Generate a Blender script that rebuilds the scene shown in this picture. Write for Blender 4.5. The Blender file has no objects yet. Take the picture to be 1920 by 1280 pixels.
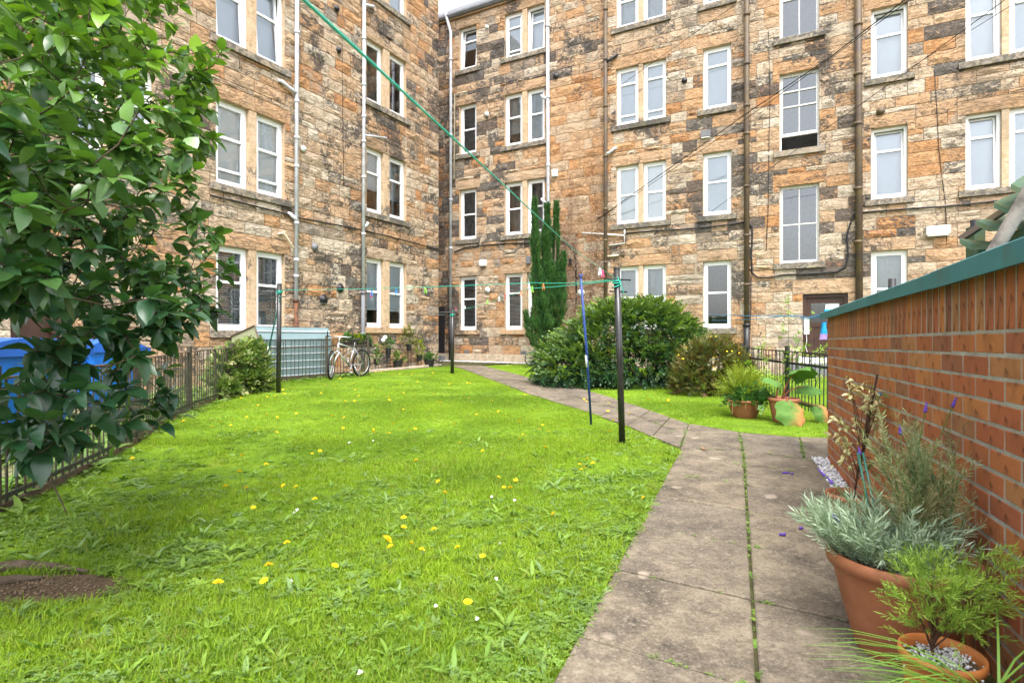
import bpy, bmesh, math, random
import numpy as np
from mathutils import Vector, Matrix

random.seed(11)
RS = np.random.RandomState(11)
sc = bpy.context.scene
COL = sc.collection
PI = math.pi

# ------------------------------------------------------------------ camera, sky, sun, exposure
CAMZ = 1.10
F, HX, HY = 1082.0, 960.0, 632.0            # focal length and horizon of the photograph, in its pixels
cam_d = bpy.data.cameras.new('camera')
cam_d.sensor_width = 36.0
cam_d.lens = 36.0 * F / 1920.0
cam_d.shift_y = (HY - 640.0) / 1920.0
cam_d.clip_start, cam_d.clip_end = 0.05, 400.0
cam = bpy.data.objects.new('camera', cam_d)
cam.location = (0, 0, CAMZ)
cam.rotation_euler = (PI / 2, 0, 0)
COL.objects.link(cam)
sc.camera = cam
cam_d.dof.use_dof = True
cam_d.dof.focus_distance = 11.0
cam_d.dof.aperture_fstop = 7.0

SUN_EL, SUN_AZ = math.radians(60), math.radians(172)     # azimuth clockwise from +Y
w = bpy.data.worlds.new('World')
sc.world = w
w.use_nodes = True
nt = w.node_tree
for n_ in list(nt.nodes):
    nt.nodes.remove(n_)
sky = nt.nodes.new('ShaderNodeTexSky')
sky.sky_type = 'NISHITA'
sky.sun_disc = False
sky.sun_elevation = SUN_EL
sky.sun_rotation = SUN_AZ
sky.air_density, sky.dust_density, sky.ozone_density = 1.0, 4.0, 1.0
hsv = nt.nodes.new('ShaderNodeHueSaturation')
hsv.inputs['Saturation'].default_value = 0.30            # thin white cloud over the whole sky
bg = nt.nodes.new('ShaderNodeBackground')
bg.inputs['Strength'].default_value = 0.15
wo = nt.nodes.new('ShaderNodeOutputWorld')
nt.links.new(sky.outputs[0], hsv.inputs['Color'])
nt.links.new(hsv.outputs[0], bg.inputs['Color'])
nt.links.new(bg.outputs[0], wo.inputs['Surface'])

sun_d = bpy.data.lights.new('sun', 'SUN')
sun_d.energy = 1.05
sun_d.angle = math.radians(40)
sun_d.color = (1.0, 0.975, 0.945)
sun = bpy.data.objects.new('sun', sun_d)
sv = Vector((math.sin(SUN_AZ) * math.cos(SUN_EL), math.cos(SUN_AZ) * math.cos(SUN_EL), math.sin(SUN_EL)))
sun.rotation_euler = (-sv).to_track_quat('-Z', 'Y').to_euler()
sun.location = sv * 50
COL.objects.link(sun)

sc.view_settings.view_transform = 'Standard'
sc.view_settings.look = 'None'
sc.view_settings.gamma = 1.0
sc.view_settings.use_curve_mapping = False
sc.view_settings.exposure = 1.95
sc.render.engine = 'CYCLES'
sc.cycles.use_denoising = True
sc.cycles.denoiser = 'OPENIMAGEDENOISE'
sc.cycles.denoising_input_passes = 'RGB_ALBEDO_NORMAL'
sc.cycles.max_bounces = 6
sc.cycles.diffuse_bounces = 3
sc.cycles.glossy_bounces = 3
sc.cycles.transparent_max_bounces = 8

# ------------------------------------------------------------------ where things stand
def gz(Y):                                   # the garden rises gently towards the houses
    return 0.0108 * (Y - 2.0)

def at(x, y, Y):
    return Vector(((x - HX) / F * Y, Y, CAMZ + (HY - y) / F * Y))

def gnd(x, y):
    k = (y - HY) / F
    Y = (CAMZ + 0.0216) / (k + 0.0108)
    return Vector(((x - HX) / F * Y, Y, gz(Y)))

ANG = math.radians(28.95)
SA, CA = math.sin(ANG), math.cos(ANG)

class Frame:                                 # a wall plane: point = O + s*d + z*up + depth*n
    def __init__(s, d, n, dist):
        s.d, s.n, s.dist = Vector((d[0], d[1], 0)), Vector((n[0], n[1], 0)), dist
        s.O = s.n * dist
    def s_of(s, x):
        r = Vector(((x - HX) / F, 1.0, 0))
        return (r * (s.dist / r.dot(s.n))).dot(s.d)
    def Y_of(s, x):
        r = Vector(((x - HX) / F, 1.0, 0))
        return s.dist / r.dot(s.n)
    def z_of(s, x, y):
        return CAMZ + (HY - y) / F * s.Y_of(x)
    def p(s, a, z, dep=0.0):
        return s.O + s.d * a + s.n * dep + Vector((0, 0, z))

FL = Frame((SA, CA), (CA, -SA), -11.6)       # left wing
FR = Frame((CA, -SA), (-SA, -CA), -17.75)    # back range
BA = math.radians(20.5)
FB = Frame((math.sin(BA), math.cos(BA)), (-math.cos(BA), math.sin(BA)), -0.803)   # brick wall

# ------------------------------------------------------------------ object helpers
ORG = {}
def link(o, parent=None):
    COL.objects.link(o)
    if parent is not None:
        o.parent = parent
    return o

def tag(o, label=None, cat=None, group=None, kind=None):
    if label: o['label'] = label
    if cat: o['category'] = cat
    if group: o['group'] = group
    if kind: o['kind'] = kind
    return o

def thing(name, label, cat, loc, group=None, kind=None):
    o = bpy.data.objects.new(name, None)
    o.empty_display_size = 0.1
    o.location = loc
    link(o)
    ORG[o.name] = Vector(loc)
    return tag(o, label, cat, group, kind)

def org_of(o):
    return ORG.get(o.name, Vector((0, 0, 0))) if o is not None else Vector((0, 0, 0))

def mesh_obj(name, verts, faces, mat, parent=None, smooth=False, tint=None, base=None, mats=None, fmat=None, kind=None):
    """verts in world space; the object's origin is its parent's base (or 'base')."""
    b = Vector(base) if base is not None else org_of(parent)
    v = np.asarray(verts, dtype=np.float64).reshape(-1, 3) - np.array(b)
    me = bpy.data.meshes.new(name)
    me.from_pydata(v.tolist() if len(v) < 20000 else [tuple(q) for q in v], [], faces)
    for m in (mats or ([mat] if mat else [])):
        me.materials.append(m)
    if fmat is not None:
        me.polygons.foreach_set('material_index', np.asarray(fmat, dtype=np.int32))
    if smooth:
        me.polygons.foreach_set('use_smooth', np.ones(len(me.polygons), dtype=bool))
    if tint is not None:
        a = me.color_attributes.new('tint', 'FLOAT_COLOR', 'POINT')
        t = np.asarray(tint, dtype=np.float32)
        if t.ndim == 1:
            t = np.tile(t, (len(v), 1))
        if t.shape[1] == 3:
            t = np.hstack([t, np.ones((len(t), 1), np.float32)])
        a.data.foreach_set('color', t.ravel())
    me.update()
    o = bpy.data.objects.new(name, me)
    if base is not None and parent is None:
        o.location = b
    elif base is not None:
        o.location = b - org_of(parent)
    link(o, parent)
    ORG[o.name] = b
    if kind: o['kind'] = kind
    return o

def tri_mesh(name, V, Fc, mat, parent=None, tint=None, smooth=True, kind=None):
    """fast path for big meshes: V (n,3), Fc (m,3|4) numpy arrays"""
    b = np.array(org_of(parent))
    V = np.asarray(V, np.float32) - b.astype(np.float32)
    Fc = np.asarray(Fc, np.int32)
    me = bpy.data.meshes.new(name)
    k = Fc.shape[1]
    me.vertices.add(len(V)); me.vertices.foreach_set('co', V.ravel())
    me.loops.add(Fc.size); me.loops.foreach_set('vertex_index', Fc.ravel())
    me.polygons.add(len(Fc))
    me.polygons.foreach_set('loop_start', np.arange(0, Fc.size, k, dtype=np.int32))
    me.polygons.foreach_set('loop_total', np.full(len(Fc), k, np.int32))
    me.materials.append(mat)
    me.update(calc_edges=True)
    if smooth:
        me.polygons.foreach_set('use_smooth', np.ones(len(Fc), dtype=bool))
    if tint is not None:
        a = me.color_attributes.new('tint', 'FLOAT_COLOR', 'POINT')
        t = np.asarray(tint, np.float32)
        if t.shape[1] == 3:
            t = np.hstack([t, np.ones((len(t), 1), np.float32)])
        a.data.foreach_set('color', t.ravel())
    o = bpy.data.objects.new(name, me)
    link(o, parent)
    ORG[o.name] = Vector(b)
    if kind: o['kind'] = kind
    return o

class MB:
    def __init__(s):
        s.v, s.f, s.m = [], [], []
    def add(s, vs, fs, mi=0):
        k = len(s.v)
        s.v += [tuple(q) for q in vs]
        s.f += [tuple(i + k for i in f) for f in fs]
        s.m += [mi] * len(fs)
        return s
    def hexa(s, c, mi=0):                    # 8 corners: bottom ring 0-3, top ring 4-7
        return s.add(c, [(3, 2, 1, 0), (4, 5, 6, 7), (0, 1, 5, 4), (1, 2, 6, 5), (2, 3, 7, 6), (3, 0, 4, 7)], mi)
    def box(s, c, size, rot=None, mi=0):
        hx, hy, hz = size[0] / 2, size[1] / 2, size[2] / 2
        c = Vector(c)
        R = rot if rot is not None else Matrix.Identity(3)
        pts = [(-hx, -hy, -hz), (hx, -hy, -hz), (hx, hy, -hz), (-hx, hy, -hz), (-hx, -hy, hz), (hx, -hy, hz), (hx, hy, hz), (-hx, hy, hz)]
        return s.hexa([c + R @ Vector(q) for q in pts], mi)
    def fbox(s, fr, a0, a1, z0, z1, d0, d1, mi=0):   # box in a wall frame
        pts = [(a0, z0, d1), (a1, z0, d1), (a1, z0, d0), (a0, z0, d0), (a0, z1, d1), (a1, z1, d1), (a1, z1, d0), (a0, z1, d0)]
        return s.hexa([fr.p(*q) for q in pts], mi)
    def tube(s, pts, r, n=8, cap=True, mi=0):
        pts = [Vector(q) for q in pts]
        if not isinstance(r, (list, tuple)): r = [r] * len(pts)
        base = len(s.v)
        ref = None
        for i, q in enumerate(pts):
            t = (pts[min(i + 1, len(pts) - 1)] - pts[max(i - 1, 0)])
            t = t.normalized() if t.length > 1e-9 else Vector((0, 0, 1))
            if ref is None:
                ref = t.orthogonal().normalized()
            ref = (ref - t * ref.dot(t))
            ref = ref.normalized() if ref.length > 1e-6 else t.orthogonal().normalized()
            b = t.cross(ref)
            for k in range(n):
                a = 2 * PI * k / n
                s.v.append(tuple(q + (ref * math.cos(a) + b * math.sin(a)) * r[i]))
        for i in range(len(pts) - 1):
            for k in range(n):
                a, b2 = base + i * n + k, base + i * n + (k + 1) % n
                s.f.append((a, b2, b2 + n, a + n)); s.m.append(mi)
        if cap:
            s.f.append(tuple(base + k for k in range(n))[::-1]); s.m.append(mi)
            e = base + (len(pts) - 1) * n
            s.f.append(tuple(e + k for k in range(n))); s.m.append(mi)
        return s
    def lathe(s, prof, c=(0, 0, 0), n=28, mi=0, ax=None, wob=0.0):
        c = Vector(c)
        R = ax if ax is not None else Matrix.Identity(3)
        base = len(s.v)
        for (r, z) in prof:
            for k in range(n):
                a = 2 * PI * k / n
                s.v.append(tuple(c + R @ Vector((r * math.cos(a) * (1 + wob * math.sin(3 * a)), r * math.sin(a), z))))
        for i in range(len(prof) - 1):
            for k in range(n):
                a, b = base + i * n + k, base + i * n + (k + 1) % n
                s.f.append((a, b, b + n, a + n)); s.m.append(mi)
        return s
    def torus(s, c, R, r, ax, n=28, m=8, mi=0):   # ax: 3x3, ring in its XY plane
        base = len(s.v)
        c = Vector(c)
        for i in range(n):
            a = 2 * PI * i / n
            for j in range(m):
                b = 2 * PI * j / m
                q = Vector(((R + r * math.cos(b)) * math.cos(a), (R + r * math.cos(b)) * math.sin(a), r * math.sin(b)))
                s.v.append(tuple(c + ax @ q))
        for i in range(n):
            for j in range(m):
                s.f.append((base + i * m + j, base + ((i + 1) % n) * m + j, base + ((i + 1) % n) * m + (j + 1) % m, base + i * m + (j + 1) % m))
                s.m.append(mi)
        return s
    def sphere(s, c, r, n=12, m=8, mi=0, sq=(1, 1, 1)):
        return s.lathe_sq(c, r, n, m, mi, sq)
    def lathe_sq(s, c, r, n, m, mi, sq):
        base = len(s.v); c = Vector(c)
        for i in range(m + 1):
            t = PI * i / m
            for k in range(n):
                a = 2 * PI * k / n
                s.v.append(tuple(c + Vector((r * sq[0] * math.sin(t) * math.cos(a), r * sq[1] * math.sin(t) * math.sin(a), -r * sq[2] * math.cos(t)))))
        for i in range(m):
            for k in range(n):
                a, b = base + i * n + k, base + i * n + (k + 1) % n
                s.f.append((a, b, b + n, a + n)); s.m.append(mi)
        return s
    def build(s, name, mat, parent=None, smooth=False, base=None, kind=None, tint=None, bevel=0.0, auto=None):
        mats = mat if isinstance(mat, (list, tuple)) else [mat]
        o = mesh_obj(name, s.v, s.f, None, parent, smooth, tint, base, mats, s.m, kind)
        if bevel:
            b = o.modifiers.new('bevel', 'BEVEL'); b.width = bevel; b.segments = 2; b.limit_method = 'ANGLE'
        return o

def dup(root, delta=(0, 0, 0)):
    r = root.copy(); COL.objects.link(r)
    r.location = Vector(root.location) + Vector(delta)
    for ch in root.children:
        c = ch.copy(); COL.objects.link(c); c.parent = r
        for g in ch.children:
            e = g.copy(); COL.objects.link(e); e.parent = c
    return r

# ------------------------------------------------------------------ materials
class NT:
    def __init__(s, name):
        s.mat = bpy.data.materials.new(name)
        s.mat.use_nodes = True
        s.t = s.mat.node_tree
        for n in list(s.t.nodes): s.t.nodes.remove(n)
        s.out = s.n('ShaderNodeOutputMaterial')
    def n(s, ty, ins=None, **props):
        nd = s.t.nodes.new(ty)
        for k, v in props.items(): setattr(nd, k, v)
        for k, v in (ins or {}).items(): s.set(nd.inputs[k], v)
        return nd
    def set(s, sock, v):
        if isinstance(v, bpy.types.NodeSocket): s.t.links.new(v, sock)
        elif isinstance(v, bpy.types.Node): s.t.links.new(v.outputs[0], sock)
        elif isinstance(v, (tuple, list)) and len(v) == 3 and sock.type == 'RGBA': sock.default_value = (*v, 1)
        else: sock.default_value = v
    def coord(s, kind='Object'):
        return s.n('ShaderNodeTexCoord').outputs[kind]
    def pos(s):
        return s.n('ShaderNodeNewGeometry').outputs['Position']
    def noise(s, scale, detail=4, rough=0.55, vec=None, dist=0.0):
        nd = s.n('ShaderNodeTexNoise', {'Scale': scale, 'Detail': detail, 'Roughness': rough, 'Distortion': dist})
        if vec is not None: s.set(nd.inputs['Vector'], vec)
        return nd.outputs['Fac']
    def vor(s, scale, vec=None, feature='F1', out='Distance'):
        nd = s.n('ShaderNodeTexVoronoi', {'Scale': scale}, feature=feature)
        if vec is not None: s.set(nd.inputs['Vector'], vec)
        return nd.outputs[out]
    def ramp(s, fac, stops, interp='LINEAR'):
        nd = s.n('ShaderNodeValToRGB')
        nd.color_ramp.interpolation = interp
        el = nd.color_ramp.elements
        while len(el) < len(stops): el.new(0.5)
        for e, (p, c) in zip(el, stops):
            e.position = p
            e.color = (*c, 1) if isinstance(c, (tuple, list)) else (c, c, c, 1)
        s.set(nd.inputs['Fac'], fac)
        return nd.outputs['Color']
    def mix(s, fac, a, b, mode='MIX'):
        nd = s.n('ShaderNodeMix', data_type='RGBA', blend_type=mode)
        s.set(nd.inputs[0], fac); s.set(nd.inputs[6], a); s.set(nd.inputs[7], b)
        return nd.outputs[2]
    def math(s, op, a, b=0.0, c=None, clamp=False):
        nd = s.n('ShaderNodeMath', operation=op, use_clamp=clamp)
        s.set(nd.inputs[0], a); s.set(nd.inputs[1], b)
        if c is not None: s.set(nd.inputs[2], c)
        return nd.outputs[0]
    def smooth(s, x, lo, hi):
        nd = s.n('ShaderNodeMapRange', {'Value': x, 'From Min': lo, 'From Max': hi}, interpolation_type='SMOOTHSTEP')
        return nd.outputs[0]
    def scale(s, vec, xyz):
        nd = s.n('ShaderNodeVectorMath', operation='MULTIPLY')
        s.set(nd.inputs[0], vec); nd.inputs[1].default_value = xyz
        return nd.outputs[0]
    def addv(s, a, b):
        nd = s.n('ShaderNodeVectorMath', operation='ADD')
        s.set(nd.inputs[0], a); s.set(nd.inputs[1], b)
        return nd.outputs[0]
    def attr(s, name='tint', ty='GEOMETRY'):
        nd = s.n('ShaderNodeAttribute', attribute_name=name, attribute_type=ty)
        sp = s.n('ShaderNodeSeparateColor'); s.set(sp.inputs[0], nd.outputs['Color'])
        return sp.outputs[0], sp.outputs[1], sp.outputs[2]
    def rnd(s):
        return s.n('ShaderNodeObjectInfo').outputs['Random']
    def bump(s, h, strength=0.4, dist=0.01):
        return s.n('ShaderNodeBump', {'Height': h, 'Strength': strength, 'Distance': dist}).outputs[0]
    def pbr(s, col, rough=0.6, spec=0.3, normal=None, metal=0.0, **kw):
        b = s.n('ShaderNodeBsdfPrincipled')
        s.set(b.inputs['Base Color'], col); s.set(b.inputs['Roughness'], rough)
        s.set(b.inputs['Specular IOR Level'], spec); s.set(b.inputs['Metallic'], metal)
        if normal is not None: s.set(b.inputs['Normal'], normal)
        for k, v in kw.items(): s.set(b.inputs[k], v)
        return b
    def done(s, sh):
        s.t.links.new(sh.outputs[0] if isinstance(sh, bpy.types.Node) else sh, s.out.inputs['Surface'])
        return s.mat

def simple(name, c, rough=0.5, spec=0.3, var=0.25, sc_=8.0, bump=0.15, metal=0.0, c2=None, coat=0.0):
    t = NT(name)
    P = t.coord()
    n = t.noise(sc_, 5, 0.6, P)
    d = c2 if c2 is not None else tuple(x * (1 - var) for x in c)
    col = t.mix(t.smooth(n, 0.35, 0.7), c, d)
    fine = t.noise(sc_ * 9, 3, 0.6, P)
    r = t.math('ADD', rough - 0.08, t.math('MULTIPLY', fine, 0.16))
    return t.done(t.pbr(col, r, spec, t.bump(fine, bump, 0.003), metal, **({'Coat Weight': coat} if coat else {})))

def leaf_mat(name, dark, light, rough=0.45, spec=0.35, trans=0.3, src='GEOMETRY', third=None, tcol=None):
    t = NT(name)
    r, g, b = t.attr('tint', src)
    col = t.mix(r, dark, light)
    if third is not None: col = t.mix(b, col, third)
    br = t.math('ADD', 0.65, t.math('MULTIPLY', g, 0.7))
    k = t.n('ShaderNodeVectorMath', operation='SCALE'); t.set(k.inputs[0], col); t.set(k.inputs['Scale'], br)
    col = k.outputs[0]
    p = t.pbr(col, rough, spec)
    if not trans: return t.done(p)
    tr = t.n('ShaderNodeBsdfTranslucent')
    tc = t.mix(1.0, col, tcol or (1.0, 1.15, 0.45), 'MULTIPLY')
    t.set(tr.inputs['Color'], tc)
    m = t.n('ShaderNodeMixShader'); t.set(m.inputs[0], trans)
    t.t.links.new(p.outputs[0], m.inputs[1]); t.t.links.new(tr.outputs[0], m.inputs[2])
    return t.done(m)
# ------------------------------------------------------------------ stone, glass, paint
def stone_mat(name, dressed=False):
    t = NT(name)
    tone, soot, rr = t.attr('tint')
    P = t.pos()
    off = t.n('ShaderNodeCombineXYZ'); t.set(off.inputs[0], t.math('MULTIPLY', rr, 37.0)); t.set(off.inputs[1], t.math('MULTIPLY', rr, 91.0))
    Pq = t.addv(P, off.outputs[0])
    pal = [(0.0, (0.55, 0.475, 0.375)), (0.2, (0.49, 0.385, 0.275)), (0.42, (0.485, 0.325, 0.200)), (0.62, (0.49, 0.280, 0.140)), (0.76, (0.43, 0.205, 0.085)), (0.88, (0.36, 0.285, 0.21)), (1.0, (0.28, 0.245, 0.205))]
    n1 = t.noise(2.6, 5, 0.62, Pq)
    tn = t.math('ADD', tone, t.math('MULTIPLY', t.math('SUBTRACT', n1, 0.5), 0.42), clamp=True)
    col = t.ramp(tn, pal)
    strat = t.noise(5.0, 6, 0.7, t.scale(Pq, (0.5, 0.5, 4.0)), 1.2)       # bedding layers
    col = t.mix(t.math('MULTIPLY', t.smooth(strat, 0.50, 0.66), 0.55), col, (0.27, 0.15, 0.06))
    fine = t.noise(26.0, 5, 0.7, Pq)
    col = t.mix(t.math('MULTIPLY', t.smooth(fine, 0.58, 0.76), 0.5), col, (0.60, 0.48, 0.34))
    vein = t.smooth(t.math('ABSOLUTE', t.math('SUBTRACT', t.noise(3.4, 6, 0.66, t.scale(Pq, (0.7, 0.7, 2.4)), 1.4), 0.5)), 0.020, 0.002)   # ledges of the split face
    col = t.mix(t.math('MULTIPLY', vein, 0.42), col, (0.095, 0.070, 0.050))
    # industrial soot that clings to the rock face of some stones
    sn = t.noise(5.0, 8, 0.76, t.scale(Pq, (1, 1, 1.5)), 1.3)
    thr = t.math('SUBTRACT', 0.80, t.math('MULTIPLY', soot, 0.425))
    sm = t.n('ShaderNodeMapRange', {'Value': sn, 'From Max': t.math('ADD', thr, 0.045), 'From Min': t.math('SUBTRACT', thr, 0.045)}, interpolation_type='SMOOTHSTEP').outputs[0]
    sm = t.math('MULTIPLY', sm, 0.88)
    sootc = t.mix(t.noise(19.0, 4, 0.7, Pq), (0.022, 0.022, 0.026), (0.15, 0.138, 0.125))
    col = t.mix(sm, col, sootc)
    # run-off staining in broad vertical streaks
    stn = t.noise(0.9, 4, 0.6, t.scale(P, (1.0, 1.0, 0.28)))
    col = t.mix(t.math('MULTIPLY', t.smooth(stn, 0.50, 0.74), 0.42), col, (0.13, 0.115, 0.09))
    blk = t.math('ADD', t.noise(0.75, 3, 0.55, P), t.math('MULTIPLY', t.math('SUBTRACT', t.noise(7.0, 6, 0.75, Pq, 1.0), 0.5), 0.55))   # soot that runs on over several stones
    col = t.mix(t.math('MULTIPLY', t.smooth(blk, 0.585, 0.655), 0.84), col, t.mix(t.noise(21.0, 4, 0.7, Pq), (0.020, 0.020, 0.023), (0.12, 0.11, 0.10)))
    if dressed:
        moss = t.noise(9.0, 5, 0.7, t.scale(P, (1, 1, 0.5)))
        col = t.mix(t.math('MULTIPLY', t.smooth(moss, 0.46, 0.66), 0.45), col, (0.16, 0.15, 0.075))
    b1 = t.noise(13.0, 7, 0.68, t.scale(Pq, (1, 1, 1.7)), 0.6)
    h = t.math('ADD', b1, t.math('MULTIPLY', strat, 0.0 if dressed else 0.8))
    h = t.math('SUBTRACT', h, t.math('MULTIPLY', vein, 0.0 if dressed else 0.35))
    nr = t.bump(h, 0.35 if dressed else 0.95, 0.012 if dressed else 0.05)
    return t.done(t.pbr(col, 0.9, 0.15, nr))
M_STONE = stone_mat('rock_faced_sandstone')
M_DRESS = stone_mat('dressed_sandstone', True)

def mortar():
    t = NT('lime_mortar'); P = t.pos()
    n = t.noise(3.0, 6, 0.65, P); f = t.noise(40, 4, 0.7, P)
    c = t.ramp(n, [(0.3, (0.20, 0.155, 0.115)), (0.52, (0.36, 0.285, 0.205)), (0.72, (0.50, 0.42, 0.33))])
    return t.done(t.pbr(c, 0.95, 0.1, t.bump(f, 0.5, 0.006)))
M_MORTAR = mortar()
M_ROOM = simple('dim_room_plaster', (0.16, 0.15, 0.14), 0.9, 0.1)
M_UPVC = simple('white_window_plastic', (0.80, 0.81, 0.82), 0.35, 0.4, 0.05, 3.0, 0.03)
M_PAINTW = simple('old_white_paint', (0.66, 0.66, 0.64), 0.5, 0.3, 0.25, 14.0, 0.25)
M_BLIND = simple('white_blind', (0.64, 0.70, 0.77), 0.8, 0.1, 0.06, 2.0, 0.03)
M_BLINDW = simple('bright_white_blind', (0.85, 0.87, 0.89), 0.8, 0.1, 0.04, 2.0, 0.02)
M_SLAT = simple('grey_blind_slat', (0.62, 0.65, 0.68), 0.5, 0.3, 0.1, 2.0, 0.03)
M_NET = simple('pale_net_curtain', (0.42, 0.48, 0.51), 0.9, 0.1, 0.2, 3.0, 0.1)
M_FROST = simple('dark_obscured_glass', (0.27, 0.30, 0.32), 0.22, 0.5, 0.45, 5.0, 0.25)
M_DARKCURT = simple('dusky_brown_curtain', (0.21, 0.19, 0.185), 0.9, 0.1, 0.3, 4.0, 0.2)
M_PIPEG = simple('grey_painted_iron', (0.50, 0.52, 0.56), 0.5, 0.3, 0.3, 5.0, 0.1, c2=(0.36, 0.36, 0.37))
M_PIPEB = simple('brown_painted_iron', (0.075, 0.055, 0.045), 0.55, 0.3, 0.35, 4.0, 0.12, c2=(0.12, 0.085, 0.04))
M_IRON = simple('black_iron', (0.022, 0.022, 0.024), 0.42, 0.4, 0.3, 9.0, 0.12)
M_RUST = simple('rusted_iron', (0.16, 0.07, 0.035), 0.8, 0.2, 0.4, 12.0, 0.3, c2=(0.05, 0.035, 0.03))
M_PLASTICW = simple('white_plastic', (0.72, 0.73, 0.72), 0.4, 0.3, 0.12, 6.0, 0.05)
M_CREAM = simple('cream_plastic_pipe', (0.66, 0.58, 0.42), 0.45, 0.3, 0.15, 6.0, 0.05)
M_BLACKP = simple('black_plastic', (0.018, 0.018, 0.02), 0.4, 0.4, 0.2, 10.0, 0.05)
M_CABLE = simple('black_cable', (0.015, 0.015, 0.017), 0.5, 0.3, 0.1, 3.0, 0.02)
M_DOOR = simple('dark_brown_door_paint', (0.055, 0.026, 0.018), 0.45, 0.35, 0.35, 3.0, 0.1)
M_SLATE = simple('grey_roof_slate', (0.14, 0.145, 0.155), 0.7, 0.3, 0.3, 2.0, 0.2)
M_GUTTER = simple('grey_gutter_iron', (0.16, 0.165, 0.175), 0.55, 0.3, 0.25, 3.0, 0.1)

def glass():
    t = NT('window_glass')
    fr = t.n('ShaderNodeFresnel', {'IOR': 1.8}).outputs[0]
    P = t.pos()
    nr = t.bump(t.noise(1.6, 2, 0.5, P), 0.04, 0.02)
    gl = t.n('ShaderNodeBsdfGlossy', {'Color': (0.93, 0.97, 1.0), 'Roughness': 0.015, 'Normal': nr})
    tr = t.n('ShaderNodeBsdfTransparent', {'Color': (0.93, 0.96, 0.96)})
    m = t.n('ShaderNodeMixShader'); t.set(m.inputs[0], t.math('MULTIPLY', fr, 1.75, clamp=True))
    t.t.links.new(tr.outputs[0], m.inputs[1]); t.t.links.new(gl.outputs[0], m.inputs[2])
    return t.done(m)
M_GLASS = glass()

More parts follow.
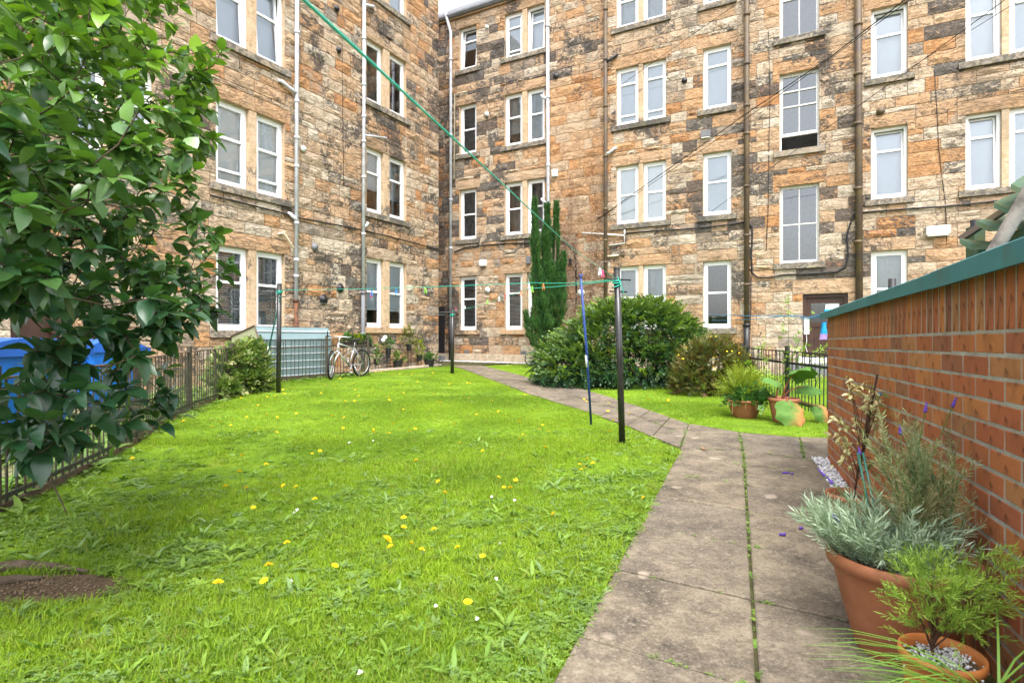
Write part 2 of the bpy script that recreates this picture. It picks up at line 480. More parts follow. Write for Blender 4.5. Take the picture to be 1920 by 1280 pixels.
# ------------------------------------------------------------------ windows
def window(root, fr, a0, a1, z0, z1, rails=(0.5,), vbar=False, low=None, inner='blind', drop=1.0, tilt=False, old=False, label=None):
    """one glazed light in its opening; rails are fractions of the height from the top"""
    wmat = M_PAINTW if old else M_UPVC
    fw = 0.045 if old else 0.07
    d0, d1 = -0.19, -0.12
    m = MB()
    m.fbox(fr, a0, a0 + fw, z0, z1, d0, d1); m.fbox(fr, a1 - fw, a1, z0, z1, d0, d1)
    m.fbox(fr, a0 + fw, a1 - fw, z0, z0 + fw * 1.25, d0, d1 + 0.01); m.fbox(fr, a0 + fw, a1 - fw, z1 - fw, z1, d0, d1)
    W = m.build('window', wmat, root)
    if label: W['label'] = label
    b0, b1, y0, y1 = a0 + fw, a1 - fw, z0 + fw * 1.25, z1 - fw
    H = y1 - y0
    s = MB()
    sw = 0.032 if old else 0.05
    def off(z):                                       # a tilted sash leans into the room at its top
        return -(z - y0) / H * 0.13 if tilt else 0.0
    def bar(p0, p1, q0, q1, e0=d0 + 0.015, e1=d1 + 0.006):
        pts = [(p0, q0, e1 + off(q0)), (p1, q0, e1 + off(q0)), (p1, q0, e0 + off(q0)), (p0, q0, e0 + off(q0)),
               (p0, q1, e1 + off(q1)), (p1, q1, e1 + off(q1)), (p1, q1, e0 + off(q1)), (p0, q1, e0 + off(q1))]
        s.hexa([fr.p(*q) for q in pts])
    bar(b0 + .002, b0 + sw, y0 + .002, y1 - .002); bar(b1 - sw, b1 - .002, y0 + .002, y1 - .002)
    bar(b0 + sw, b1 - sw, y0 + .002, y0 + sw); bar(b0 + sw, b1 - sw, y1 - sw, y1 - .002)
    cuts = [y0 + sw]
    for r in sorted(rails, reverse=True):
        zc = y1 - r * H
        bar(b0 + sw, b1 - sw, zc - sw * .55, zc + sw * .55, d0 + 0.02, d1 + 0.014)
        cuts += [zc - sw * .55, zc + sw * .55]
    if low:
        zc = y1 - low * H
        bar(b0 + sw, b1 - sw, zc - sw * .5, zc + sw * .5, d0 + 0.02, d1 + 0.012)
        cuts = sorted(cuts + [zc - sw * .5, zc + sw * .5])
    cuts.append(y1 - sw)
    if vbar:
        c = (b0 + b1) / 2
        for i in range(0, len(cuts), 2):
            bar(c - .013, c + .013, cuts[i], cuts[i + 1], d0 + 0.02, d1 + 0.002)
    s.build('sash', wmat, W)
    for i in range(0, len(cuts), 2):
        q0, q1 = cuts[i], cuts[i + 1]
        for (p0, p1) in ([(b0 + sw, (b0 + b1) / 2 - .013), ((b0 + b1) / 2 + .013, b1 - sw)] if vbar else [(b0 + sw, b1 - sw)]):
            g = MB(); e = d0 + 0.04 + RS.uniform(-.003, .003)
            k1, k2, k3 = RS.uniform(-.0035, .0035, 3)
            g.add([fr.p(p0, q0, e + off(q0)), fr.p(p1, q0, e + off(q0) + k1), fr.p(p1, q1, e + off(q1) + k1 + k2), fr.p(p0, q1, e + off(q1) + k2)], [(0, 1, 2, 3)])
            g.build('pane', M_GLASS, W)
    zb = z1 - (z1 - z0) * drop
    if inner in ('blind', 'white'):
        q = MB(); e_ = -.36 if tilt else -.212; q.fbox(fr, a0 + (.01 if tilt else .05), a1 - (.01 if tilt else .05), zb, z1 - .04, e_, e_ + .006); q.build('roller_blind', M_BLINDW if inner == 'white' else M_BLIND, W)
    elif inner == 'net':
        q = MB(); n = 14
        vs, fs = [], []
        for i in range(n + 1):
            a = a0 + .01 + (a1 - a0 - .02) * i / n; dd = -.31 + .018 * math.sin(i * 2.4)
            vs += [fr.p(a, zb, dd), fr.p(a, z1, dd)]
        fs = [(2 * i, 2 * i + 2, 2 * i + 3, 2 * i + 1) for i in range(n)]
        q.add(vs, fs); q.build('net_curtain', M_NET, W)
    elif inner == 'dark':
        q = MB(); n = 12; vs = []
        for i in range(n + 1):
            a = a0 + .01 + (a1 - a0 - .02) * i / n; dd = -.40 + .03 * math.sin(i * 2.1)
            vs += [fr.p(a, z0, dd), fr.p(a, z1, dd)]
        q.add(vs, [(2 * i, 2 * i + 2, 2 * i + 3, 2 * i + 1) for i in range(n)]); q.build('curtain', M_DARKCURT, W)
    elif inner == 'venetian':
        q = MB(); n = int((z1 - zb) / 0.048)
        for i in range(n):
            zc = zb + (i + .5) * (z1 - zb) / n
            q.add([fr.p(a0 + .03, zc - .013, -.235), fr.p(a1 - .03, zc - .013, -.235), fr.p(a1 - .03, zc + .012, -.262), fr.p(a0 + .03, zc + .012, -.262)], [(0, 1, 2, 3)])
        for f_ in (.25, .75):
            q.fbox(fr, a0 + (a1 - a0) * f_ - .006, a0 + (a1 - a0) * f_ + .006, zb, z1, -.234, -.233)
        q.build('venetian_blind', M_SLAT, W)
    elif inner == 'frost':
        q = MB(); q.fbox(fr, a0 + .05, a1 - .05, z0 + .05, z1 - .05, -.215, -.21); q.build('obscured_sheet', M_FROST, W)
    return W

# ------------------------------------------------------------------ rubble facade
def stone_verts(fr, a0, a1, z0, z1, proud, nx=None):
    nx = nx or max(2, min(6, int(round((a1 - a0) / .14))))
    ny = 2
    g = 0.008
    A = np.linspace(a0 + g, a1 - g, nx + 1); Z = np.linspace(z0 + g, z1 - g, ny + 1)
    vs, fs = [], []
    for j in range(ny + 1):
        for i in range(nx + 1):
            edge = i in (0, nx) or j in (0, ny)
            a, z = A[i], Z[j]
            if edge:
                d = 0.004 + RS.uniform(0, .012)
                a += RS.uniform(-.004, .004); z += RS.uniform(-.004, .004)
            else:
                d = proud * RS.uniform(.35, 1.25)
                a += RS.uniform(-.03, .03); z += RS.uniform(-.2, .2) * (z1 - z0)
            vs.append((a, z, d))
    W = nx + 1
    for j in range(ny):
        for i in range(nx):
            q = (j * W + i, j * W + i + 1, (j + 1) * W + i + 1, (j + 1) * W + i)
            fs += [(q[0], q[1], q[2]), (q[0], q[2], q[3])] if (i + j) % 2 else [(q[0], q[1], q[3]), (q[1], q[2], q[3])]
    ring = [i for i in range(W)] + [j * W + nx for j in range(1, ny + 1)] + [ny * W + i for i in range(nx - 1, -1, -1)] + [j * W for j in range(ny - 1, 0, -1)]
    k = len(vs)
    for r in ring:
        vs.append((vs[r][0], vs[r][1], -.03))
    n = len(ring)
    fs += [(ring[i], k + i, k + (i + 1) % n, ring[(i + 1) % n]) for i in range(n)]
    return [fr.p(*v) for v in vs], fs

def lay_stones(root, fr, s0, s1, zb, zt, blocks, tone_fn, courses):
    """coursed rubble between zb and zt leaving the blocked rectangles free"""
    stones = []
    z = zb; ci = 0
    zs = [zb]
    while z < zt - .05:
        z += courses[ci % len(courses)] * RS.uniform(.93, 1.07); ci += 1
        zs.append(min(z, zt))
    for k in range(len(zs) - 1):
        z0, z1 = zs[k], zs[k + 1]
        if z1 - z0 < .06: continue
        hit = [b for b in blocks if b[2] < z1 - .004 and b[3] > z0 + .004]
        cuts = sorted(set([s0, s1] + [min(max(v, s0), s1) for b in hit for v in b[:2]]))
        for c0, c1 in zip(cuts[:-1], cuts[1:]):
            if c1 - c0 < .03: continue
            mid = (c0 + c1) / 2
            free = [(z0, z1)]
            for b in hit:
                if b[0] <= mid <= b[1]:
                    nf = []
                    for (p, q) in free:
                        if b[3] <= p or b[2] >= q: nf.append((p, q)); continue
                        if b[2] > p + .035: nf.append((p, b[2]))
                        if b[3] < q - .035: nf.append((b[3], q))
                    free = nf
            for (p, q) in free:
                a = c0
                while a < c1 - .01:
                    wd = RS.choice([.28, .38, .5, .62, .75, .95], p=[.14, .2, .24, .2, .14, .08]) * RS.uniform(.85, 1.15)
                    if q - p < .2: wd *= .8
                    e = a + wd
                    if c1 - e < .2: e = c1
                    e = min(e, c1)
                    if q - p > .29 and RS.rand() < .17 and e - a > .3:      # two snecks instead of one tall stone
                        zm = p + (q - p) * RS.uniform(.4, .6)
                        am = a + (e - a) * RS.uniform(.3, .7)
                        if RS.rand() < .5: stones += [(a, e, p, zm), (a, am, zm, q), (am, e, zm, q)]
                        else: stones += [(a, e, p, zm), (a, e, zm, q)]
                    else:
                        stones.append((a, e, p, q))
                    a = e
    recs = []
    for (a0, a1, z0, z1) in stones:
        c = fr.p((a0 + a1) / 2, (z0 + z1) / 2)
        x = HX + F * c.x / max(c.y, .1); y = HY - F * (c.z - CAMZ) / max(c.y, .1)
        vis = -20 < x < 1940 and -20 < y < 1290 and c.y > 1
        area = (a1 - a0) * (z1 - z0) * abs(fr.n.dot(c)) / max(c.length, .1) ** 3
        if fr is FL and x < 390: vis = False                        # behind the shrub
        recs.append((area if vis else 0.0, (a0, a1, z0, z1)))
    recs.sort(key=lambda r: -r[0])
    V, Fc, T = [], [], []
    for i, (ar, (a0, a1, z0, z1)) in enumerate(recs):
        tn = tone_fn((a0 + a1) / 2, (z0 + z1) / 2)
        vs, fs = stone_verts(fr, a0, a1, z0, z1, RS.uniform(.018, .05))
        if i < 300:
            mesh_obj('stone', vs, fs, M_STONE, root, False, tn, base=fr.p((a0 + a1) / 2, (z0 + z1) / 2))
        else:
            k = len(V); V += vs; Fc += [tuple(q + k for q in f) for f in fs]; T += [tn] * len(vs)
    mesh_obj('small_stonework', V, Fc, M_STONE, root, False, np.array(T), kind='stuff')
    return len(recs)

def backing(root, fr, s0, s1, zb, zt, holes, name='wall_core', rooms=True):
    """mortar wall behind the stones, with reveals and a dim room behind each opening"""
    S = sorted(set([s0, s1] + [v for h in holes for v in h[:2]])); Z = sorted(set([zb, zt] + [v for h in holes for v in h[2:4]]))
    m = MB()
    for i in range(len(S) - 1):
        for j in range(len(Z) - 1):
            a, z = (S[i] + S[i + 1]) / 2, (Z[j] + Z[j + 1]) / 2
            if any(h[0] < a < h[1] and h[2] < z < h[3] for h in holes): continue
            m.add([fr.p(S[i], Z[j], -.012), fr.p(S[i + 1], Z[j], -.012), fr.p(S[i + 1], Z[j + 1], -.012), fr.p(S[i], Z[j + 1], -.012)], [(0, 1, 2, 3)])
    for h in holes:
        a0, a1, z0, z1 = h[:4]
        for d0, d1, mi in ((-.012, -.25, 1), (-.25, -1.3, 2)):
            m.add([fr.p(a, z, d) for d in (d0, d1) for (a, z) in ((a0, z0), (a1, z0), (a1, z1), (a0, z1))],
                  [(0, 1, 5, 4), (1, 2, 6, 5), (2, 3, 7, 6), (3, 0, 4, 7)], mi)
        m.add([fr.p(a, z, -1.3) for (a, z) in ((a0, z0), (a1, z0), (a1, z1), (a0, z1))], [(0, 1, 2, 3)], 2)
    vs = np.array([tuple(v) for v in m.v])
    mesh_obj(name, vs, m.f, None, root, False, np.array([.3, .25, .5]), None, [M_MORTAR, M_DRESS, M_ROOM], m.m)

def dressed(root, fr, name, a0, a1, z0, z1, d0, d1, tone, soot, rough_front=False):
    if rough_front:
        vs, fs = stone_verts(fr, a0, a1, z0, z1, .028, 6)
        return mesh_obj(name, vs, fs, M_STONE, root, False, np.array([tone, soot, RS.rand()]))
    m = MB(); m.fbox(fr, a0, a1, z0, z1, d0, d1)
    return m.build(name, M_DRESS, root, tint=np.array([tone, soot, RS.rand()]), bevel=.008)

def downpipe(root, pts, r, mat, brackets, low=None):
    P = MB().tube(pts, r, 10).build('downpipe', mat, root, True)
    for b in brackets:
        MB().tube([b - Vector((0, 0, .035)), b + Vector((0, 0, .035))], r * 1.28, 10).build('collar', mat, P, True)
    return P
# ------------------------------------------------------------------ the two tenement ranges
BACK = thing('tenement_building', 'four storey sandstone back range facing the lawn with stair windows and brown rear door', 'building', FR.p(8, gz(20)), 'sandstone tenement ranges')
WING = thing('tenement_building', 'sandstone wing on the left with two columns of paired windows and grey downpipes', 'building', FL.p(9, gz(15)), 'sandstone tenement ranges')

# --- back range: openings (px columns of the photograph turned into distances along the wall)
sR = FR.s_of
b1, b2, b3, b4 = 1.36, 4.68, 7.82, 10.93
l1, l2, l3, l4 = 3.34, 6.54, 9.65, 12.50
floorsR = [(b1, l1), (b2, l2), (b3, l3), (b4, l4)]
R_open, R_block = [], []
def reg(fr, opens, blocks, a0, a1, z0, z1, sill=True, lint=.34):
    opens.append((a0, a1, z0, z1))
    blocks.append((a0, a1, z0, z1)); blocks.append((a0 - .17, a1 + .17, z1, z1 + lint))
    if sill: blocks.append((a0 - .15, a1 + .15, z0 - .16, z0))

def win_set(root, fr, opens, blocks, a0, a1, z0, z1, specs, mull=None, tones=(.3, .2), newsill=False):
    reg(fr, opens, blocks, a0, a1, z0, z1)
    t = tones[0] + RS.uniform(-.1, .1)
    dressed(root, fr, 'lintel', a0 - .17, a1 + .17, z1, z1 + .34, -.03, .0, t, tones[1] + RS.uniform(-.1, .25), True)
    dressed(root, fr, 'sill', a0 - .15, a1 + .15, z0 - .16, z0, -.2, .075, .42 if newsill else .98, .05 if newsill else .72)
    if mull:
        dressed(root, fr, 'mullion', mull[0], mull[1], z0, z1, -.2, -.005, .30, .30)
        window(root, fr, a0, mull[0], z0, z1, **specs[0]); window(root, fr, mull[1], a1, z0, z1, **specs[1])
    else:
        window(root, fr, a0, a1, z0, z1, **specs[0])

nowin = dict(rails=(.5,), inner='none')
cC = (sR(861.2), sR(893.2)); cD = (sR(946), sR(1021)); mD = (sR(979), sR(988))
cE = (sR(1155), sR(1248.5)); mE = (sR(1197), sR(1205.2)); cF = (sR(1318), sR(1371)); cG = (sR(1461.5), sR(1536))
cH = (sR(1633.5), sR(1701.5)); cI = (sR(1811), sR(1990)); mI = (sR(1878), sR(1893))
Cspec = [dict(rails=(.42,), inner='venetian', tilt=False), dict(rails=(.5,), inner='frost'), dict(rails=(.5,), inner='frost'), dict(rails=(.28,), inner='none', tilt=True)]
Dspec = [[dict(rails=(.34,), inner='venetian')] * 2, [dict(rails=(.5,), inner='dark')] * 2,
         [dict(rails=(.44,), inner='net', drop=.72), dict(rails=(.46,), inner='blind')],
         [dict(rails=(.30,), low=.88, inner='blind'), dict(rails=(.30,), inner='blind', tilt=True)]]
Espec = [[dict(rails=(.5,), inner='net', drop=.9)] * 2, [dict(rails=(.5,), inner='white')] * 2,
         [dict(rails=(.26,), low=.86, inner='blind'), dict(rails=(.26,), low=.86, inner='blind')],
         [dict(rails=(.45,), inner='net'), dict(rails=(.45,), inner='net')]]
Fspec = [dict(rails=(.47,), inner='blind', drop=.0), dict(rails=(.46,), inner='blind'), dict(rails=(.28,), inner='blind'), dict(rails=(.3,), inner='blind')]
Hspec = [dict(rails=(.5,), inner='net', drop=.6), dict(rails=(.30,), inner='blind', tilt=True), dict(rails=(.36,), inner='blind', tilt=True), dict(rails=(.3,), inner='blind')]
Ispec = [[dict(rails=(.5,), inner='net')] * 2, [dict(rails=(.28,), inner='blind', tilt=True), dict(rails=(.28,), inner='blind')],
         [dict(rails=(.34,), inner='blind', tilt=True), dict(rails=(.3,), inner='blind')], [dict(rails=(.3,), inner='blind')] * 2]
for k, (z0, z1) in enumerate(floorsR):
    zz = (z0, z1)
    win_set(BACK, FR, R_open, R_block, *cC, *zz, [Cspec[k]], None, (.3, .35), k == 0)
    win_set(BACK, FR, R_open, R_block, *cD, *zz, Dspec[k], mD, (.42, .15), k == 0)
    win_set(BACK, FR, R_open, R_block, *cE, *zz, Espec[k], mE, (.42, .15))
    win_set(BACK, FR, R_open, R_block, *cF, *zz, [Fspec[k]], None, (.38, .15))
    win_set(BACK, FR, R_open, R_block, *cH, z0, z1, [Hspec[k]], None, (.4, .3))
    win_set(BACK, FR, R_open, R_block, *cI, z0, z1, Ispec[k], mI, (.42, .2))
for k, (z0, z1) in enumerate([(3.15, 5.30), (6.28, 8.43), (9.41, 11.6)]):   # stair windows, half a storey up
    if k == 1:     # the bottom sash is pushed up
        reg(FR, R_open, R_block, *cG, z0, z1)
        dressed(BACK, FR, 'lintel', cG[0] - .17, cG[1] + .17, z1, z1 + .34, -.03, 0, .55, .5, True)
        dressed(BACK, FR, 'sill', cG[0] - .15, cG[1] + .15, z0 - .16, z0, -.2, .075, .98, .5)
        window(BACK, FR, *cG, z0 + .42, z1, rails=(.27, .53), vbar=True, inner='none', old=True, label='white timber stair window with its lower sash pushed up')
        q = MB(); q.fbox(FR, cG[0], cG[0] + .045, z0, z0 + .42, -.19, -.12); q.fbox(FR, cG[1] - .045, cG[1], z0, z0 + .42, -.19, -.12)
        q.build('window_stile', M_PAINTW, BACK)
    else:
        win_set(BACK, FR, R_open, R_block, *cG, z0, z1, [dict(rails=(.5,), vbar=True, inner='none', old=True)], None, (.6, .6))
# rear door with a glazed light over two planked leaves
dA, dB = sR(1505), sR(1590)
dz0, dz1 = .55, 2.28
R_open.append((dA, dB, dz0, dz1)); R_block += [(dA, dB, -.5, dz1), (dA - .25, dB + .25, dz1, dz1 + .4)]
dressed(BACK, FR, 'lintel', dA - .25, dB + .25, dz1, dz1 + .4, -.03, 0, .36, .2, True)
D_ = MB().fbox(FR, dA, dA + .08, dz0, dz1, -.2, -.08).fbox(FR, dB - .08, dB, dz0, dz1, -.2, -.08).fbox(FR, dA + .08, dB - .08, dz1 - .1, dz1, -.2, -.08).build('door_frame', M_DOOR, BACK)
d_ = MB().fbox(FR, dA + .08, dA + .2, dz0, dz1 - .1, -.18, -.13).fbox(FR, dB - .2, dB - .08, dz0, dz1 - .1, -.18, -.13)
d_.fbox(FR, dA + .2, dB - .2, dz1 - .25, dz1 - .1, -.18, -.13).fbox(FR, dA + .2, dB - .2, 1.38, 1.5, -.18, -.13)
DR = d_.build('door', M_DOOR, BACK)
nb = 8
for i in range(nb):
    a = dA + .2 + (dB - dA - .4) * i / nb; e = dA + .2 + (dB - dA - .4) * (i + 1) / nb - .006
    MB().fbox(FR, a, e, dz0, 1.38, -.175, -.145).build('plank', M_DOOR, DR)
MB().add([FR.p(dA + .2, 1.5, -.15), FR.p(dB - .2, 1.5, -.15), FR.p(dB - .2, dz1 - .25, -.15), FR.p(dA + .2, dz1 - .25, -.15)], [(0, 1, 2, 3)]).build('pane', M_GLASS, DR)
MB().fbox(FR, dA + .55, dA + .9, 1.62, 2.0, -.148, -.144).build('paper_notice', M_PLASTICW, DR)
MB().fbox(FR, dA + .03, dA + .16, 1.18, 1.62, -.075, -.02).build('entry_panel', M_PLASTICW, D_)
MB().tube([FR.p(dA + .09, 1.18, -.05), FR.p(dA + .1, 1.0, -.04), FR.p(dA + .07, .85, -.05), FR.p(dA + .11, .7, -.05)], .008, 5).build('panel_cable', M_PLASTICW, D_)
MB().fbox(FR, dA - .1, dB + .1, .40, .55, -.2, .25).build('door_step', M_PLASTICW, BACK)
for i in range(2):
    MB().fbox(FR, dA - .3, dB + .3, .12 + .14 * i, .255 + .14 * i, -.05, .9 - .3 * i).build('stone_step', M_GUTTER, BACK)
R_block.append((dA - .35, dB + .35, -.3, .40))

Rs0, Rs1 = sR(822) - 3.2, sR(2060)
zbR, ztR = gz(20) - .25, 12.9
plz = .50
R_block.append((Rs0, Rs1, zbR, plz))
def noise2(a, z, f, sd):
    from mathutils import noise as NZ
    return NZ.noise(Vector((a * f + sd, z * f * .8 - sd, sd * 1.7)))
sP2, sP3 = sR(1031), sR(1138)
def toneR(a, z):
    t = float(np.clip(RS.choice([.05, .2, .38, .52, .66, .76, .92], p=[.15, .27, .26, .17, .07, .03, .05]) + RS.uniform(-.06, .06), 0, 1))
    dark = noise2(a, z, .33, 3.1) + RS.uniform(-.55, .55)
    so = RS.uniform(.85, 1.0) if dark > .46 else (RS.uniform(.45, .75) if dark > .10 else RS.uniform(.05, .48))
    if sP2 < a < sP3 and 4.6 < z < 9.6:                    # the orange panel between two pipes
        t, so = RS.choice([.46, .58, .68, .3]), RS.uniform(0, .22)
    if a < sR(846):                                        # shade of the inner corner, put into the stones as darker tones
        t, so = min(1, t + .25), max(so, RS.uniform(.35, .9))
    elif a < sR(1030) and 8.0 < z < 10.2: so = max(so, RS.uniform(.25, .95))
    if a > sR(1400) and so > .5 and RS.rand() < .35: so = .15
    return np.array([t, so, RS.rand()])
nR = lay_stones(BACK, FR, Rs0, Rs1, plz, ztR, R_block, toneR, [.31, .30, .34, .27, .33, .29])
backing(BACK, FR, Rs0, Rs1, zbR, ztR, R_open)
for i in range(14):
    a0 = Rs0 + (Rs1 - Rs0) * i / 14; a1 = Rs0 + (Rs1 - Rs0) * (i + 1) / 14
    if a1 < dA - .35 or a0 > dB + .35:
        dressed(BACK, FR, 'plinth_stone', a0 + .003, a1 - .003, zbR, plz - .004, -.03, .07, .12, .12)
# eaves: gutter, fascia and slates
g_ = MB(); zg = 12.96
prof = [(.09, .13), (.19, .12), (.2, .05), (.155, -.02), (.09, -.045)]
vs = [FR.p(a, zg + z, d) for a in (Rs0, Rs1) for (d, z) in prof]
g_.add(vs, [(i, i + 1, i + 6, i + 5) for i in range(4)] + [(4, 0, 5, 9), (0, 1, 2, 3, 4), (5, 6, 7, 8, 9)])
GUT = g_.build('gutter', M_GUTTER, BACK)
MB().fbox(FR, Rs0, Rs1, ztR - .02, ztR + .17, -.35, .085).build('eaves_course', M_DRESS, BACK, tint=np.array([.5, .4, .3]))
MB().add([FR.p(Rs0, ztR + .15, .12), FR.p(Rs1, ztR + .15, .12), FR.p(Rs1, ztR + 4.2, -5.5), FR.p(Rs0, ztR + 4.2, -5.5)], [(0, 1, 2, 3)]).build('roof', M_SLATE, BACK)
# pipes of the back range
def pr(x, z, d=.10):
    return FR.p(sR(x), z, d)
downpipe(BACK, [pr(840.5, 14.2), pr(840.5, 13.1, .16), pr(848, 12.4), pr(847.3, 2.05)], .055, M_PIPEG, [pr(848, z) for z in (11.4, 8.6, 6.2, 4.4)])
downpipe(BACK, [pr(847.2, 2.05), pr(847.2, gz(20))], .062, M_IRON, [pr(847.2, 2.0), pr(847.2, .9)])
downpipe(BACK, [pr(1029, 13.2), pr(1030.5, 1.9)], .058, M_PIPEG, [pr(1030, z) for z in (11.6, 9.2, 6.9, 4.9)])
downpipe(BACK, [pr(1137.5, 13.2), pr(1137.5, .5)], .06, M_PIPEB, [pr(1137.5, z) for z in (11.6, 10.0, 8.5, 6.9, 5.2, 4.2, 3.5)])
downpipe(BACK, [pr(1401, 13.2), pr(1401, 1.4)], .072, M_PIPEB, [pr(1401, z) for z in (11.6, 10.3, 8.9, 7.7, 6.9, 5.4, 4.0, 2.6)])
downpipe(BACK, [pr(1401, 1.45), pr(1401, .2)], .085, M_IRON, [pr(1401, 1.45)])
downpipe(BACK, [pr(1608.5, 13.2), pr(1611, .8)], .085, M_PIPEB, [pr(1608.5, z) for z in (10.4, 9.3, 8.0, 6.7, 5.0, 3.6)])
for (x, z, dx, mt) in ((1137, 9.9, .3, M_IRON), (1137, 6.95, .28, M_PIPEG), (1030, 9.15, -.26, M_PIPEG), (1030, 5.62, -.24, M_PIPEG)):
    MB().tube([pr(x, z), FR.p(sR(x) + dx * .6, z + .05, .11), FR.p(sR(x) + dx, z + .16, .06), FR.p(sR(x) + dx * 1.25, z + .2, -.02)], .05, 8).build('waste_branch', mt, BACK, True)
def tubeR(name, pts, r, mat):
    return MB().tube([FR.p(sR(x), FR.z_of(x, y), d) for (x, y, d) in pts], r, 6).build(name, mat, BACK, True)
tubeR('overflow_pipe', [(848, 337, .06), (853.5, 336, .06), (854.5, 178, .05), (876, 172.5, .05)], .022, M_CREAM)
tubeR('overflow_pipe', [(1093, 437, .06), (1172, 442, .06), (1172, 456, .06), (1143, 461, .06)], .022, M_PLASTICW)
tubeR('overflow_pipe', [(1172, 442, .06), (1172, 431, .05)], .024, M_PLASTICW)
tubeR('overflow_pipe', [(1139, 482, .07), (1161, 478.5, .06)], .03, M_CREAM)
tubeR('wall_cable', [(853, 473, .04), (872, 465, .05), (900, 461, .05), (950, 457, .04), (985, 456, .05), (1012, 455, .04)], .022, M_CABLE)
tubeR('wall_cable', [(1175, 438, .04), (1230, 433, .05), (1290, 430, .05), (1340, 425, .05), (1398, 417, .05)], .02, M_CABLE)
tubeR('wall_cable', [(1403, 417, .05), (1410, 425, .05), (1411, 440, .04), (1409, 480, .05), (1411, 512, .06), (1420, 520, .05), (1440, 521, .05), (1470, 515.5, .05), (1520, 513.5, .05), (1570, 510, .05), (1585, 500, .06), (1590, 480, .06), (1588, 440, .05), (1600, 402, .06), (1615, 399, .05), (1720, 391, .05), (1770, 388, .05), (1830, 382, .05), (1935, 370, .05)], .024, M_CABLE)
tubeR('wall_cable', [(1441, 60, .03), (1444, 160, .03), (1442, 280, .03), (1441, 380, .03), (1437, 470, .03)], .008, M_CABLE)
tubeR('wall_cable', [(1752, 128, .03), (1756, 200, .03), (1760, 280, .03), (1767, 340, .03), (1772, 380, .03), (1775, 460, .03)], .008, M_CABLE)
tubeR('wall_cable', [(1052, 452, .05), (1066, 458, .06), (1077, 468, .06), (1081, 490, .05), (1082, 575, .05)], .03, M_CABLE)
tubeR('wall_cable', [(1409, 520, .04), (1408, 580, .04), (1405, 640, .04)], .012, M_CABLE)
def flue(fr, root, x, y, r, mat, L=.16, name='boiler_flue'):
    s, z = fr.s_of(x), fr.z_of(x, y)
    fl_ = MB().tube([fr.p(s, z, -.02), fr.p(s, z - .01, L)], r, 12).build(name, mat, root, True)
    MB().tube([fr.p(s, z, .035), fr.p(s, z, .05)], r * 1.45, 14).build('flue_collar', mat, fl_, True)
for (x, y, r, mt) in ((913.5, 215, .065, M_PLASTICW), (1043, 143.5, .07, M_STONE), (1284, 152, .06, M_BLACKP), (1651, 209.5, .07, M_PIPEB), (915, 544, .075, M_PLASTICW), (1090, 549, .09, M_PLASTICW), (914, 52, .05, M_PLASTICW)):
    flue(FR, BACK, x, y, r, mt if mt is not M_STONE else M_IRON, .1)
for (x, y, wd, hh, dp, mt, nm) in ((908, 493, .24, .2, .16, M_PLASTICW, 'wall_lamp'), (1757.5, 433, .48, .22, .16, M_PLASTICW, 'wall_lamp'), (992, 488, .16, .26, .1, M_GUTTER, 'meter_box'), (1061, 487, .14, .28, .12, M_BLACKP, 'meter_box'), (1071, 491, .09, .2, .1, M_BLACKP, 'meter_box'), (1168, 475.5, .14, .15, .08, M_PIPEB, 'meter_box'), (1040.5, 325, .22, .24, .05, M_PLASTICW, 'air_vent'), (875.5, 660.5, .2, .16, .03, M_GUTTER, 'air_vent'), (982, 662, .24, .16, .03, M_GUTTER, 'air_vent'), (1324, 252, .28, .2, .12, M_GUTTER, 'wall_lamp')):
    s, z = sR(x), FR.z_of(x, y)
    v_ = MB().fbox(FR, s - wd / 2, s + wd / 2, z - hh / 2, z + hh / 2, -.01, dp).build(nm, mt, BACK, bevel=.012)
    if nm == 'wall_lamp':
        MB().fbox(FR, s - wd * .44, s + wd * .44, z - hh * .62, z - hh * .5 - .003, .02, dp * .9).build('lamp_lens', M_UPVC, v_)
    if nm == 'air_vent':
        for i in range(5):
            zi = z - hh * .38 + hh * .76 * i / 4
            MB().fbox(FR, s - wd * .42, s + wd * .42, zi - .01, zi + .01, dp, dp + .012).build('louvre', mt, v_)

# --- left wing
sL = FL.s_of
Lcorner = sL(822)
L_open, L_block = [], []
cA = (sL(405), sL(534)); mA = (sL(467), sL(481.7)); cB = (sL(687.5), sL(762)); mB = (sL(719.5), sL(731))
zA = [(1.25, 3.10), (4.42, 6.28), (7.58, 9.42), (10.75, 12.6)]
zB = [(1.38, 3.38), (4.69, 6.55), (7.87, 9.66), (11.0, 12.8)]
Asp = [[dict(rails=(.42,), inner='venetian')] * 2, [dict(rails=(.42,), low=.84, inner='white'), dict(rails=(.42,), low=.84, inner='white', drop=.95)],
       [dict(rails=(.38,), inner='blind', tilt=True), dict(rails=(.38,), inner='blind', tilt=True)], [dict(rails=(.4,), inner='blind')] * 2]
Bsp = [[dict(rails=(.48,), inner='blind', drop=.74)] * 2, [dict(rails=(.36,), inner='blind', drop=.62), dict(rails=(.36,), inner='net', drop=.66)],
       [dict(rails=(), inner='none')] * 2, [dict(rails=(.4,), inner='blind')] * 2]
for k in range(4):
    win_set(WING, FL, L_open, L_block, *cA, *zA[k], Asp[k], mA, (.46, .2))
    win_set(WING, FL, L_open, L_block, *cB, *zB[k], Bsp[k], mB, (.3, .35), k == 0)
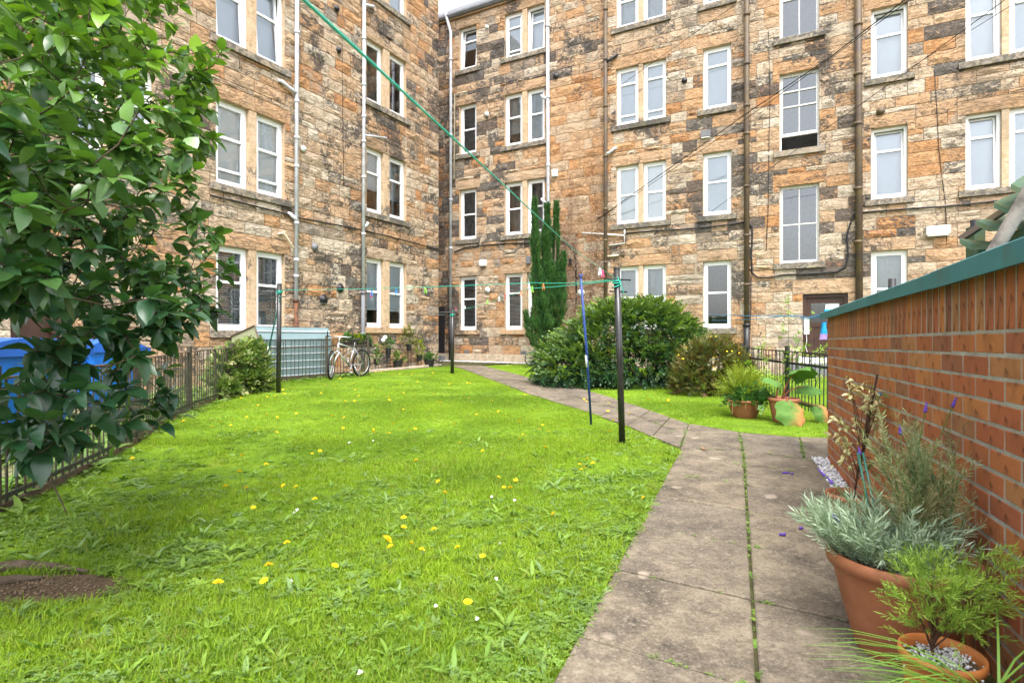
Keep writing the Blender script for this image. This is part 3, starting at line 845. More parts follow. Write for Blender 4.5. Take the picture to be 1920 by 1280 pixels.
# a further column and a dark back door beyond the shrub
cZ = (sL(120), sL(290)); mZ = (sL(200), sL(222))
for k in range(1, 4):
    win_set(WING, FL, L_open, L_block, *cZ, *zA[k], [dict(rails=(.4,), inner='blind')] * 2, mZ, (.4, .2))
wd0, wd1 = sL(20), sL(118)
L_open.append((wd0, wd1, .1, 1.9)); L_block += [(wd0, wd1, -.4, 1.9), (wd0 - .2, wd1 + .2, 1.9, 2.25)]
dressed(WING, FL, 'lintel', wd0 - .2, wd1 + .2, 1.9, 2.25, -.03, 0, .3, .3, True)
MB().fbox(FL, wd1 - .12, wd1, .1, 1.9, -.2, -.1).fbox(FL, wd0, wd0 + .1, .1, 1.9, -.2, -.1).build('door_frame', M_DOOR, WING)
MB().fbox(FL, wd0 + .1, wd0 + .75, .1, 1.88, -.26, -.2).build('door', M_DOOR, WING)
Ls0, Ls1, zbL, ztL = sL(-330), Lcorner, -.25, 13.6
def toneL(a, z):
    t = float(np.clip(RS.choice([.05, .2, .36, .5, .64, .76, .92], p=[.14, .26, .26, .18, .07, .03, .06]) + RS.uniform(-.06, .06), 0, 1))
    dark = noise2(a, z, .42, 8.3) + RS.uniform(-.5, .5)
    so = RS.uniform(.8, 1.0) if dark > .62 else (RS.uniform(.45, .75) if dark > .18 else RS.uniform(.1, .5))
    if z > 6.5 and a > sL(770): t, so = min(1, max(t, .15) * .8 + .12), so + .12
    return np.array([t, min(1, so), RS.rand()])
nL = lay_stones(WING, FL, Ls0, Ls1, .02, ztL, L_block, toneL, [.30, .32, .28, .33, .29])
backing(WING, FL, Ls0, Ls1, zbL, ztL, L_open)
# the wing's end wall, returning from the corner
class Ret(Frame):
    def __init__(s):
        s.O = FL.p(Lcorner, 0, 0); s.d = -FL.n; s.n = FL.d
m = MB().fbox(FL, Ls0, Ls1 - .02, ztL - .3, ztL + .02, -6, -.03)
m.add([FL.p(Ls1 - .006, zbL, -.02), FL.p(Ls1 - .006, zbL, -6), FL.p(Ls1 - .006, ztL, -6), FL.p(Ls1 - .006, ztL, -.02)], [(0, 1, 2, 3)])
m.build('end_wall', M_DRESS, WING, tint=np.array([.6, .5, .4]))
def tubeL(name, pts, r, mat):
    return MB().tube([FL.p(sL(x), FL.z_of(x, y), d) for (x, y, d) in pts], r, 8).build(name, mat, WING, True)
def pl(x, z, d=.09): return FL.p(sL(x), z, d)
downpipe(WING, [pl(553, 13.4), pl(550.5, 2.0)], .05, M_PIPEG, [pl(553 - (13 - z) * .2, z) for z in (8.6, 6.9, 6.0, 5.3, 3.9, 3.0, 2.6)])
downpipe(WING, [pl(550.4, 2.02), pl(550.4, .2)], .055, M_RUST, [pl(550.4, 2.0)])
downpipe(WING, [pl(679, 13.4), pl(676.5, 2.35)], .05, M_PIPEG, [pl(678.6 - (13 - z) * .15, z) for z in (9.5, 8.2, 7.3, 6.6, 5.6, 4.0)])
downpipe(WING, [pl(676.4, 2.38), pl(676.2, .2)], .06, M_GUTTER, [pl(676.4, 2.35), pl(676.3, 1.2)])
for (x, y, dx) in ((553, 178, -.45), (678, 10, .4), (553, 415, -.2), (676, 426, .22)):
    s_, z_ = sL(x), FL.z_of(x, y)
    MB().tube([FL.p(s_, z_, .09), FL.p(s_ + dx * .5, z_ + .05, .1), FL.p(s_ + dx, z_ + .14, .07), FL.p(s_ + dx * 1.1, z_ + .17, -.02)], .045, 8).build('waste_branch', M_PIPEG, WING, True)
tubeL('overflow_pipe', [(549, 465, .08), (543, 463, .1), (530, 442, .1), (526, 437, .1), (520, 439, .02)], .024, M_CREAM)
tubeL('overflow_pipe', [(676, 254, .08), (720, 260, .1)], .028, M_PIPEG)
tubeL('wall_cable', [(392, 366, .04), (440, 378, .05), (520, 398, .05), (560, 409, .05), (675, 431, .05), (760, 452, .05), (820, 468, .04)], .018, M_CABLE)
tubeL('wall_cable', [(640, 60, .03), (641, 200, .03), (643, 350, .03)], .006, M_CABLE)
for (x, y, r, mt) in ((566.5, 279.5, .055, M_PLASTICW), (633, 95, .06, M_BLACKP), (636, 540, .085, M_BLACKP), (605, 561, .09, M_BLACKP), (588, 463, .07, M_GUTTER), (629, 17, .06, M_BLACKP)):
    flue(FL, WING, x, y, r, mt, .09)
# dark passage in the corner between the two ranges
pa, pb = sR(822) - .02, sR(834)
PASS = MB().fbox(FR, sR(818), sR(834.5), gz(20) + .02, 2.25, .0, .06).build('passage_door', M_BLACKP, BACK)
MB().fbox(FR, sR(820), sR(834.5), 1.92, 1.96, .06, .075).build('door_rail', M_GUTTER, PASS)
MB().fbox(FR, sR(815), sR(836), gz(20) - .1, gz(20) + .22, .0, .3).build('door_step', M_GUTTER, BACK)
# ------------------------------------------------------------------ ground, lawns, paths
def ground_mat(name, stops, sc_=1.2, fine=60, bump=0.5, dist=.02):
    t = NT(name); P = t.pos()
    n = t.noise(sc_, 6, 0.65, P); f = t.noise(fine, 4, 0.7, P)
    c = t.ramp(t.math('ADD', t.math('MULTIPLY', n, .75), t.math('MULTIPLY', f, .25)), stops)
    return t.done(t.pbr(c, .95, .1, t.bump(f, bump, dist)))
M_SOIL = ground_mat('garden_soil', [(.3, (.045, .032, .02)), (.5, (.085, .06, .035)), (.7, (.11, .085, .05))], 5)
M_LAWN = ground_mat('lawn_moss_and_thatch', [(.3, (.055, .085, .012)), (.47, (.11, .20, .014)), (.6, (.16, .245, .018)), (.74, (.19, .17, .035))], 1.7)
M_YARD = ground_mat('weedy_gravel', [(.3, (.09, .11, .03)), (.5, (.20, .17, .11)), (.7, (.13, .18, .04))], 1.5)

def sheet(name, pts, dz, mat, kind='structure'):
    v = [(p[0], p[1], gz(p[1]) + dz) for p in pts]
    return mesh_obj(name, v, [tuple(range(len(v)))], mat, None, kind=kind)
sheet('ground', [(-150, -60), (150, -60), (150, 200), (-150, 200)], -.03, M_YARD)

FENCE_PX = [(-60, 1010), (13, 959), (210, 859), (319.5, 788.5), (364, 767), (425, 745), (479, 726)]
fence_line = [Vector((-2.55, 1.2, 0)), Vector((-2.95, 2.7, 0))] + [gnd(*p) for p in FENCE_PX[1:]]
LEFT_EDGE = [gnd(*p) for p in ((1040, 1276), (1093, 1189), (1162, 1059), (1202, 992), (1231, 935), (1275, 847))]
e0 = LEFT_EDGE[0] + (LEFT_EDGE[0] - LEFT_EDGE[-1]).normalized() * 1.6
FAR_L = [gnd(*p) for p in ((1275, 842), (1230, 824), (1174, 799), (1090, 770), (1000, 742), (930, 716), (870, 693), (846, 685.5))]
FAR_R = [gnd(*p) for p in ((1292, 796), (1230, 775), (1164, 752), (1082, 727), (1000, 711), (960, 700), (905, 686))]
lawn_poly = fence_line + [gnd(480, 722), gnd(560, 714), gnd(690, 699), gnd(822, 687.5)] + FAR_L[::-1][:-1] + LEFT_EDGE[::-1] + [e0, Vector((-2.4, .4, 0))]
sheet('lawn', lawn_poly, .0, M_LAWN)
strip_poly = FAR_R[::-1] + [gnd(1328, 804), gnd(1394, 814), gnd(1459, 820.6), gnd(1554, 823), gnd(1640, 826), Vector((8.5, 8.0, 0)), Vector((9, 14.0, 0)), gnd(1500, 708), gnd(1395, 697), gnd(1200, 690), gnd(1000, 682)]
sheet('grass_strip', strip_poly, .0, M_LAWN)

def slab_mat():
    t = NT('weathered_concrete_slab'); P = t.pos()
    rr = t.rnd()
    n = t.noise(1.5, 6, .65, P); m2 = t.noise(6.0, 5, .7, P); f = t.noise(90, 3, .7, P); g = t.vor(170, P)
    c = t.ramp(t.math('ADD', t.math('MULTIPLY', n, .6), t.math('MULTIPLY', m2, .4)), [(.36, (.052, .042, .031)), (.45, (.105, .085, .060)), (.54, (.165, .133, .092)), (.64, (.225, .186, .130))])
    c = t.mix(t.math('MULTIPLY', rr, .35), c, (.10, .085, .072))
    c = t.mix(t.math('MULTIPLY', t.smooth(f, .5, .75), .55), c, (.27, .235, .19))
    c = t.mix(t.math('MULTIPLY', t.smooth(f, .5, .25), .6), c, (.028, .025, .022))
    sp_ = t.noise(34, 4, .75, P)
    c = t.mix(t.math('MULTIPLY', t.smooth(sp_, .54, .68), .5), c, (.30, .255, .19))
    c = t.mix(t.math('MULTIPLY', t.smooth(sp_, .46, .33), .5), c, (.040, .034, .028))
    warp = t.addv(P, t.n('ShaderNodeVectorMath', {0: t.n('ShaderNodeTexNoise', {'Scale': 5.0, 'Vector': P}).outputs['Color'], 1: (.16, .16, .0)}, operation='MULTIPLY').outputs[0])
    lich = t.smooth(t.vor(4.3, warp), .20, .13)                 # pale lichen rosettes
    sel = t.smooth(t.noise(2.1, 2, .5, P), .46, .56)
    c = t.mix(t.math('MULTIPLY', t.math('MULTIPLY', lich, sel), t.math('ADD', .45, t.math('MULTIPLY', m2, .5))), c, (.30, .25, .19))
    return t.done(t.pbr(c, .88, .2, t.bump(t.math('ADD', f, t.math('MULTIPLY', g, .6)), .45, .004)))
M_SLAB = slab_mat()
M_BED = ground_mat('mossy_joint_filling', [(.3, (.035, .03, .02)), (.5, (.06, .055, .025)), (.66, (.07, .09, .02))], 6)

PATH = thing('path', 'concrete slab path bending from the brick wall across the lawn to the corner passage', None, (1.2, 4.0, gz(4)), kind='structure')
def slab(q, gap=.007):
    c = sum((Vector((p.x, p.y, 0)) for p in q), Vector()) / len(q)
    n = len(q); dzr = RS.uniform(-.003, .004)
    def inset(d):
        out = []
        for i in range(n):
            p = Vector((q[i].x, q[i].y, 0)); a = Vector((q[i - 1].x, q[i - 1].y, 0)); b = Vector((q[(i + 1) % n].x, q[(i + 1) % n].y, 0))
            u, v = (a - p).normalized(), (b - p).normalized()
            s = max(.35, abs(u.cross(v).z))
            out.append(p + (u + v) * (d / s))
        return out
    o, i_ = inset(gap), inset(gap + .006)
    tx, ty = RS.uniform(-.004, .004, 2)
    H = lambda p, e: (p.x, p.y, gz(p.y) + .016 + dzr + e + tx * (p.x - c.x) + ty * (p.y - c.y))
    vs = [H(p, -.06) for p in o] + [H(p, -.005) for p in o] + [H(p, 0) for p in i_]
    fs = [(k, (k + 1) % n, n + (k + 1) % n, n + k) for k in range(n)] + [(n + k, n + (k + 1) % n, 2 * n + (k + 1) % n, 2 * n + k) for k in range(n)] + [tuple(2 * n + k for k in range(n))]
    mesh_obj('slab', vs, fs, M_SLAB, PATH, base=(c.x, c.y, gz(c.y)))

def isect(p, d, a, e):
    """2D: p+t*d with a+s*e"""
    den = d.x * e.y - d.y * e.x
    t_ = ((a.x - p.x) * e.y - (a.y - p.y) * e.x) / den
    return Vector((p.x + d.x * t_, p.y + d.y * t_, 0))
c0, c1 = gnd(1420, 1280), gnd(1394, 849)
cd = (c1 - c0); cd = cd / cd.y
bdir = Vector((-.852, .524, 0))
le, led = LEFT_EDGE[0], (LEFT_EDGE[-1] - LEFT_EDGE[0])
wp, wdv = FB.p(0, 0, .10), FB.d
rows = []
for k in range(1, 10):
    C = c0 + cd * (.594 * k - c0.y)
    rows.append((isect(C, bdir, le, led), C, isect(C, bdir, wp, wdv)))
rows[-1] = (gnd(1275, 842), gnd(1394, 848), gnd(1582, 873))
for k in range(len(rows) - 1):
    a, b = rows[k], rows[k + 1]
    slab([a[0], a[1], b[1], b[0]])
    if (a[2] - a[1]).length > .95:
        m0, m1 = a[1] + (a[2] - a[1]) * .62, b[1] + (b[2] - b[1]) * .62
        slab([a[1], m0, m1, b[1]]); slab([m0, a[2], b[2], m1])
    else:
        slab([a[1], a[2], b[2], b[1]])
band = [((1275, 842), (1291, 796)), ((1393, 848), (1386, 812.5)), ((1508, 862), (1499, 822)), ((1640, 882), (1605, 824.5)), ((1900, 915), (1760, 828))]
for (l0, u0), (l1_, u1) in zip(band[:-1], band[1:]):
    slab([gnd(*l0), gnd(*l1_), gnd(*u1), gnd(*u0)])
def interp_edge(E, Y):
    for p, q in zip(E[:-1], E[1:]):
        if p.y <= Y <= q.y: return p + (q - p) * ((Y - p.y) / (q.y - p.y))
    return E[-1] if Y > E[-1].y else E[0]
yL = [FAR_L[0].y + .02]; 
ys = np.arange(0, 16) / 15.0
prev = None
for t_ in ys:
    yl = FAR_L[0].y + (FAR_L[-1].y - FAR_L[0].y) * (t_ ** 1.15); yr = FAR_R[0].y + (FAR_R[-1].y - FAR_R[0].y) * (t_ ** 1.15)
    cur = (interp_edge(FAR_L, yl), interp_edge(FAR_R, yr))
    if prev:
        m0, m1 = prev[0] + (prev[1] - prev[0]) * .52, cur[0] + (cur[1] - cur[0]) * .52
        slab([prev[0], m0, m1, cur[0]]); slab([m0, prev[1], cur[1], m1])
    prev = cur
sheet('path_bed', [e0] + [r[0] for r in rows[::1]] + FAR_L[1:] + FAR_R[::-1] + [gnd(1386, 810), gnd(1499, 820), gnd(1605, 823), gnd(1760, 826), gnd(1900, 918), gnd(1590, 874)] + [FB.p(0.2, 0, .02)], .004, M_BED)
sheet('paved_court', [gnd(822, 688), gnd(846, 686), gnd(905, 684.5), gnd(985, 679), gnd(1010, 677), gnd(1000, 672), gnd(840, 668), gnd(818, 676)], .006, M_BED)
for a_, b_ in (((690, 697.5), (752, 692)), ((752, 692), (821, 685.5))):    # pale edging below the wing's pots
    p, q = gnd(*a_), gnd(*b_)
    m = MB(); dirv = (q - p).normalized(); nn = Vector((-dirv.y, dirv.x, 0)) * .05
    m.hexa([p - nn, q - nn, q + nn, p + nn] + [v + Vector((0, 0, .06)) for v in (p - nn, q - nn, q + nn, p + nn)])
    o = m.build('kerb_stone', M_DRESS, None, tint=np.array([.05, .1, .4]), base=tuple(p)); o['kind'] = 'structure'
sheet('wing_border', [gnd(480, 724), gnd(690, 700), gnd(822, 688)] + [FL.p(Lcorner, 0, .02), FL.p(sL(470), 0, .02)], -.012, M_YARD)

# ------------------------------------------------------------------ brick bin store with its green sheet roof
def brick_mat():
    t = NT('orange_red_facing_brick'); P = t.coord(); rr = t.rnd()
    W = t.pos()
    base = t.ramp(rr, [(0, (.33, .105, .045)), (.2, (.38, .125, .048)), (.42, (.42, .165, .056)), (.6, (.35, .105, .046)), (.78, (.24, .10, .055)), (.9, (.40, .18, .070)), (1, (.20, .082, .050))])
    n = t.noise(7, 5, .7, W); base = t.mix(t.math('MULTIPLY', t.smooth(n, .48, .7), .5), base, (.17, .058, .03))
    drag = t.noise(27, 4, .7, t.scale(P, (1, 1, .22)))            # drag-wire texture: small vertical pits
    pit = t.smooth(drag, .55, .64)
    base = t.mix(t.math('MULTIPLY', pit, .75), base, (.055, .022, .014))
    sal = t.smooth(t.noise(3.2, 5, .7, W), .62, .8)
    base = t.mix(t.math('MULTIPLY', sal, .30), base, (.42, .30, .22))
    sep = t.n('ShaderNodeSeparateXYZ'); t.set(sep.inputs[0], W)
    run = t.noise(6.0, 4, .65, t.scale(W, (1, 1, .22)))
    base = t.mix(t.math('MULTIPLY', t.smooth(run, .52, .72), .45), base, (.085, .06, .04))
    h = t.math('SUBTRACT', t.noise(35, 4, .7, P), pit)
    return t.done(t.pbr(base, .85, .2, t.bump(h, .55, .004)))
M_BRICK = brick_mat()
M_PALEMORT = ground_mat('pale_brick_mortar', [(.3, (.22, .195, .155)), (.5, (.33, .305, .26)), (.7, (.43, .40, .355))], 8)
def teal():
    t = NT('teal_painted_sheet'); P = t.pos()
    n = t.noise(2.5, 6, .7, P); f = t.noise(30, 4, .7, P)
    c = t.ramp(n, [(.3, (.028, .135, .160)), (.55, (.036, .185, .215)), (.75, (.06, .235, .262))])
    c = t.mix(t.math('MULTIPLY', t.smooth(f, .6, .75), .35), c, (.13, .17, .14))
    drip = t.noise(9, 5, .7, t.scale(P, (1, 1, .3)))
    c = t.mix(t.math('MULTIPLY', t.smooth(drip, .55, .72), .5), c, (.075, .095, .065))
    return t.done(t.pbr(c, .45, .4, t.bump(f, .06, .003)))
M_TEAL = teal()
sFar, sNear = FB.s_of(1552), 1.05
STORE = thing('bin_store', 'low orange brick bin store with soldier course and teal sheet roof edge', 'brick store', FB.p((sFar + sNear) / 2, 0))
tilt = lambda a: (sFar - a) * .0105
def brick_mesh(L, H, D=.10, ch=.003, k=0):
    rs = np.random.RandomState(k)
    m = MB(); x, z = L / 2, H / 2
    o = [(-x, -z), (x, -z), (x, z), (-x, z)]; i_ = [(-x + ch, -z + ch), (x - ch, -z + ch), (x - ch, z - ch), (-x + ch, z - ch)]
    j = lambda: rs.uniform(-.0012, .0012)
    vs = [FB.d * (a + j()) + FB.n * (-D) + Vector((0, 0, c + j())) for a, c in o] + [FB.d * (a + j()) + FB.n * (-ch) + Vector((0, 0, c + j())) for a, c in o] + [FB.d * (a + j()) + FB.n * 0.0 + Vector((0, 0, c + j())) for a, c in i_]
    fs = [(q, (q + 1) % 4, 4 + (q + 1) % 4, 4 + q) for q in range(4)] + [(4 + q, 4 + (q + 1) % 4, 8 + (q + 1) % 4, 8 + q) for q in range(4)] + [(8, 9, 10, 11)]
    me = bpy.data.meshes.new('brick'); me.from_pydata([tuple(v) for v in vs], [], fs); me.materials.append(M_BRICK); me.update()
    return me
BM = {}
def lay_brick(a, zc, L, H, nm='brick'):
    key = (round(L, 3), round(H, 3), int(RS.randint(3)))
    if key not in BM: BM[key] = brick_mesh(L, H, k=len(BM))
    o = bpy.data.objects.new(nm, BM[key]); link(o, STORE)
    o.location = FB.p(a, zc + tilt(a), RS.uniform(-.0003, .0012)) - org_of(STORE)
cz = 1.083                                     # underside of the soldier course at the far end
for r in range(16):
    zc = cz - .005 - .0325 - .075 * r
    if zc < -.04: break
    a = sFar - .005 - (0.0 if r % 2 == 0 else .105 + .005)
    if r % 2: lay_brick(sFar - .005 - .0512, zc, .1025, .065)
    while a > sNear:
        lay_brick(a - .1075, zc, .215, .065); a -= .225
a = sFar - .005
while a > sNear:
    lay_brick(a - .0325, cz + .005 + .1075, .065, .215, 'soldier_brick'); a -= .075
m = MB()
pts = lambda s_, z0_, z1_: [FB.p(s_, z0_, -.009), FB.p(s_, z0_, -.215)]
m.hexa([FB.p(sNear, -.1, -.0012), FB.p(sFar - .004, -.1, -.0012), FB.p(sFar - .004, -.1, -.215), FB.p(sNear, -.1, -.215),
        FB.p(sNear, 1.31 + tilt(sNear), -.0012), FB.p(sFar - .004, 1.31, -.0012), FB.p(sFar - .004, 1.31, -.215), FB.p(sNear, 1.31 + tilt(sNear), -.215)])
m.build('mortar_core', M_PALEMORT, STORE)
m = MB()                                       # gable and back walls of the store, seen only from the side
m.fbox(FB, sFar - .22, sFar - .008, -.1, 1.30, -1.6, -.22).fbox(FB, sNear, sFar - .22, -.1, 1.3, -1.6, -1.4)
m.build('rear_wall', M_BRICK, STORE)
def zfas(x, y, d=.055):                         # heights of the roof edge read along its length
    r = Vector(((x - HX) / F, 1.0, 0)); Y = (FB.dist + d) / r.dot(FB.n)
    return (r * Y).dot(FB.d), CAMZ + (HY - y) / F * Y
prof = []
for (x, yt, yb) in ((1536, 588.5, 600), (1640, 551, 569), (1744, 513, 540.5), (1920, 444.5, 489.5), (2200, 331, 403)):
    a, zt_ = zfas(x, yt); _, zb_ = zfas(x, yb); prof.append((a, zt_, zb_))
def fascia(p, nm):
    m = MB(); vs = []
    for (a, zt_, zb_) in p:
        vs += [FB.p(a, zb_, .05), FB.p(a, zt_, .055), FB.p(a, zt_ + .012, .03), FB.p(a, zt_ + .05, -1.6), FB.p(a, zb_ + .05, -1.6), FB.p(a, zb_ + .012, .0)]
    fs = []
    for i in range(len(p) - 1):
        k = 6 * i
        fs += [(k + j, k + (j + 1) % 6, k + 6 + (j + 1) % 6, k + 6 + j) for j in range(6)]
    fs += [tuple(range(6))[::-1], tuple(6 * (len(p) - 1) + j for j in range(6))]
    m.add(vs, fs); return m.build(nm, M_TEAL, STORE)
fascia(prof[:3], 'roof_sheet')
p2 = [(prof[2][0] + .01, prof[2][1] + .003, prof[2][2] - .003)] + prof[3:]
fascia(p2, 'roof_sheet')
fe = FB.p(sFar + .035, 0, -.10)
MB().tube([fe + Vector((0, 0, 1.27)), fe + Vector((0, 0, 0))], .034, 10).build('downpipe', M_BLACKP, STORE, True)

# ------------------------------------------------------------------ fences
def bar_fence(name, label, line, h, spacing, posts, mat, net=None, midrail=False, base_board=None, toprail=None, group='garden railings'):
    """line: ground points; upright bars between a top and a bottom rail"""
    Fn = thing(name, label, 'fence', line[0] + Vector((0, 0, 0)), group)
    L = [0]
    for p, q in zip(line[:-1], line[1:]): L.append(L[-1] + (q - p).length)
    def pos(s):
        for i in range(len(line) - 1):
            if s <= L[i + 1] + 1e-6:
                p = line[i] + (line[i + 1] - line[i]) * ((s - L[i]) / (L[i + 1] - L[i])); break
        else: p = line[-1]
        return Vector((p.x, p.y, gz(p.y)))
    up = lambda z: Vector((0, 0, z))
    bm = bpy.data.meshes.new('bar')
    q = MB().tube([up(.02), up(h)], .0075, 6)
    bm.from_pydata(q.v, [], q.f); bm.materials.append(mat); bm.update()
    n = int(L[-1] / spacing)
    for i in range(n + 1):
        o = bpy.data.objects.new('bar', bm); link(o, Fn)
        o.location = pos(L[-1] * i / n) - org_of(Fn); o.rotation_euler = (RS.normal(0, .012), RS.normal(0, .012), RS.rand() * 6)
    def rail(z, nm, m_, hw=.006, hh=.016):
        m = MB(); N = max(len(line) - 1, 1) * 3
        P = [pos(L[-1] * i / N) for i in range(N + 1)]; vs = []
        for i, p in enumerate(P):
            t_ = (P[min(i + 1, N)] - P[max(i - 1, 0)]).normalized(); s = Vector((-t_.y, t_.x, 0)) * hw
            vs += [p - s + up(z - hh), p + s + up(z - hh), p + s + up(z + hh), p - s + up(z + hh)]
        fs = []
        for i in range(N): fs += [(4 * i + j, 4 * i + (j + 1) % 4, 4 * i + 4 + (j + 1) % 4, 4 * i + 4 + j) for j in range(4)]
        fs += [(3, 2, 1, 0), tuple(4 * N + j for j in range(4))]
        m.add(vs, fs); m.build(nm, m_, Fn)
    rail(h, 'top_rail', toprail or mat, .014, .007); rail(.10, 'bottom_rail', mat)
    if midrail: rail(h - .17, 'middle_rail', mat)
    if base_board: rail(.03, 'edging_board', base_board, .018, .03)
    for s in posts:
        p = pos(L[-1] * s)
        MB().box(p + up((h + .08) / 2), (.05, .05, h + .08)).build('post', mat, Fn)
    if net:
        m = MB(); N = int(L[-1] / .06)
        off_ = Vector((.018, 0, 0))
        for i in range(N + 1):
            p = pos(L[-1] * i / N) + off_; j = RS.uniform(-.012, .012)
            m.tube([p + up(.01), p + up(net * .5) + Vector((j, 0, 0)), p + up(net)], .0016, 3, False)
        for k in range(int(net / .06) + 1):
            m.tube([pos(L[-1] * i / 24) + off_ + up(.06 * k + RS.uniform(-.008, .008)) for i in range(25)], .0016, 3, False)
        m.build('wire_netting', M_NETG, Fn, kind='stuff')
    return Fn
M_NETG = simple('green_wire_netting', (.05, .10, .06), .5, .3, .3, 8)
M_EDGE = simple('weathered_edging_board', (.12, .075, .045), .85, .15, .5, 9, .4, c2=(.07, .06, .04))
M_RAILR = simple('rusty_flaking_rail', (.15, .105, .075), .8, .2, .5, 16, .3, c2=(.06, .048, .04))
M_IRON2 = simple('dull_rusting_iron', (.045, .043, .034), .7, .25, .5, 14, .25, c2=(.08, .06, .036))
lf = [Vector((p.x, p.y, 0)) for p in fence_line]
bar_fence('railing_fence', 'long rusty railing along the left of the lawn with green wire netting and edging board', lf, .83, .098, [0, .22, .45, .67, .86, 1], M_IRON2, net=.62, midrail=False, base_board=M_EDGE, toprail=M_RAILR)
f2 = []
for x in (466, 690):
    r = Vector(((x - HX) / F, 1.0, 0)); Y = -10.45 / r.dot(FL.n); f2.append(Vector((r.x * Y, Y, 0)))
bar_fence('railing_fence', 'dark railing in front of the sage green shed under the ground floor windows', f2, .93, .105, [0, .6, 1], M_IRON2, midrail=True)
bar_fence('railing_fence', 'black railing behind the terracotta pots beside the bin store', [Vector((4.14, 10.4, 0)), Vector((4.05, 7.6, 0)), Vector((4.0, 6.0, 0))], .82, .1, [0, .42, 1], M_IRON, midrail=True)
# ------------------------------------------------------------------ clothes poles, lines, props, pegs
UP = lambda z: Vector((0, 0, z))
M_GREENL = simple('green_plastic_line', (.015, .42, .30), .4, .4, .15, 30, .05)
M_BLUEP = simple('blue_painted_prop', (.02, .055, .23), .4, .4, .3, 14, .1)
M_GREENP = simple('green_painted_prop', (.01, .10, .075), .4, .4, .3, 14, .1)
M_POLE = simple('glossy_black_pole_paint', (.012, .012, .013), .28, .5, .4, 8, .08, c2=(.03, .028, .025))
def pole(bx, by, tx, ty, r, label):
    b = gnd(bx, by); t = at(tx, ty, b.y); t.y += .02
    P = thing('clothes_pole', label, 'clothes pole', b, 'black clothes poles on the lawn')
    MB().tube([b - UP(.05), b + (t - b) * .5, t], r, 14).build('post', M_POLE, P, True)
    MB().tube([t - UP(.001), t + UP(.014)], r * 1.02, 14).build('post_cap', M_IRON, P, True)
    dv = Vector((1, .25, 0)).normalized()
    for z, L in ((.10, .15), (.22, .11)):
        MB().tube([t - UP(z) - dv * L * .7, t - UP(z + .005) + dv * L], .008, 6).build('line_hook', M_IRON, P, True)
    MB().torus(t - UP(.12), r * 1.25, .006, Matrix.Identity(3), 14, 6).torus(t - UP(.135), r * 1.3, .006, Matrix.Rotation(.2, 3, 'X'), 14, 6).torus(t - UP(.17), r * 1.2, .006, Matrix.Rotation(-.4, 3, 'Y'), 14, 6).build('knotted_line', M_GREENL, P, True)
    return P, b, t
P1, B1, T1 = pole(1167, 833, 1157, 504, .032, 'tallest nearest black clothes pole beside the path by the blue prop')
P2, B2, T2 = pole(522, 736, 523, 533, .042, 'black clothes pole in front of the sage green shed')
P3, B3, T3 = pole(848, 700, 848, 580, .05, 'far black clothes pole near the corner passage')
def washing_line(name, label, pts, r, mat=None, sag=0.0, n=24):
    out = []
    for a, b in zip(pts[:-1], pts[1:]):
        for i in range(n):
            t_ = i / n; out.append(a + (b - a) * t_ - UP(sag * 4 * t_ * (1 - t_)))
    out.append(pts[-1])
    o = MB().tube(out, r, 6).build(name, mat or M_GREENL, None, True, base=tuple(pts[0]))
    tag(o, label, 'washing line' if name == 'washing_line' else 'cable')
    return o
near = at(565, -4, .62); near2 = at(380, -130, .42)
washing_line('washing_line', 'bright green washing line slanting from the nearest pole up towards the camera', [T1 - UP(.10), at(1075, 468, 4.5), near, near2], .0022)
washing_line('washing_line', 'green washing line strung from the nearest pole to the pole by the shed', [T1 - UP(.10), at(1000, 530, 7.2), T2 - UP(.10)], .0038, sag=.02)
washing_line('washing_line', 'green washing line dipping from the nearest pole to the far pole', [T1 - UP(.11), at(990, 541, 8.6), at(906, 571, 12.6), T3 - UP(.05)], .005, sag=.01)
washing_line('washing_line', 'thin washing line from the far pole to the pole by the shed', [T3 - UP(.06), T2 - UP(.2)], .0025, simple('grey_line', (.3, .33, .33), .5), sag=.12)
washing_line('washing_line', 'short green line wound down the hook of the nearest pole', [T1 - UP(.08) + Vector((0, -.04, 0)), T1 - UP(.16) + Vector((.03, -.045, 0)), T1 - UP(.235) + Vector((.06, -.03, 0))], .005)
def prop(bx, by, tx, ty, Yt, r, mat, label):
    b = gnd(bx, by); t = at(tx, ty, Yt)
    o = MB().tube([b, (b + t) / 2 + Vector((.008, 0, 0)), t], r, 10).build('clothes_prop', mat, None, True, base=tuple(b))
    tag(o, label, 'clothes prop')
    ax = (t - b).normalized(); s = ax.orthogonal().normalized()
    MB().tube([t, t + ax * .05 + s * .03], r * .6, 6).tube([t, t + ax * .05 - s * .03], r * .6, 6).build('fork', mat, o, True)
    c = b + (t - b) * .45
    MB().tube([c - ax * .07, c + ax * .07], r * 1.07, 10).build('grip_sleeve', M_PLASTICW, o, True)
prop(1108.5, 797, 1089, 522, 6.5, .0145, M_BLUEP, 'leaning blue clothes prop holding up the line beside the nearest pole')
prop(486, 726, 525, 560, T2.y - .06, .014, M_GREENP, 'leaning dark green clothes prop against the pole by the shed')
PEGC = {'pink': (.55, .05, .16), 'white': (.75, .75, .75), 'blue': (.02, .20, .55), 'green': (.22, .55, .03), 'orange': (.60, .16, .02), 'red': (.5, .03, .05)}
PEGM = {k: simple(k + '_peg_plastic', v, .4, .4, .05, 5, .03) for k, v in PEGC.items()}
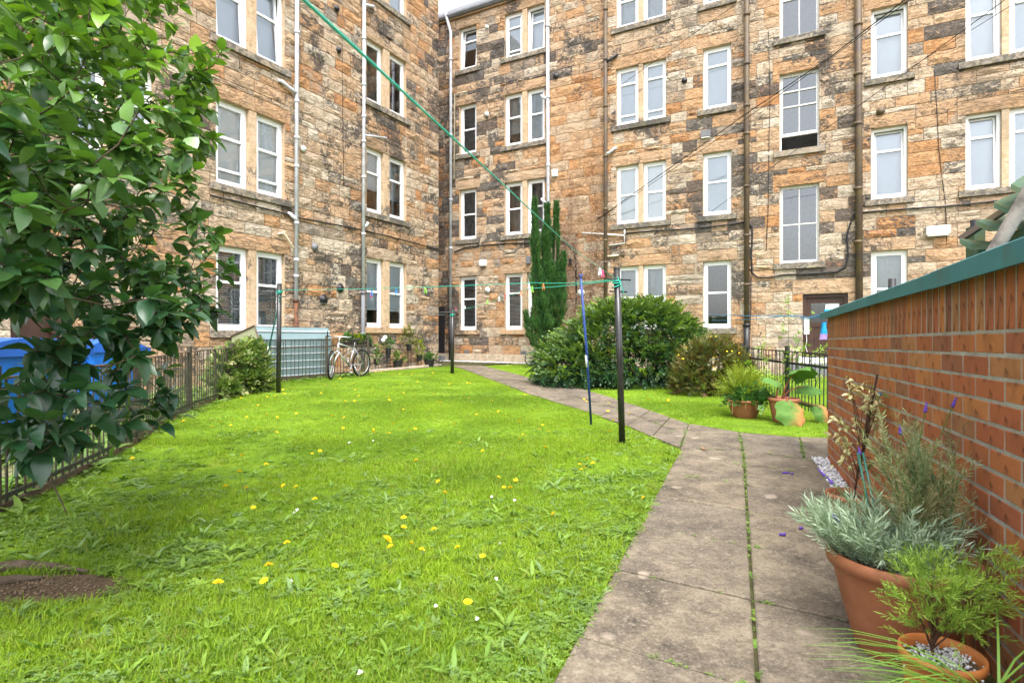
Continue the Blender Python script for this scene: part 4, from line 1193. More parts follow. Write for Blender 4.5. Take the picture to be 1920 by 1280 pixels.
def peg(x, y, Y, col, label, k=1.0):
    p = at(x, y, Y); h = .075 * k
    o = MB().box(p + Vector((-.008, 0, 0)), (.010, .012, h), Matrix.Rotation(.13, 3, 'Y')).box(p + Vector((.008, 0, 0)), (.010, .012, h), Matrix.Rotation(-.13, 3, 'Y')).build('clothes_peg', PEGM[col], None, base=tuple(p))
    tag(o, label, 'peg', 'clothes pegs on the lines')
    MB().torus(p, .012, .003, Matrix.Rotation(PI / 2, 3, 'X'), 10, 5).build('spring', M_GUTTER, o)
for a in ((1125, 509, 5.7, 'white', 'white peg in the pair nearest the tallest pole'), (1130, 513, 5.7, 'pink', 'pink peg in the pair nearest the tallest pole'),
          (697, 549, 9.4, 'blue', 'blue peg on the line before the left ground floor window'), (743, 547, 9.2, 'blue', 'blue peg on the line before the right pane of the ground floor window'),
          (696, 552, 9.42, 'pink', 'pink peg clipped beside a blue one on the line'), (798, 544, 8.9, 'green', 'lime green peg on the line near the wing corner'),
          (992, 535, 8.5, 'white', 'white peg in front of the conifer'), (998, 542, 8.5, 'green', 'green peg among white ones in front of the conifer'), (1019, 537, 8.3, 'orange', 'orange peg before the conifer'),
          (977, 550, 9.0, 'orange', 'orange peg beside the conifer edge'), (947, 556, 10.3, 'red', 'red peg before the blinds window'), (936, 560, 11, 'white', 'white peg left of the red one'), (872, 576, 15.0, 'white', 'white peg close to the far pole'), (914, 566, 12, 'green', 'pale green peg half way along the dipping line'), (855, 580, 15.6, 'pink', 'pink peg beside the far pole')):
    peg(a[0], a[1], a[2], a[3], a[4], 1.3 if a[2] > 7 else 1.0)
for nm_, pts_, r_ in (('black service cable climbing across the back range to the upper right', [FR.p(sR(1122), FR.z_of(1122, 411), .05), at(1400, 213, 14.5), at(1560, 105, 12), at(1720, -18, 10)], .012),
                      ('second black service cable just below the first across the back range', [FR.p(sR(1118), FR.z_of(1118, 415), .05), at(1340, 265, 15.5), at(1560, 108, 12.1), at(1725, -14, 10)], .008),
                      ('thin cable slanting from a first floor sill towards the upper right corner', [FR.p(sR(1335), FR.z_of(1335, 397), .05), at(1480, 290, 14), at(1700, 135, 11), at(1905, -15, 9)], .007),
                      ('thin wire over the highest windows of the back range', [FR.p(sR(1141), FR.z_of(1141, 178), .05), at(1270, 85, 16.5), at(1400, -5, 15)], .007),
                      ('thin wire across the far right upper windows', [at(1690, 138, 11), at(1800, 70, 10), at(1930, -10, 9)], .005)):
    washing_line('overhead_cable', nm_, pts_, r_, M_CABLE, sag=.0, n=4)

# ------------------------------------------------------------------ shed
M_SAGE = simple('sage_green_sheet', (.30, .33, .20), .5, .35, .12, 3, .04)
M_BLUEG = simple('pale_blue_green_sheet', (.165, .235, .25), .35, .45, .15, 2, .05)
def lw(dist, x):
    r = Vector(((x - HX) / F, 1.0, 0)); Y = dist / r.dot(FL.n); return (r * Y).dot(FL.d)
fd = -10.62 - FL.dist
sa0, sa1 = lw(-10.62, 485), lw(-10.62, 621)
gS = gz(13)
SH = thing('garden_shed', 'low sage green metal shed with ribbed pale blue front against the wing', 'shed', FL.p((sa0 + sa1) / 2, gS, .5))
zT, zE = 1.325, 1.06
prf = [(fd, gS + .12), (fd, zE), (fd - .13, zT), (.08, 1.10), (.08, gS + .12)]
m = MB(); m.add([FL.p(sa0, z, d) for (d, z) in prf], [(0, 1, 2, 3, 4)]).add([FL.p(sa1, z, d) for (d, z) in prf], [(4, 3, 2, 1, 0)])
m.build('end_panel', M_SAGE, SH)
MB().add([FL.p(sa0 - .02, zT + .008, fd - .115), FL.p(sa1 + .02, zT + .008, fd - .115), FL.p(sa1 + .02, 1.11, .08), FL.p(sa0 - .02, 1.11, .08)], [(0, 1, 2, 3)]).build('roof', M_SLATE, SH)
MB().add([FL.p(sa0, zE - .01, fd + .02), FL.p(sa1, zE - .01, fd + .02), FL.p(sa1, zT, fd - .12), FL.p(sa0, zT, fd - .12)], [(0, 1, 2, 3)]).build('lid', M_BLUEG, SH)
for d_, z_ in ((fd - .05, (zE + zT) / 2 + .04),):
    MB().fbox(FL, sa0 + .01, sa1 - .01, z_ - .012, z_ + .012, d_ - .01, d_ + .012).build('lid_rib', M_BLIND, SH)
nfr = 5
for i in range(nfr):
    z0 = gS + .12 + (zE - gS - .13) * i / nfr; z1 = gS + .12 + (zE - gS - .13) * (i + 1) / nfr
    MB().fbox(FL, sa0, sa1, z0 + .014, z1, fd - .02, fd).build('front_sheet', M_BLUEG, SH)
    MB().fbox(FL, sa0, sa1, z0 - .004, z0 + .013, fd - .015, fd + .012).build('front_rib', M_BLIND, SH)
MB().fbox(FL, sa0, sa1, gS - .05, gS + .12, fd - .6, fd - .01).build('timber_base', M_EDGE, SH)
MB().tube([FL.p(sa0 - .01, 1.12, .08), FL.p(sa0 - .01, zT + .02, fd - .12), FL.p(sa0 - .01, zE, fd + .02)], .018, 6).build('edge_trim', M_PIPEB, SH)

# ------------------------------------------------------------------ bicycles
M_ALU = simple('silver_bicycle_paint', (.50, .50, .52), .3, .5, .1, 20, .03, metal=.6)
M_TYRE = simple('black_tyre_rubber', (.02, .02, .021), .8, .2, .2, 30, .2)
M_RIM = simple('alloy_rim', (.45, .45, .46), .35, .5, .1, 20, .03, metal=.8)
M_TEALB = simple('teal_bicycle_paint', (.01, .22, .26), .35, .5, .1, 20, .03)
def bicycle(label, rear, front, k, paint, steer=.25, lean=.08):
    """rear and front: contact points on the ground"""
    B = thing('bicycle', label, 'bicycle', (rear + front) / 2, 'bicycles left in the garden')
    fx = (front - rear); fx.z = 0; wb = fx.length; fx.normalize()
    sd = Vector((-fx.y, fx.x, 0)); up_ = (Vector((0, 0, 1)) + sd * lean).normalized(); sd2 = fx.cross(up_).normalized() * -1
    R = .335 * k
    W = lambda x, z, y=0.0: rear + fx * x * wb + up_ * z * k + sd2 * y * k
    ax = Matrix((fx, up_, sd2)).transposed()
    sf = (fx * math.cos(steer) + sd * math.sin(steer)).normalized()
    axf = Matrix((sf, up_, sf.cross(up_) * -1)).transposed()
    for c, A in ((W(0, .335), ax), (W(1, .335), axf)):
        T = MB().torus(c, R - .022 * k, .024 * k, A, 36, 8).build('wheel', M_TYRE, B, True)
        MB().torus(c, R - .052 * k, .011 * k, A, 36, 6).build('rim', M_RIM, T, True)
        s = MB()
        for i in range(18):
            a = 2 * PI * i / 18; e = Vector((math.cos(a), math.sin(a), 0)) * (R - .05 * k); h = Vector((math.cos(a + .5), math.sin(a + .5), 0)) * .02 * k
            s.tube([c + A @ (h + Vector((0, 0, (.025 if i % 2 else -.025) * k))), c + A @ e], .0022 * k, 3, False)
        s.build('spokes', M_RIM, T)
        MB().tube([c - A.col[2] * .05 * k, c + A.col[2] * .05 * k], .018 * k, 8).build('hub', M_IRON, T, True)
    bb, st, hd, hl = W(.42, .30), W(.27, .80), W(.80, .82), W(.83, .66)
    fr_ = MB()
    fr_.tube([bb, W(.285, .72)], .016 * k, 8).tube([W(.285, .70), hd], .016 * k, 8).tube([bb, hl], .019 * k, 8).tube([hl - up_ * .03, hd + up_ * .03], .021 * k, 8)
    for y in (-.06, .06):
        fr_.tube([W(.42, .30, y * .5), W(0, .335, y)], .010 * k, 6).tube([W(.285, .70, y * .3), W(0, .335, y)], .009 * k, 6)
    fr_.build('frame', paint, B, True)
    fk = MB(); c = W(1, .335)
    crown = W(.85, .62)
    fk.tube([hl, crown], .02 * k, 8)
    for y in (-.055, .055):
        o_ = axf.col[2] * y * k
        fk.tube([crown, crown + o_, W(.95, .48) + o_, c + o_], .016 * k, 8)
    fk.build('fork', M_RIM, B, True)
    hb = W(.775, .98)
    axs = axf.col[2]
    H_ = MB().tube([hd, hb], .014 * k, 8).tube([hb - axs * .29 * k - sf * .03 * k, hb - axs * .1 * k, hb + axs * .1 * k, hb + axs * .29 * k - sf * .03 * k], .012 * k, 8).build('handlebar', M_RIM, B, True)
    for q in (-1, 1):
        e = hb + axs * q * .29 * k - sf * .03 * k
        MB().tube([e - axs * q * .1 * k, e], .017 * k, 8).tube([e, e + sf * .03 * k + up_ * .11 * k], .014 * k, 8).build('grip', M_TYRE, H_, True)
    MB().tube([W(.285, .70), W(.262, .88)], .013 * k, 8).build('seat_post', M_RIM, B, True)
    sdl = MB(); c = W(.25, .9)
    prof = [(-.13, .075, .02), (-.08, .08, .03), (0, .05, .025), (.08, .025, .02), (.14, .015, .01)]
    vs = []
    for (x, wd_, hh) in prof:
        for j in range(8):
            a = 2 * PI * j / 8; vs.append(c + fx * x * k + sd2 * math.cos(a) * wd_ * k + up_ * math.sin(a) * hh * k)
    fs = [(i * 8 + j, i * 8 + (j + 1) % 8, i * 8 + 8 + (j + 1) % 8, i * 8 + 8 + j) for i in range(4) for j in range(8)] + [tuple(range(8))[::-1], tuple(32 + j for j in range(8))]
    sdl.add(vs, fs).build('saddle', M_TYRE, B, True)
    ck = MB().torus(bb + sd2 * .045 * k, .085 * k, .006 * k, ax, 22, 5).torus(bb + sd2 * .045 * k, .045 * k, .008 * k, ax, 16, 5)
    CK = ck.build('chainring', M_IRON, B, True)
    pd = MB()
    for q, a in ((.075, -1.1), (-.075, 2.04)):
        e = bb + sd2 * q * k + (fx * math.cos(a) + up_ * math.sin(a)) * .17 * k
        pd.tube([bb + sd2 * q * k, e], .011 * k, 6).box(e + sd2 * (.05 if q > 0 else -.05) * k, (.09 * k, .07 * k, .02 * k))
    pd.build('crank', M_RIM, CK, True)
    rk = MB()
    for y in (-.05, .05):
        rk.tube([W(.24, .74, y), W(-.14, .74, y)], .007 * k, 5).tube([W(-.05, .74, y), W(0, .36, y)], .006 * k, 5)
    rk.tube([W(-.14, .74, -.05), W(-.14, .74, .05)], .007 * k, 5).build('rear_rack', M_IRON, B, True)
    MB().tube([W(.3, .28, .05), W(.2, .0, .16)], .008 * k, 6).build('kickstand', M_RIM, B, True)
    return B
def lp(dist, x):
    r = Vector(((x - HX) / F, 1.0, 0)); Y = dist / r.dot(FL.n); return Vector((r.x * Y, Y, gz(Y)))
bicycle('silver mountain bicycle leaning on the railing in front of the shed', lp(-10.12, 676.5), lp(-10.02, 620), 1.0, M_ALU, .5, .06)
q0 = Vector((.62, 18.6, gz(18.6)))
bicycle('small teal bicycle with its wheel sticking out behind the big bush', q0 + Vector((.72, .1, 0)), q0, .66, M_TEALB, .1, -.05)

# ------------------------------------------------------------------ blue wheeled bins behind the railing
M_BLUE = simple('blue_bin_plastic', (.012, .145, .56), .42, .4, .12, 3, .05)
M_BLUEL = simple('blue_bin_lid_plastic', (.02, .11, .46), .4, .4, .15, 3, .05)
def big_bin(label, c, ang, sx=1.25, sy=1.0, h=1.02):
    g_ = gz(c.y); c = Vector((c.x, c.y, g_))
    B = thing('wheeled_bin', label, 'bin', c, 'blue wheeled bins behind the railing')
    R = Matrix.Rotation(ang, 3, 'Z')
    m = MB(); z0, z1, z2 = .20, .72, h - .1
    lv = [(.40, .36, z0), (.5, .47, z1), (.5, .5, z2)]
    vs = [c + R @ Vector((a * sx * u, b * sy * v, z)) for (u, v, z) in lv for (a, b) in ((-1, -1), (1, -1), (1, 1), (-1, 1))]
    fs = [(3, 2, 1, 0)] + [(4 * i + j, 4 * i + (j + 1) % 4, 4 * i + 4 + (j + 1) % 4, 4 * i + 4 + j) for i in range(2) for j in range(4)]
    m.add(vs, fs).build('body', M_BLUE, B, bevel=.03)
    for i in range(5):
        x = (-.4 + .2 * i) * sx
        MB().box(c + R @ Vector((x, -.5 * sy - .004, .52)), (.03, .03, .55), R).build('moulded_rib', M_BLUE, B, bevel=.008)
    l = MB(); N = 8; vs = []
    for i in range(N + 1):
        y = (-.54 + 1.08 * i / N) * sy; z = h - .09 + .13 * math.sin(PI * min(1, (i + 1.2) / (N + 1.2)))
        vs += [c + R @ Vector((-.53 * sx, y, z)), c + R @ Vector((.53 * sx, y, z)), c + R @ Vector((.53 * sx, y, h - .12)), c + R @ Vector((-.53 * sx, y, h - .12))]
    fs = [(4 * i + j, 4 * i + (j + 1) % 4, 4 * i + 4 + (j + 1) % 4, 4 * i + 4 + j) for i in range(N) for j in range(4)] + [(3, 2, 1, 0), tuple(4 * N + j for j in range(4))]
    L = l.add(vs, fs).build('lid', M_BLUEL, B)
    MB().tube([c + R @ Vector((-.35 * sx, -.57 * sy, h - .07)), c + R @ Vector((.35 * sx, -.57 * sy, h - .07))], .018, 8).build('lid_handle', M_BLUE, L, True)
    for a in (-1, 1):
        for b in (-1, 1):
            w_ = c + R @ Vector((a * .36 * sx, b * .34 * sy, .10))
            MB().torus(w_, .07, .03, R @ Matrix.Rotation(PI / 2, 3, 'Y'), 16, 8).box(w_ + UP(.07), (.05, .05, .09), R).build('wheel', M_TYRE, B, True)
    MB().box(c + R @ Vector((.18, -.502 * sy - .012, .62)), (.16, .006, .11), R).build('notice_sticker', M_PLASTICW, B)
big_bin('large blue wheeled bin behind the near railing under the shrub', Vector((-4.85, 5.25, 0)), math.radians(-8))
big_bin('blue wheeled bin further along the railing half hidden by leaves', Vector((-5.35, 7.3, 0)), math.radians(-12), .95, .8, .98)

# ------------------------------------------------------------------ timber canopy and pole behind the store
M_MOSSW = simple('green_mossy_timber', (.055, .095, .062), .85, .15, .4, 9, .4, c2=(.085, .09, .035))
M_GREYW = simple('silvered_timber', (.26, .225, .195), .85, .15, .35, 14, .6, c2=(.13, .11, .095))
PG = thing('timber_canopy', 'mossy green pointed boards of a low timber canopy above the teal roof edge', 'canopy', Vector((2.9, 3.6, gz(3.6))))
for i in range(4):
    Y = 3.25 - .10 * i
    p0 = at(1799 + 32 * i, 447 - 34 * i, Y); tip = at(1799 + 32 * i, 447 - 34 * i, Y)
    q1 = at(1850 + 36 * i, 440 - 50 * i + 14, Y + .5); q2 = at(1905 + 36 * i, 458 - 40 * i, Y + .2); q3 = at(1820 + 34 * i, 458 - 34 * i, Y - .02)
    vs = [p0, q3, q2, q1]; th = UP(.03)
    MB().hexa([v - th for v in vs] + [v for v in vs]).build('roof_board', M_MOSSW, PG)
MB().tube([at(1800, 449, 3.4), at(1960, 345, 3.1)], .022, 4).build('verge_rafter', M_PIPEB, PG)
MB().box(at(1829, 470, 3.7) - UP(.4), (.07, .07, 1.1)).build('post', M_MOSSW, PG)
MB().box(at(1960, 400, 3.2) - UP(.62), (.07, .07, 1.5)).build('post', M_MOSSW, PG)
MB().tube([at(1838, 468, 3.5), at(1960, 420, 3.2)], .03, 4).build('wall_plate', M_MOSSW, PG)
c_ = at(1829, 425, 4.0)
o = MB().tube([Vector((c_.x, c_.y, gz(4))), c_ + UP(.045)], .03, 10).build('flue_pipe', M_CABLE, None, True, base=(c_.x, c_.y, gz(4)))
tag(o, 'short black pipe end standing behind the timber canopy', 'pipe')
c_ = at(1673, 530, 3.6)
o = MB().tube([Vector((c_.x, c_.y, gz(3.6))), c_ + UP(.025)], .022, 10).build('vent_pipe', M_IRON, None, True, base=(c_.x, c_.y, gz(3.6)))
tag(o, 'small black vent pipe just showing over the teal roof edge', 'pipe')
p0, p1 = at(1862, 476, 2.75), at(1975, 275, 2.6)
p_b = p0 + (p0 - p1) * 1.55; p_b.z = max(p_b.z, gz(2.8))
pts = [p_b + (p1 - p_b) * (i / 9) + Vector((RS.uniform(-.004, .004), 0, RS.uniform(-.004, .004))) for i in range(10)]
o = MB().tube(pts, [.03 + RS.uniform(-.003, .004) for _ in range(10)], 9).build('timber_pole', M_GREYW, None, True, base=tuple(p_b))
tag(o, 'silvered cracked timber pole slanting up behind the brick store', 'pole')

# peg bag and blue cord at the end of the store roof
M_BAGB = simple('blue_cloth', (.02, .30, .62), .8, .15, .2, 20, .2); M_BAGP = simple('lilac_cloth', (.45, .33, .62), .85, .1, .25, 25, .2)
bp = at(1546, 600, 5.2)
m = MB(); vs = []
for i in range(7):
    z = -.02 - .155 * i / 6; wd_ = .014 + .02 * (i / 6) ** 1.5; vs += [bp + Vector((-wd_ - .012 * i / 6, -.01 - .008 * math.sin(i), z)), bp + Vector((wd_ - .012 * i / 6, -.01 + .008 * math.sin(i * 1.3), z)), bp + Vector((wd_, .03, z)), bp + Vector((-wd_, .03, z))]
fs = [(4 * i + j, 4 * i + (j + 1) % 4, 4 * i + 4 + (j + 1) % 4, 4 * i + 4 + j) for i in range(6) for j in range(4)]
m.add(vs[:20], fs[:16]); BAG = m.build('peg_bag', M_BAGB, None, True, base=tuple(bp))
tag(BAG, 'blue and lilac cloth peg bag hanging at the end of the teal roof', 'peg bag')
MB().add(vs[16:], [tuple(q) for q in fs[:8]]).build('bag_skirt', M_BAGP, BAG, True)
cordm = simple('blue_cord', (.03, .27, .55), .5, .3)
washing_line('washing_line', 'pale blue cord running from the store roof to the ground floor window', [at(1538, 590, 5.15), at(1500, 592, 7), FR.p(sR(1330), FR.z_of(1330, 589), .06)], .006, cordm, sag=.02)
washing_line('washing_line', 'lower pale blue cord beneath the first beside the downpipe', [at(1538, 594, 5.15), at(1480, 592, 8), FR.p(sR(1335), FR.z_of(1335, 600), .06)], .004, cordm, sag=.03)
MB_ = MB().sphere(at(1553, 583, 5.2), .03, 10, 6, 0, (1.3, 1, .6)).build('cloth_bundle', M_BAGB, None, True, base=tuple(at(1553, 583, 5.2)))
tag(MB_, 'blue knotted cloth tied on the corner of the teal roof', 'cloth')
# ------------------------------------------------------------------ foliage helpers
def unit(v): return v / np.maximum(np.linalg.norm(v, axis=-1, keepdims=True), 1e-9)
def frames(dirs, ups=None, roll=None):
    """(N,3,3) rotation matrices whose x axis follows dirs and z axis leans to ups"""
    d = unit(np.asarray(dirs, float))
    u = np.tile([0., 0., 1.], (len(d), 1)) if ups is None else np.asarray(ups, float)
    y = np.cross(u, d); bad = np.linalg.norm(y, axis=1) < 1e-3
    y[bad] = np.cross([1., 0.3, 0.], d[bad]); y = unit(y); z = np.cross(d, y)
    if roll is not None:
        c, s = np.cos(roll)[:, None], np.sin(roll)[:, None]
        y, z = y * c + z * s, z * c - y * s
    return np.stack([d, y, z], axis=2)
def leaf_proto(L=1.0, W=.5, n=4, fold=.18, curl=.25, tip=1.0, wave=0.0):
    """leaf from the origin along +x, two rows of quads about a folded midrib"""
    vs, fs = [], []
    for i in range(n + 1):
        t = i / n
        w_ = W * .5 * (math.sin(PI * min(1, t ** .8 * .94 + .03)) ** .85) if 0 < i < n else (.02 * W if i == 0 else .0)
        z = -curl * L * t * t
        if i == n: vs.append((L * t, 0, z)); continue
        wv = wave * math.sin(t * 9)
        vs += [(L * t, -w_, z + fold * w_ + wv * L), (L * t, 0, z), (L * t, w_, z + fold * w_ - wv * L)]
    for i in range(n - 1):
        k = 3 * i; fs += [(k, k + 1, k + 4, k + 3), (k + 1, k + 2, k + 5, k + 4)]
    k = 3 * (n - 1); fs += [(k, k + 1, k + 3), (k + 1, k + 2, k + 3)]
    return np.array(vs), fs
def tris(fs):
    out = []
    for f in fs:
        for i in range(1, len(f) - 1): out.append((f[0], f[i], f[i + 1]))
    return np.array(out, np.int32)
def scatter_mesh(name, proto, R, P, S, tint, mat, parent=None, kind=None, smooth=True):
    """one mesh of N transformed copies; tint (N,3)"""
    V, T = proto
    V = np.asarray(V, float); N = len(P)
    S = np.asarray(S, float).reshape(N, 1, -1)
    W = np.einsum('nij,nkj->nki', R, V[None] * S) + P[:, None, :]
    Fc = (T[None] + (np.arange(N) * len(V))[:, None, None]).reshape(-1, T.shape[1])
    tn = np.repeat(np.asarray(tint, float), len(V), axis=0)
    return tri_mesh(name, W.reshape(-1, 3), Fc, mat, parent, tn, smooth, kind)
def sprig_proto(n=7, leafL=.32, leafW=.16, droop=.3, ang=.9, seed=0, lift=.25, spiral=False):
    """a twig of unit length with leaves along it, two triangles per leaf half"""
    rs = np.random.RandomState(seed); V, T = [], []
    lv, lf_ = leaf_proto(leafL, leafW, 2, .2, .2)
    lt = tris(lf_)
    def st(t): return np.array([t, 0, -droop * t * t])
    sides = []
    for i in range(n):
        t = .12 + .88 * i / max(1, n - 1)
        for sgn in ((1, -1) if i < n - 1 else (0,)):
            a = ang * sgn * rs.uniform(.75, 1.2); e = lift + rs.uniform(-.25, .3)
            if spiral:
                ph = i * 2.4 + (0 if sgn == 1 else PI); dv = np.array([math.cos(ang), math.sin(ang) * math.cos(ph), math.sin(ang) * math.sin(ph)])
            else:
                dv = np.array([math.cos(a) * math.cos(e), math.sin(a), math.sin(e) * .7 - droop * t])
            R = frames(dv[None], None, np.array([rs.uniform(-.5, .5)]))[0]
            k = len(V); q = (lv * rs.uniform(.75, 1.15)) @ R.T + st(t)
            V += q.tolist(); T += (lt + k).tolist()
    k = len(V)                                                      # the twig itself
    for t in (0, .5, 1.0):
        c = st(t); r = .012 * (1.2 - t)
        V += [(c + [0, r, 0]).tolist(), (c + [0, -r * .5, r]).tolist(), (c + [0, -r * .5, -r]).tolist()]
    for i in range(2):
        for j in range(3):
            a, b = k + 3 * i + j, k + 3 * i + (j + 1) % 3
            T += [[a, b, b + 3], [a, b + 3, a + 3]]
    return np.array(V), np.array(T, np.int32)
def in_poly(x, y, poly):
    p = np.array([(q[0], q[1]) for q in poly]); r = np.zeros(len(x), bool)
    j = len(p) - 1
    for i in range(len(p)):
        c = ((p[i, 1] > y) != (p[j, 1] > y)) & (x < (p[j, 0] - p[i, 0]) * (y - p[i, 1]) / (p[j, 1] - p[i, 1] + 1e-12) + p[i, 0])
        r ^= c; j = i
    return r
def vnoise(x, y, f, seed=0):
    """smooth value noise on arrays"""
    rs = np.random.RandomState(seed); G = rs.rand(64, 64)
    a, b = x * f + 100.37, y * f + 100.71
    i, j = np.floor(a).astype(int), np.floor(b).astype(int); u, v = a - i, b - j
    u, v = u * u * (3 - 2 * u), v * v * (3 - 2 * v)
    g = lambda p, q: G[p % 64, q % 64]
    return (g(i, j) * (1 - u) + g(i + 1, j) * u) * (1 - v) + (g(i, j + 1) * (1 - u) + g(i + 1, j + 1) * u) * v

M_BARK = simple('grey_brown_bark', (.10, .075, .055), .9, .1, .45, 16, .5, c2=(.055, .042, .03))
M_TWIG = simple('reddish_twig', (.10, .055, .035), .8, .1, .3, 20, .3)
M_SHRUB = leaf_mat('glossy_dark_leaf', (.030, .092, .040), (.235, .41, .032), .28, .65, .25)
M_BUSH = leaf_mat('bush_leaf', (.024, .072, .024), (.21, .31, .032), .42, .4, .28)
M_BUSH2 = leaf_mat('olive_bush_leaf', (.060, .085, .026), (.22, .21, .05), .5, .3, .25, third=(.17, .075, .03))
M_CONIF = leaf_mat('conifer_spray', (.022, .072, .019), (.065, .165, .030), .6, .25, .15, third=(.11, .06, .025))
M_IVYL = leaf_mat('ivy_leaf', (.040, .095, .025), (.20, .27, .05), .45, .35, .25, third=(.42, .42, .18))
M_GRASS = leaf_mat('grass_blade', (.100, .205, .012), (.265, .395, .020), .5, .25, .45, 'INSTANCER', third=(.24, .24, .05))
M_WEED = leaf_mat('lawn_weed_leaf', (.085, .175, .022), (.20, .31, .05), .5, .3, .3, 'INSTANCER', third=(.17, .26, .10))
M_LAV = leaf_mat('silver_lavender_leaf', (.155, .235, .145), (.37, .46, .32), .7, .2, .2)
M_ROSM = leaf_mat('rosemary_needle', (.11, .155, .075), (.28, .33, .15), .6, .2, .2, third=(.36, .30, .15))
M_CURRY = leaf_mat('bright_needle_leaf', (.10, .20, .03), (.30, .44, .06), .5, .25, .3)
M_CHIVE = leaf_mat('chive_blade', (.10, .25, .03), (.26, .44, .08), .45, .3, .3)
M_VARI = leaf_mat('variegated_leaf', (.19, .23, .08), (.66, .60, .33), .5, .3, .3, third=(.55, .33, .18))
M_RHUB = leaf_mat('rhubarb_leaf', (.040, .110, .022), (.105, .205, .042), .7, .15, .12, third=(.42, .17, .06))
M_FERN = leaf_mat('lime_fern_leaf', (.15, .22, .02), (.30, .36, .03), .5, .25, .35)
M_GERAN = leaf_mat('round_green_leaf', (.03, .10, .022), (.08, .19, .035), .45, .3, .3)
M_VINE = leaf_mat('dry_creeper_leaf', (.20, .09, .06), (.56, .42, .32), .8, .15, .2)
M_YEL = simple('yellow_petal', (.85, .60, .012), .6, .2, .12, 30, .05)
M_WHITEP = simple('white_petal', (.75, .74, .72), .6, .2, .1, 30, .05)
M_ORANGEP = simple('orange_petal', (.70, .26, .02), .6, .2, .1, 30, .05)
M_PURP = simple('purple_floret', (.10, .05, .30), .7, .2, .3, 60, .1)
M_STEM = simple('green_stem', (.07, .13, .03), .6, .2, .25, 20, .05)

# ------------------------------------------------------------------ lawn: blades and weeds set on points
def hidden_collection(name): return bpy.data.collections.new(name)
def tuft(seed, nb, h, spread, wd, lean, mat):
    rs = np.random.RandomState(seed); V, T = [], []
    for b in range(nb):
        a = rs.rand() * 2 * PI; o = rs.normal(0, spread, 2); H = h * rs.uniform(.55, 1.2); l = lean * rs.uniform(.2, 1.3) * H
        dx, dy = math.cos(a), math.sin(a); sx, sy = -dy, dx; w_ = wd * rs.uniform(.7, 1.3); k = len(V)
        for t, ww in ((0, 1), (.5, .85), (1, 0)):
            c = (o[0] + dx * l * t * t, o[1] + dy * l * t * t, H * (t - .22 * lean * t * t))
            if ww: V += [(c[0] - sx * w_ * ww, c[1] - sy * w_ * ww, c[2]), (c[0] + sx * w_ * ww, c[1] + sy * w_ * ww, c[2])]
            else: V.append(c)
        T += [(k, k + 1, k + 3), (k, k + 3, k + 2), (k + 2, k + 3, k + 4)]
    me = bpy.data.meshes.new('tuft'); me.from_pydata([tuple(map(float, v)) for v in V], [], [tuple(map(int, t)) for t in T]); me.materials.append(mat)
    return me
def rosette(seed, n, L, W, up, mat, wave=0.0, curl=.4):
    rs = np.random.RandomState(seed); lv, lf_ = leaf_proto(1, W, 4, .25, curl, wave=wave); lt = tris(lf_); V, T = [], []
    for i in range(n):
        a = 2 * PI * i / n + rs.uniform(-.4, .4); e = up * rs.uniform(.5, 1.5)
        R = frames(np.array([[math.cos(a) * math.cos(e), math.sin(a) * math.cos(e), math.sin(e)]]), None, np.array([rs.uniform(-.4, .4)]))[0]
        k = len(V); V += ((lv * L * rs.uniform(.6, 1.15)) @ R.T + [0, 0, .004 * i * L]).tolist(); T += (lt + k).tolist()
    me = bpy.data.meshes.new('rosette'); me.from_pydata([tuple(v) for v in V], [], [tuple(int(i) for i in t) for t in T]); me.materials.append(mat)
    me.polygons.foreach_set('use_smooth', np.ones(len(me.polygons), bool))
    return me
def clover(seed, n, L, mat):
    rs = np.random.RandomState(seed); V, T = [], []
    for i in range(n):
        c = np.array([rs.normal(0, .022), rs.normal(0, .022), rs.uniform(.018, .042)])
        a0 = rs.rand() * 6.3
        for j in range(3):
            a = a0 + j * 2.09; d_ = np.array([math.cos(a), math.sin(a), rs.uniform(-.15, .3)]); s = np.array([-d_[1], d_[0], 0]); l = L * rs.uniform(.8, 1.2); k = len(V)
            V += [c.tolist(), (c + d_ * l * .6 - s * l * .42).tolist(), (c + d_ * l).tolist(), (c + d_ * l * .6 + s * l * .42).tolist()]
            T += [(k, k + 1, k + 2), (k, k + 2, k + 3)]
    me = bpy.data.meshes.new('clover'); me.from_pydata([tuple(v) for v in V], [], [tuple(int(i) for i in t) for t in T]); me.materials.append(mat)
    return me
def proto_collection(name, meshes):
    c = hidden_collection(name)
    for i, me in enumerate(meshes):
        c.objects.link(bpy.data.objects.new('%s_%02d' % (name, i), me))
    return c
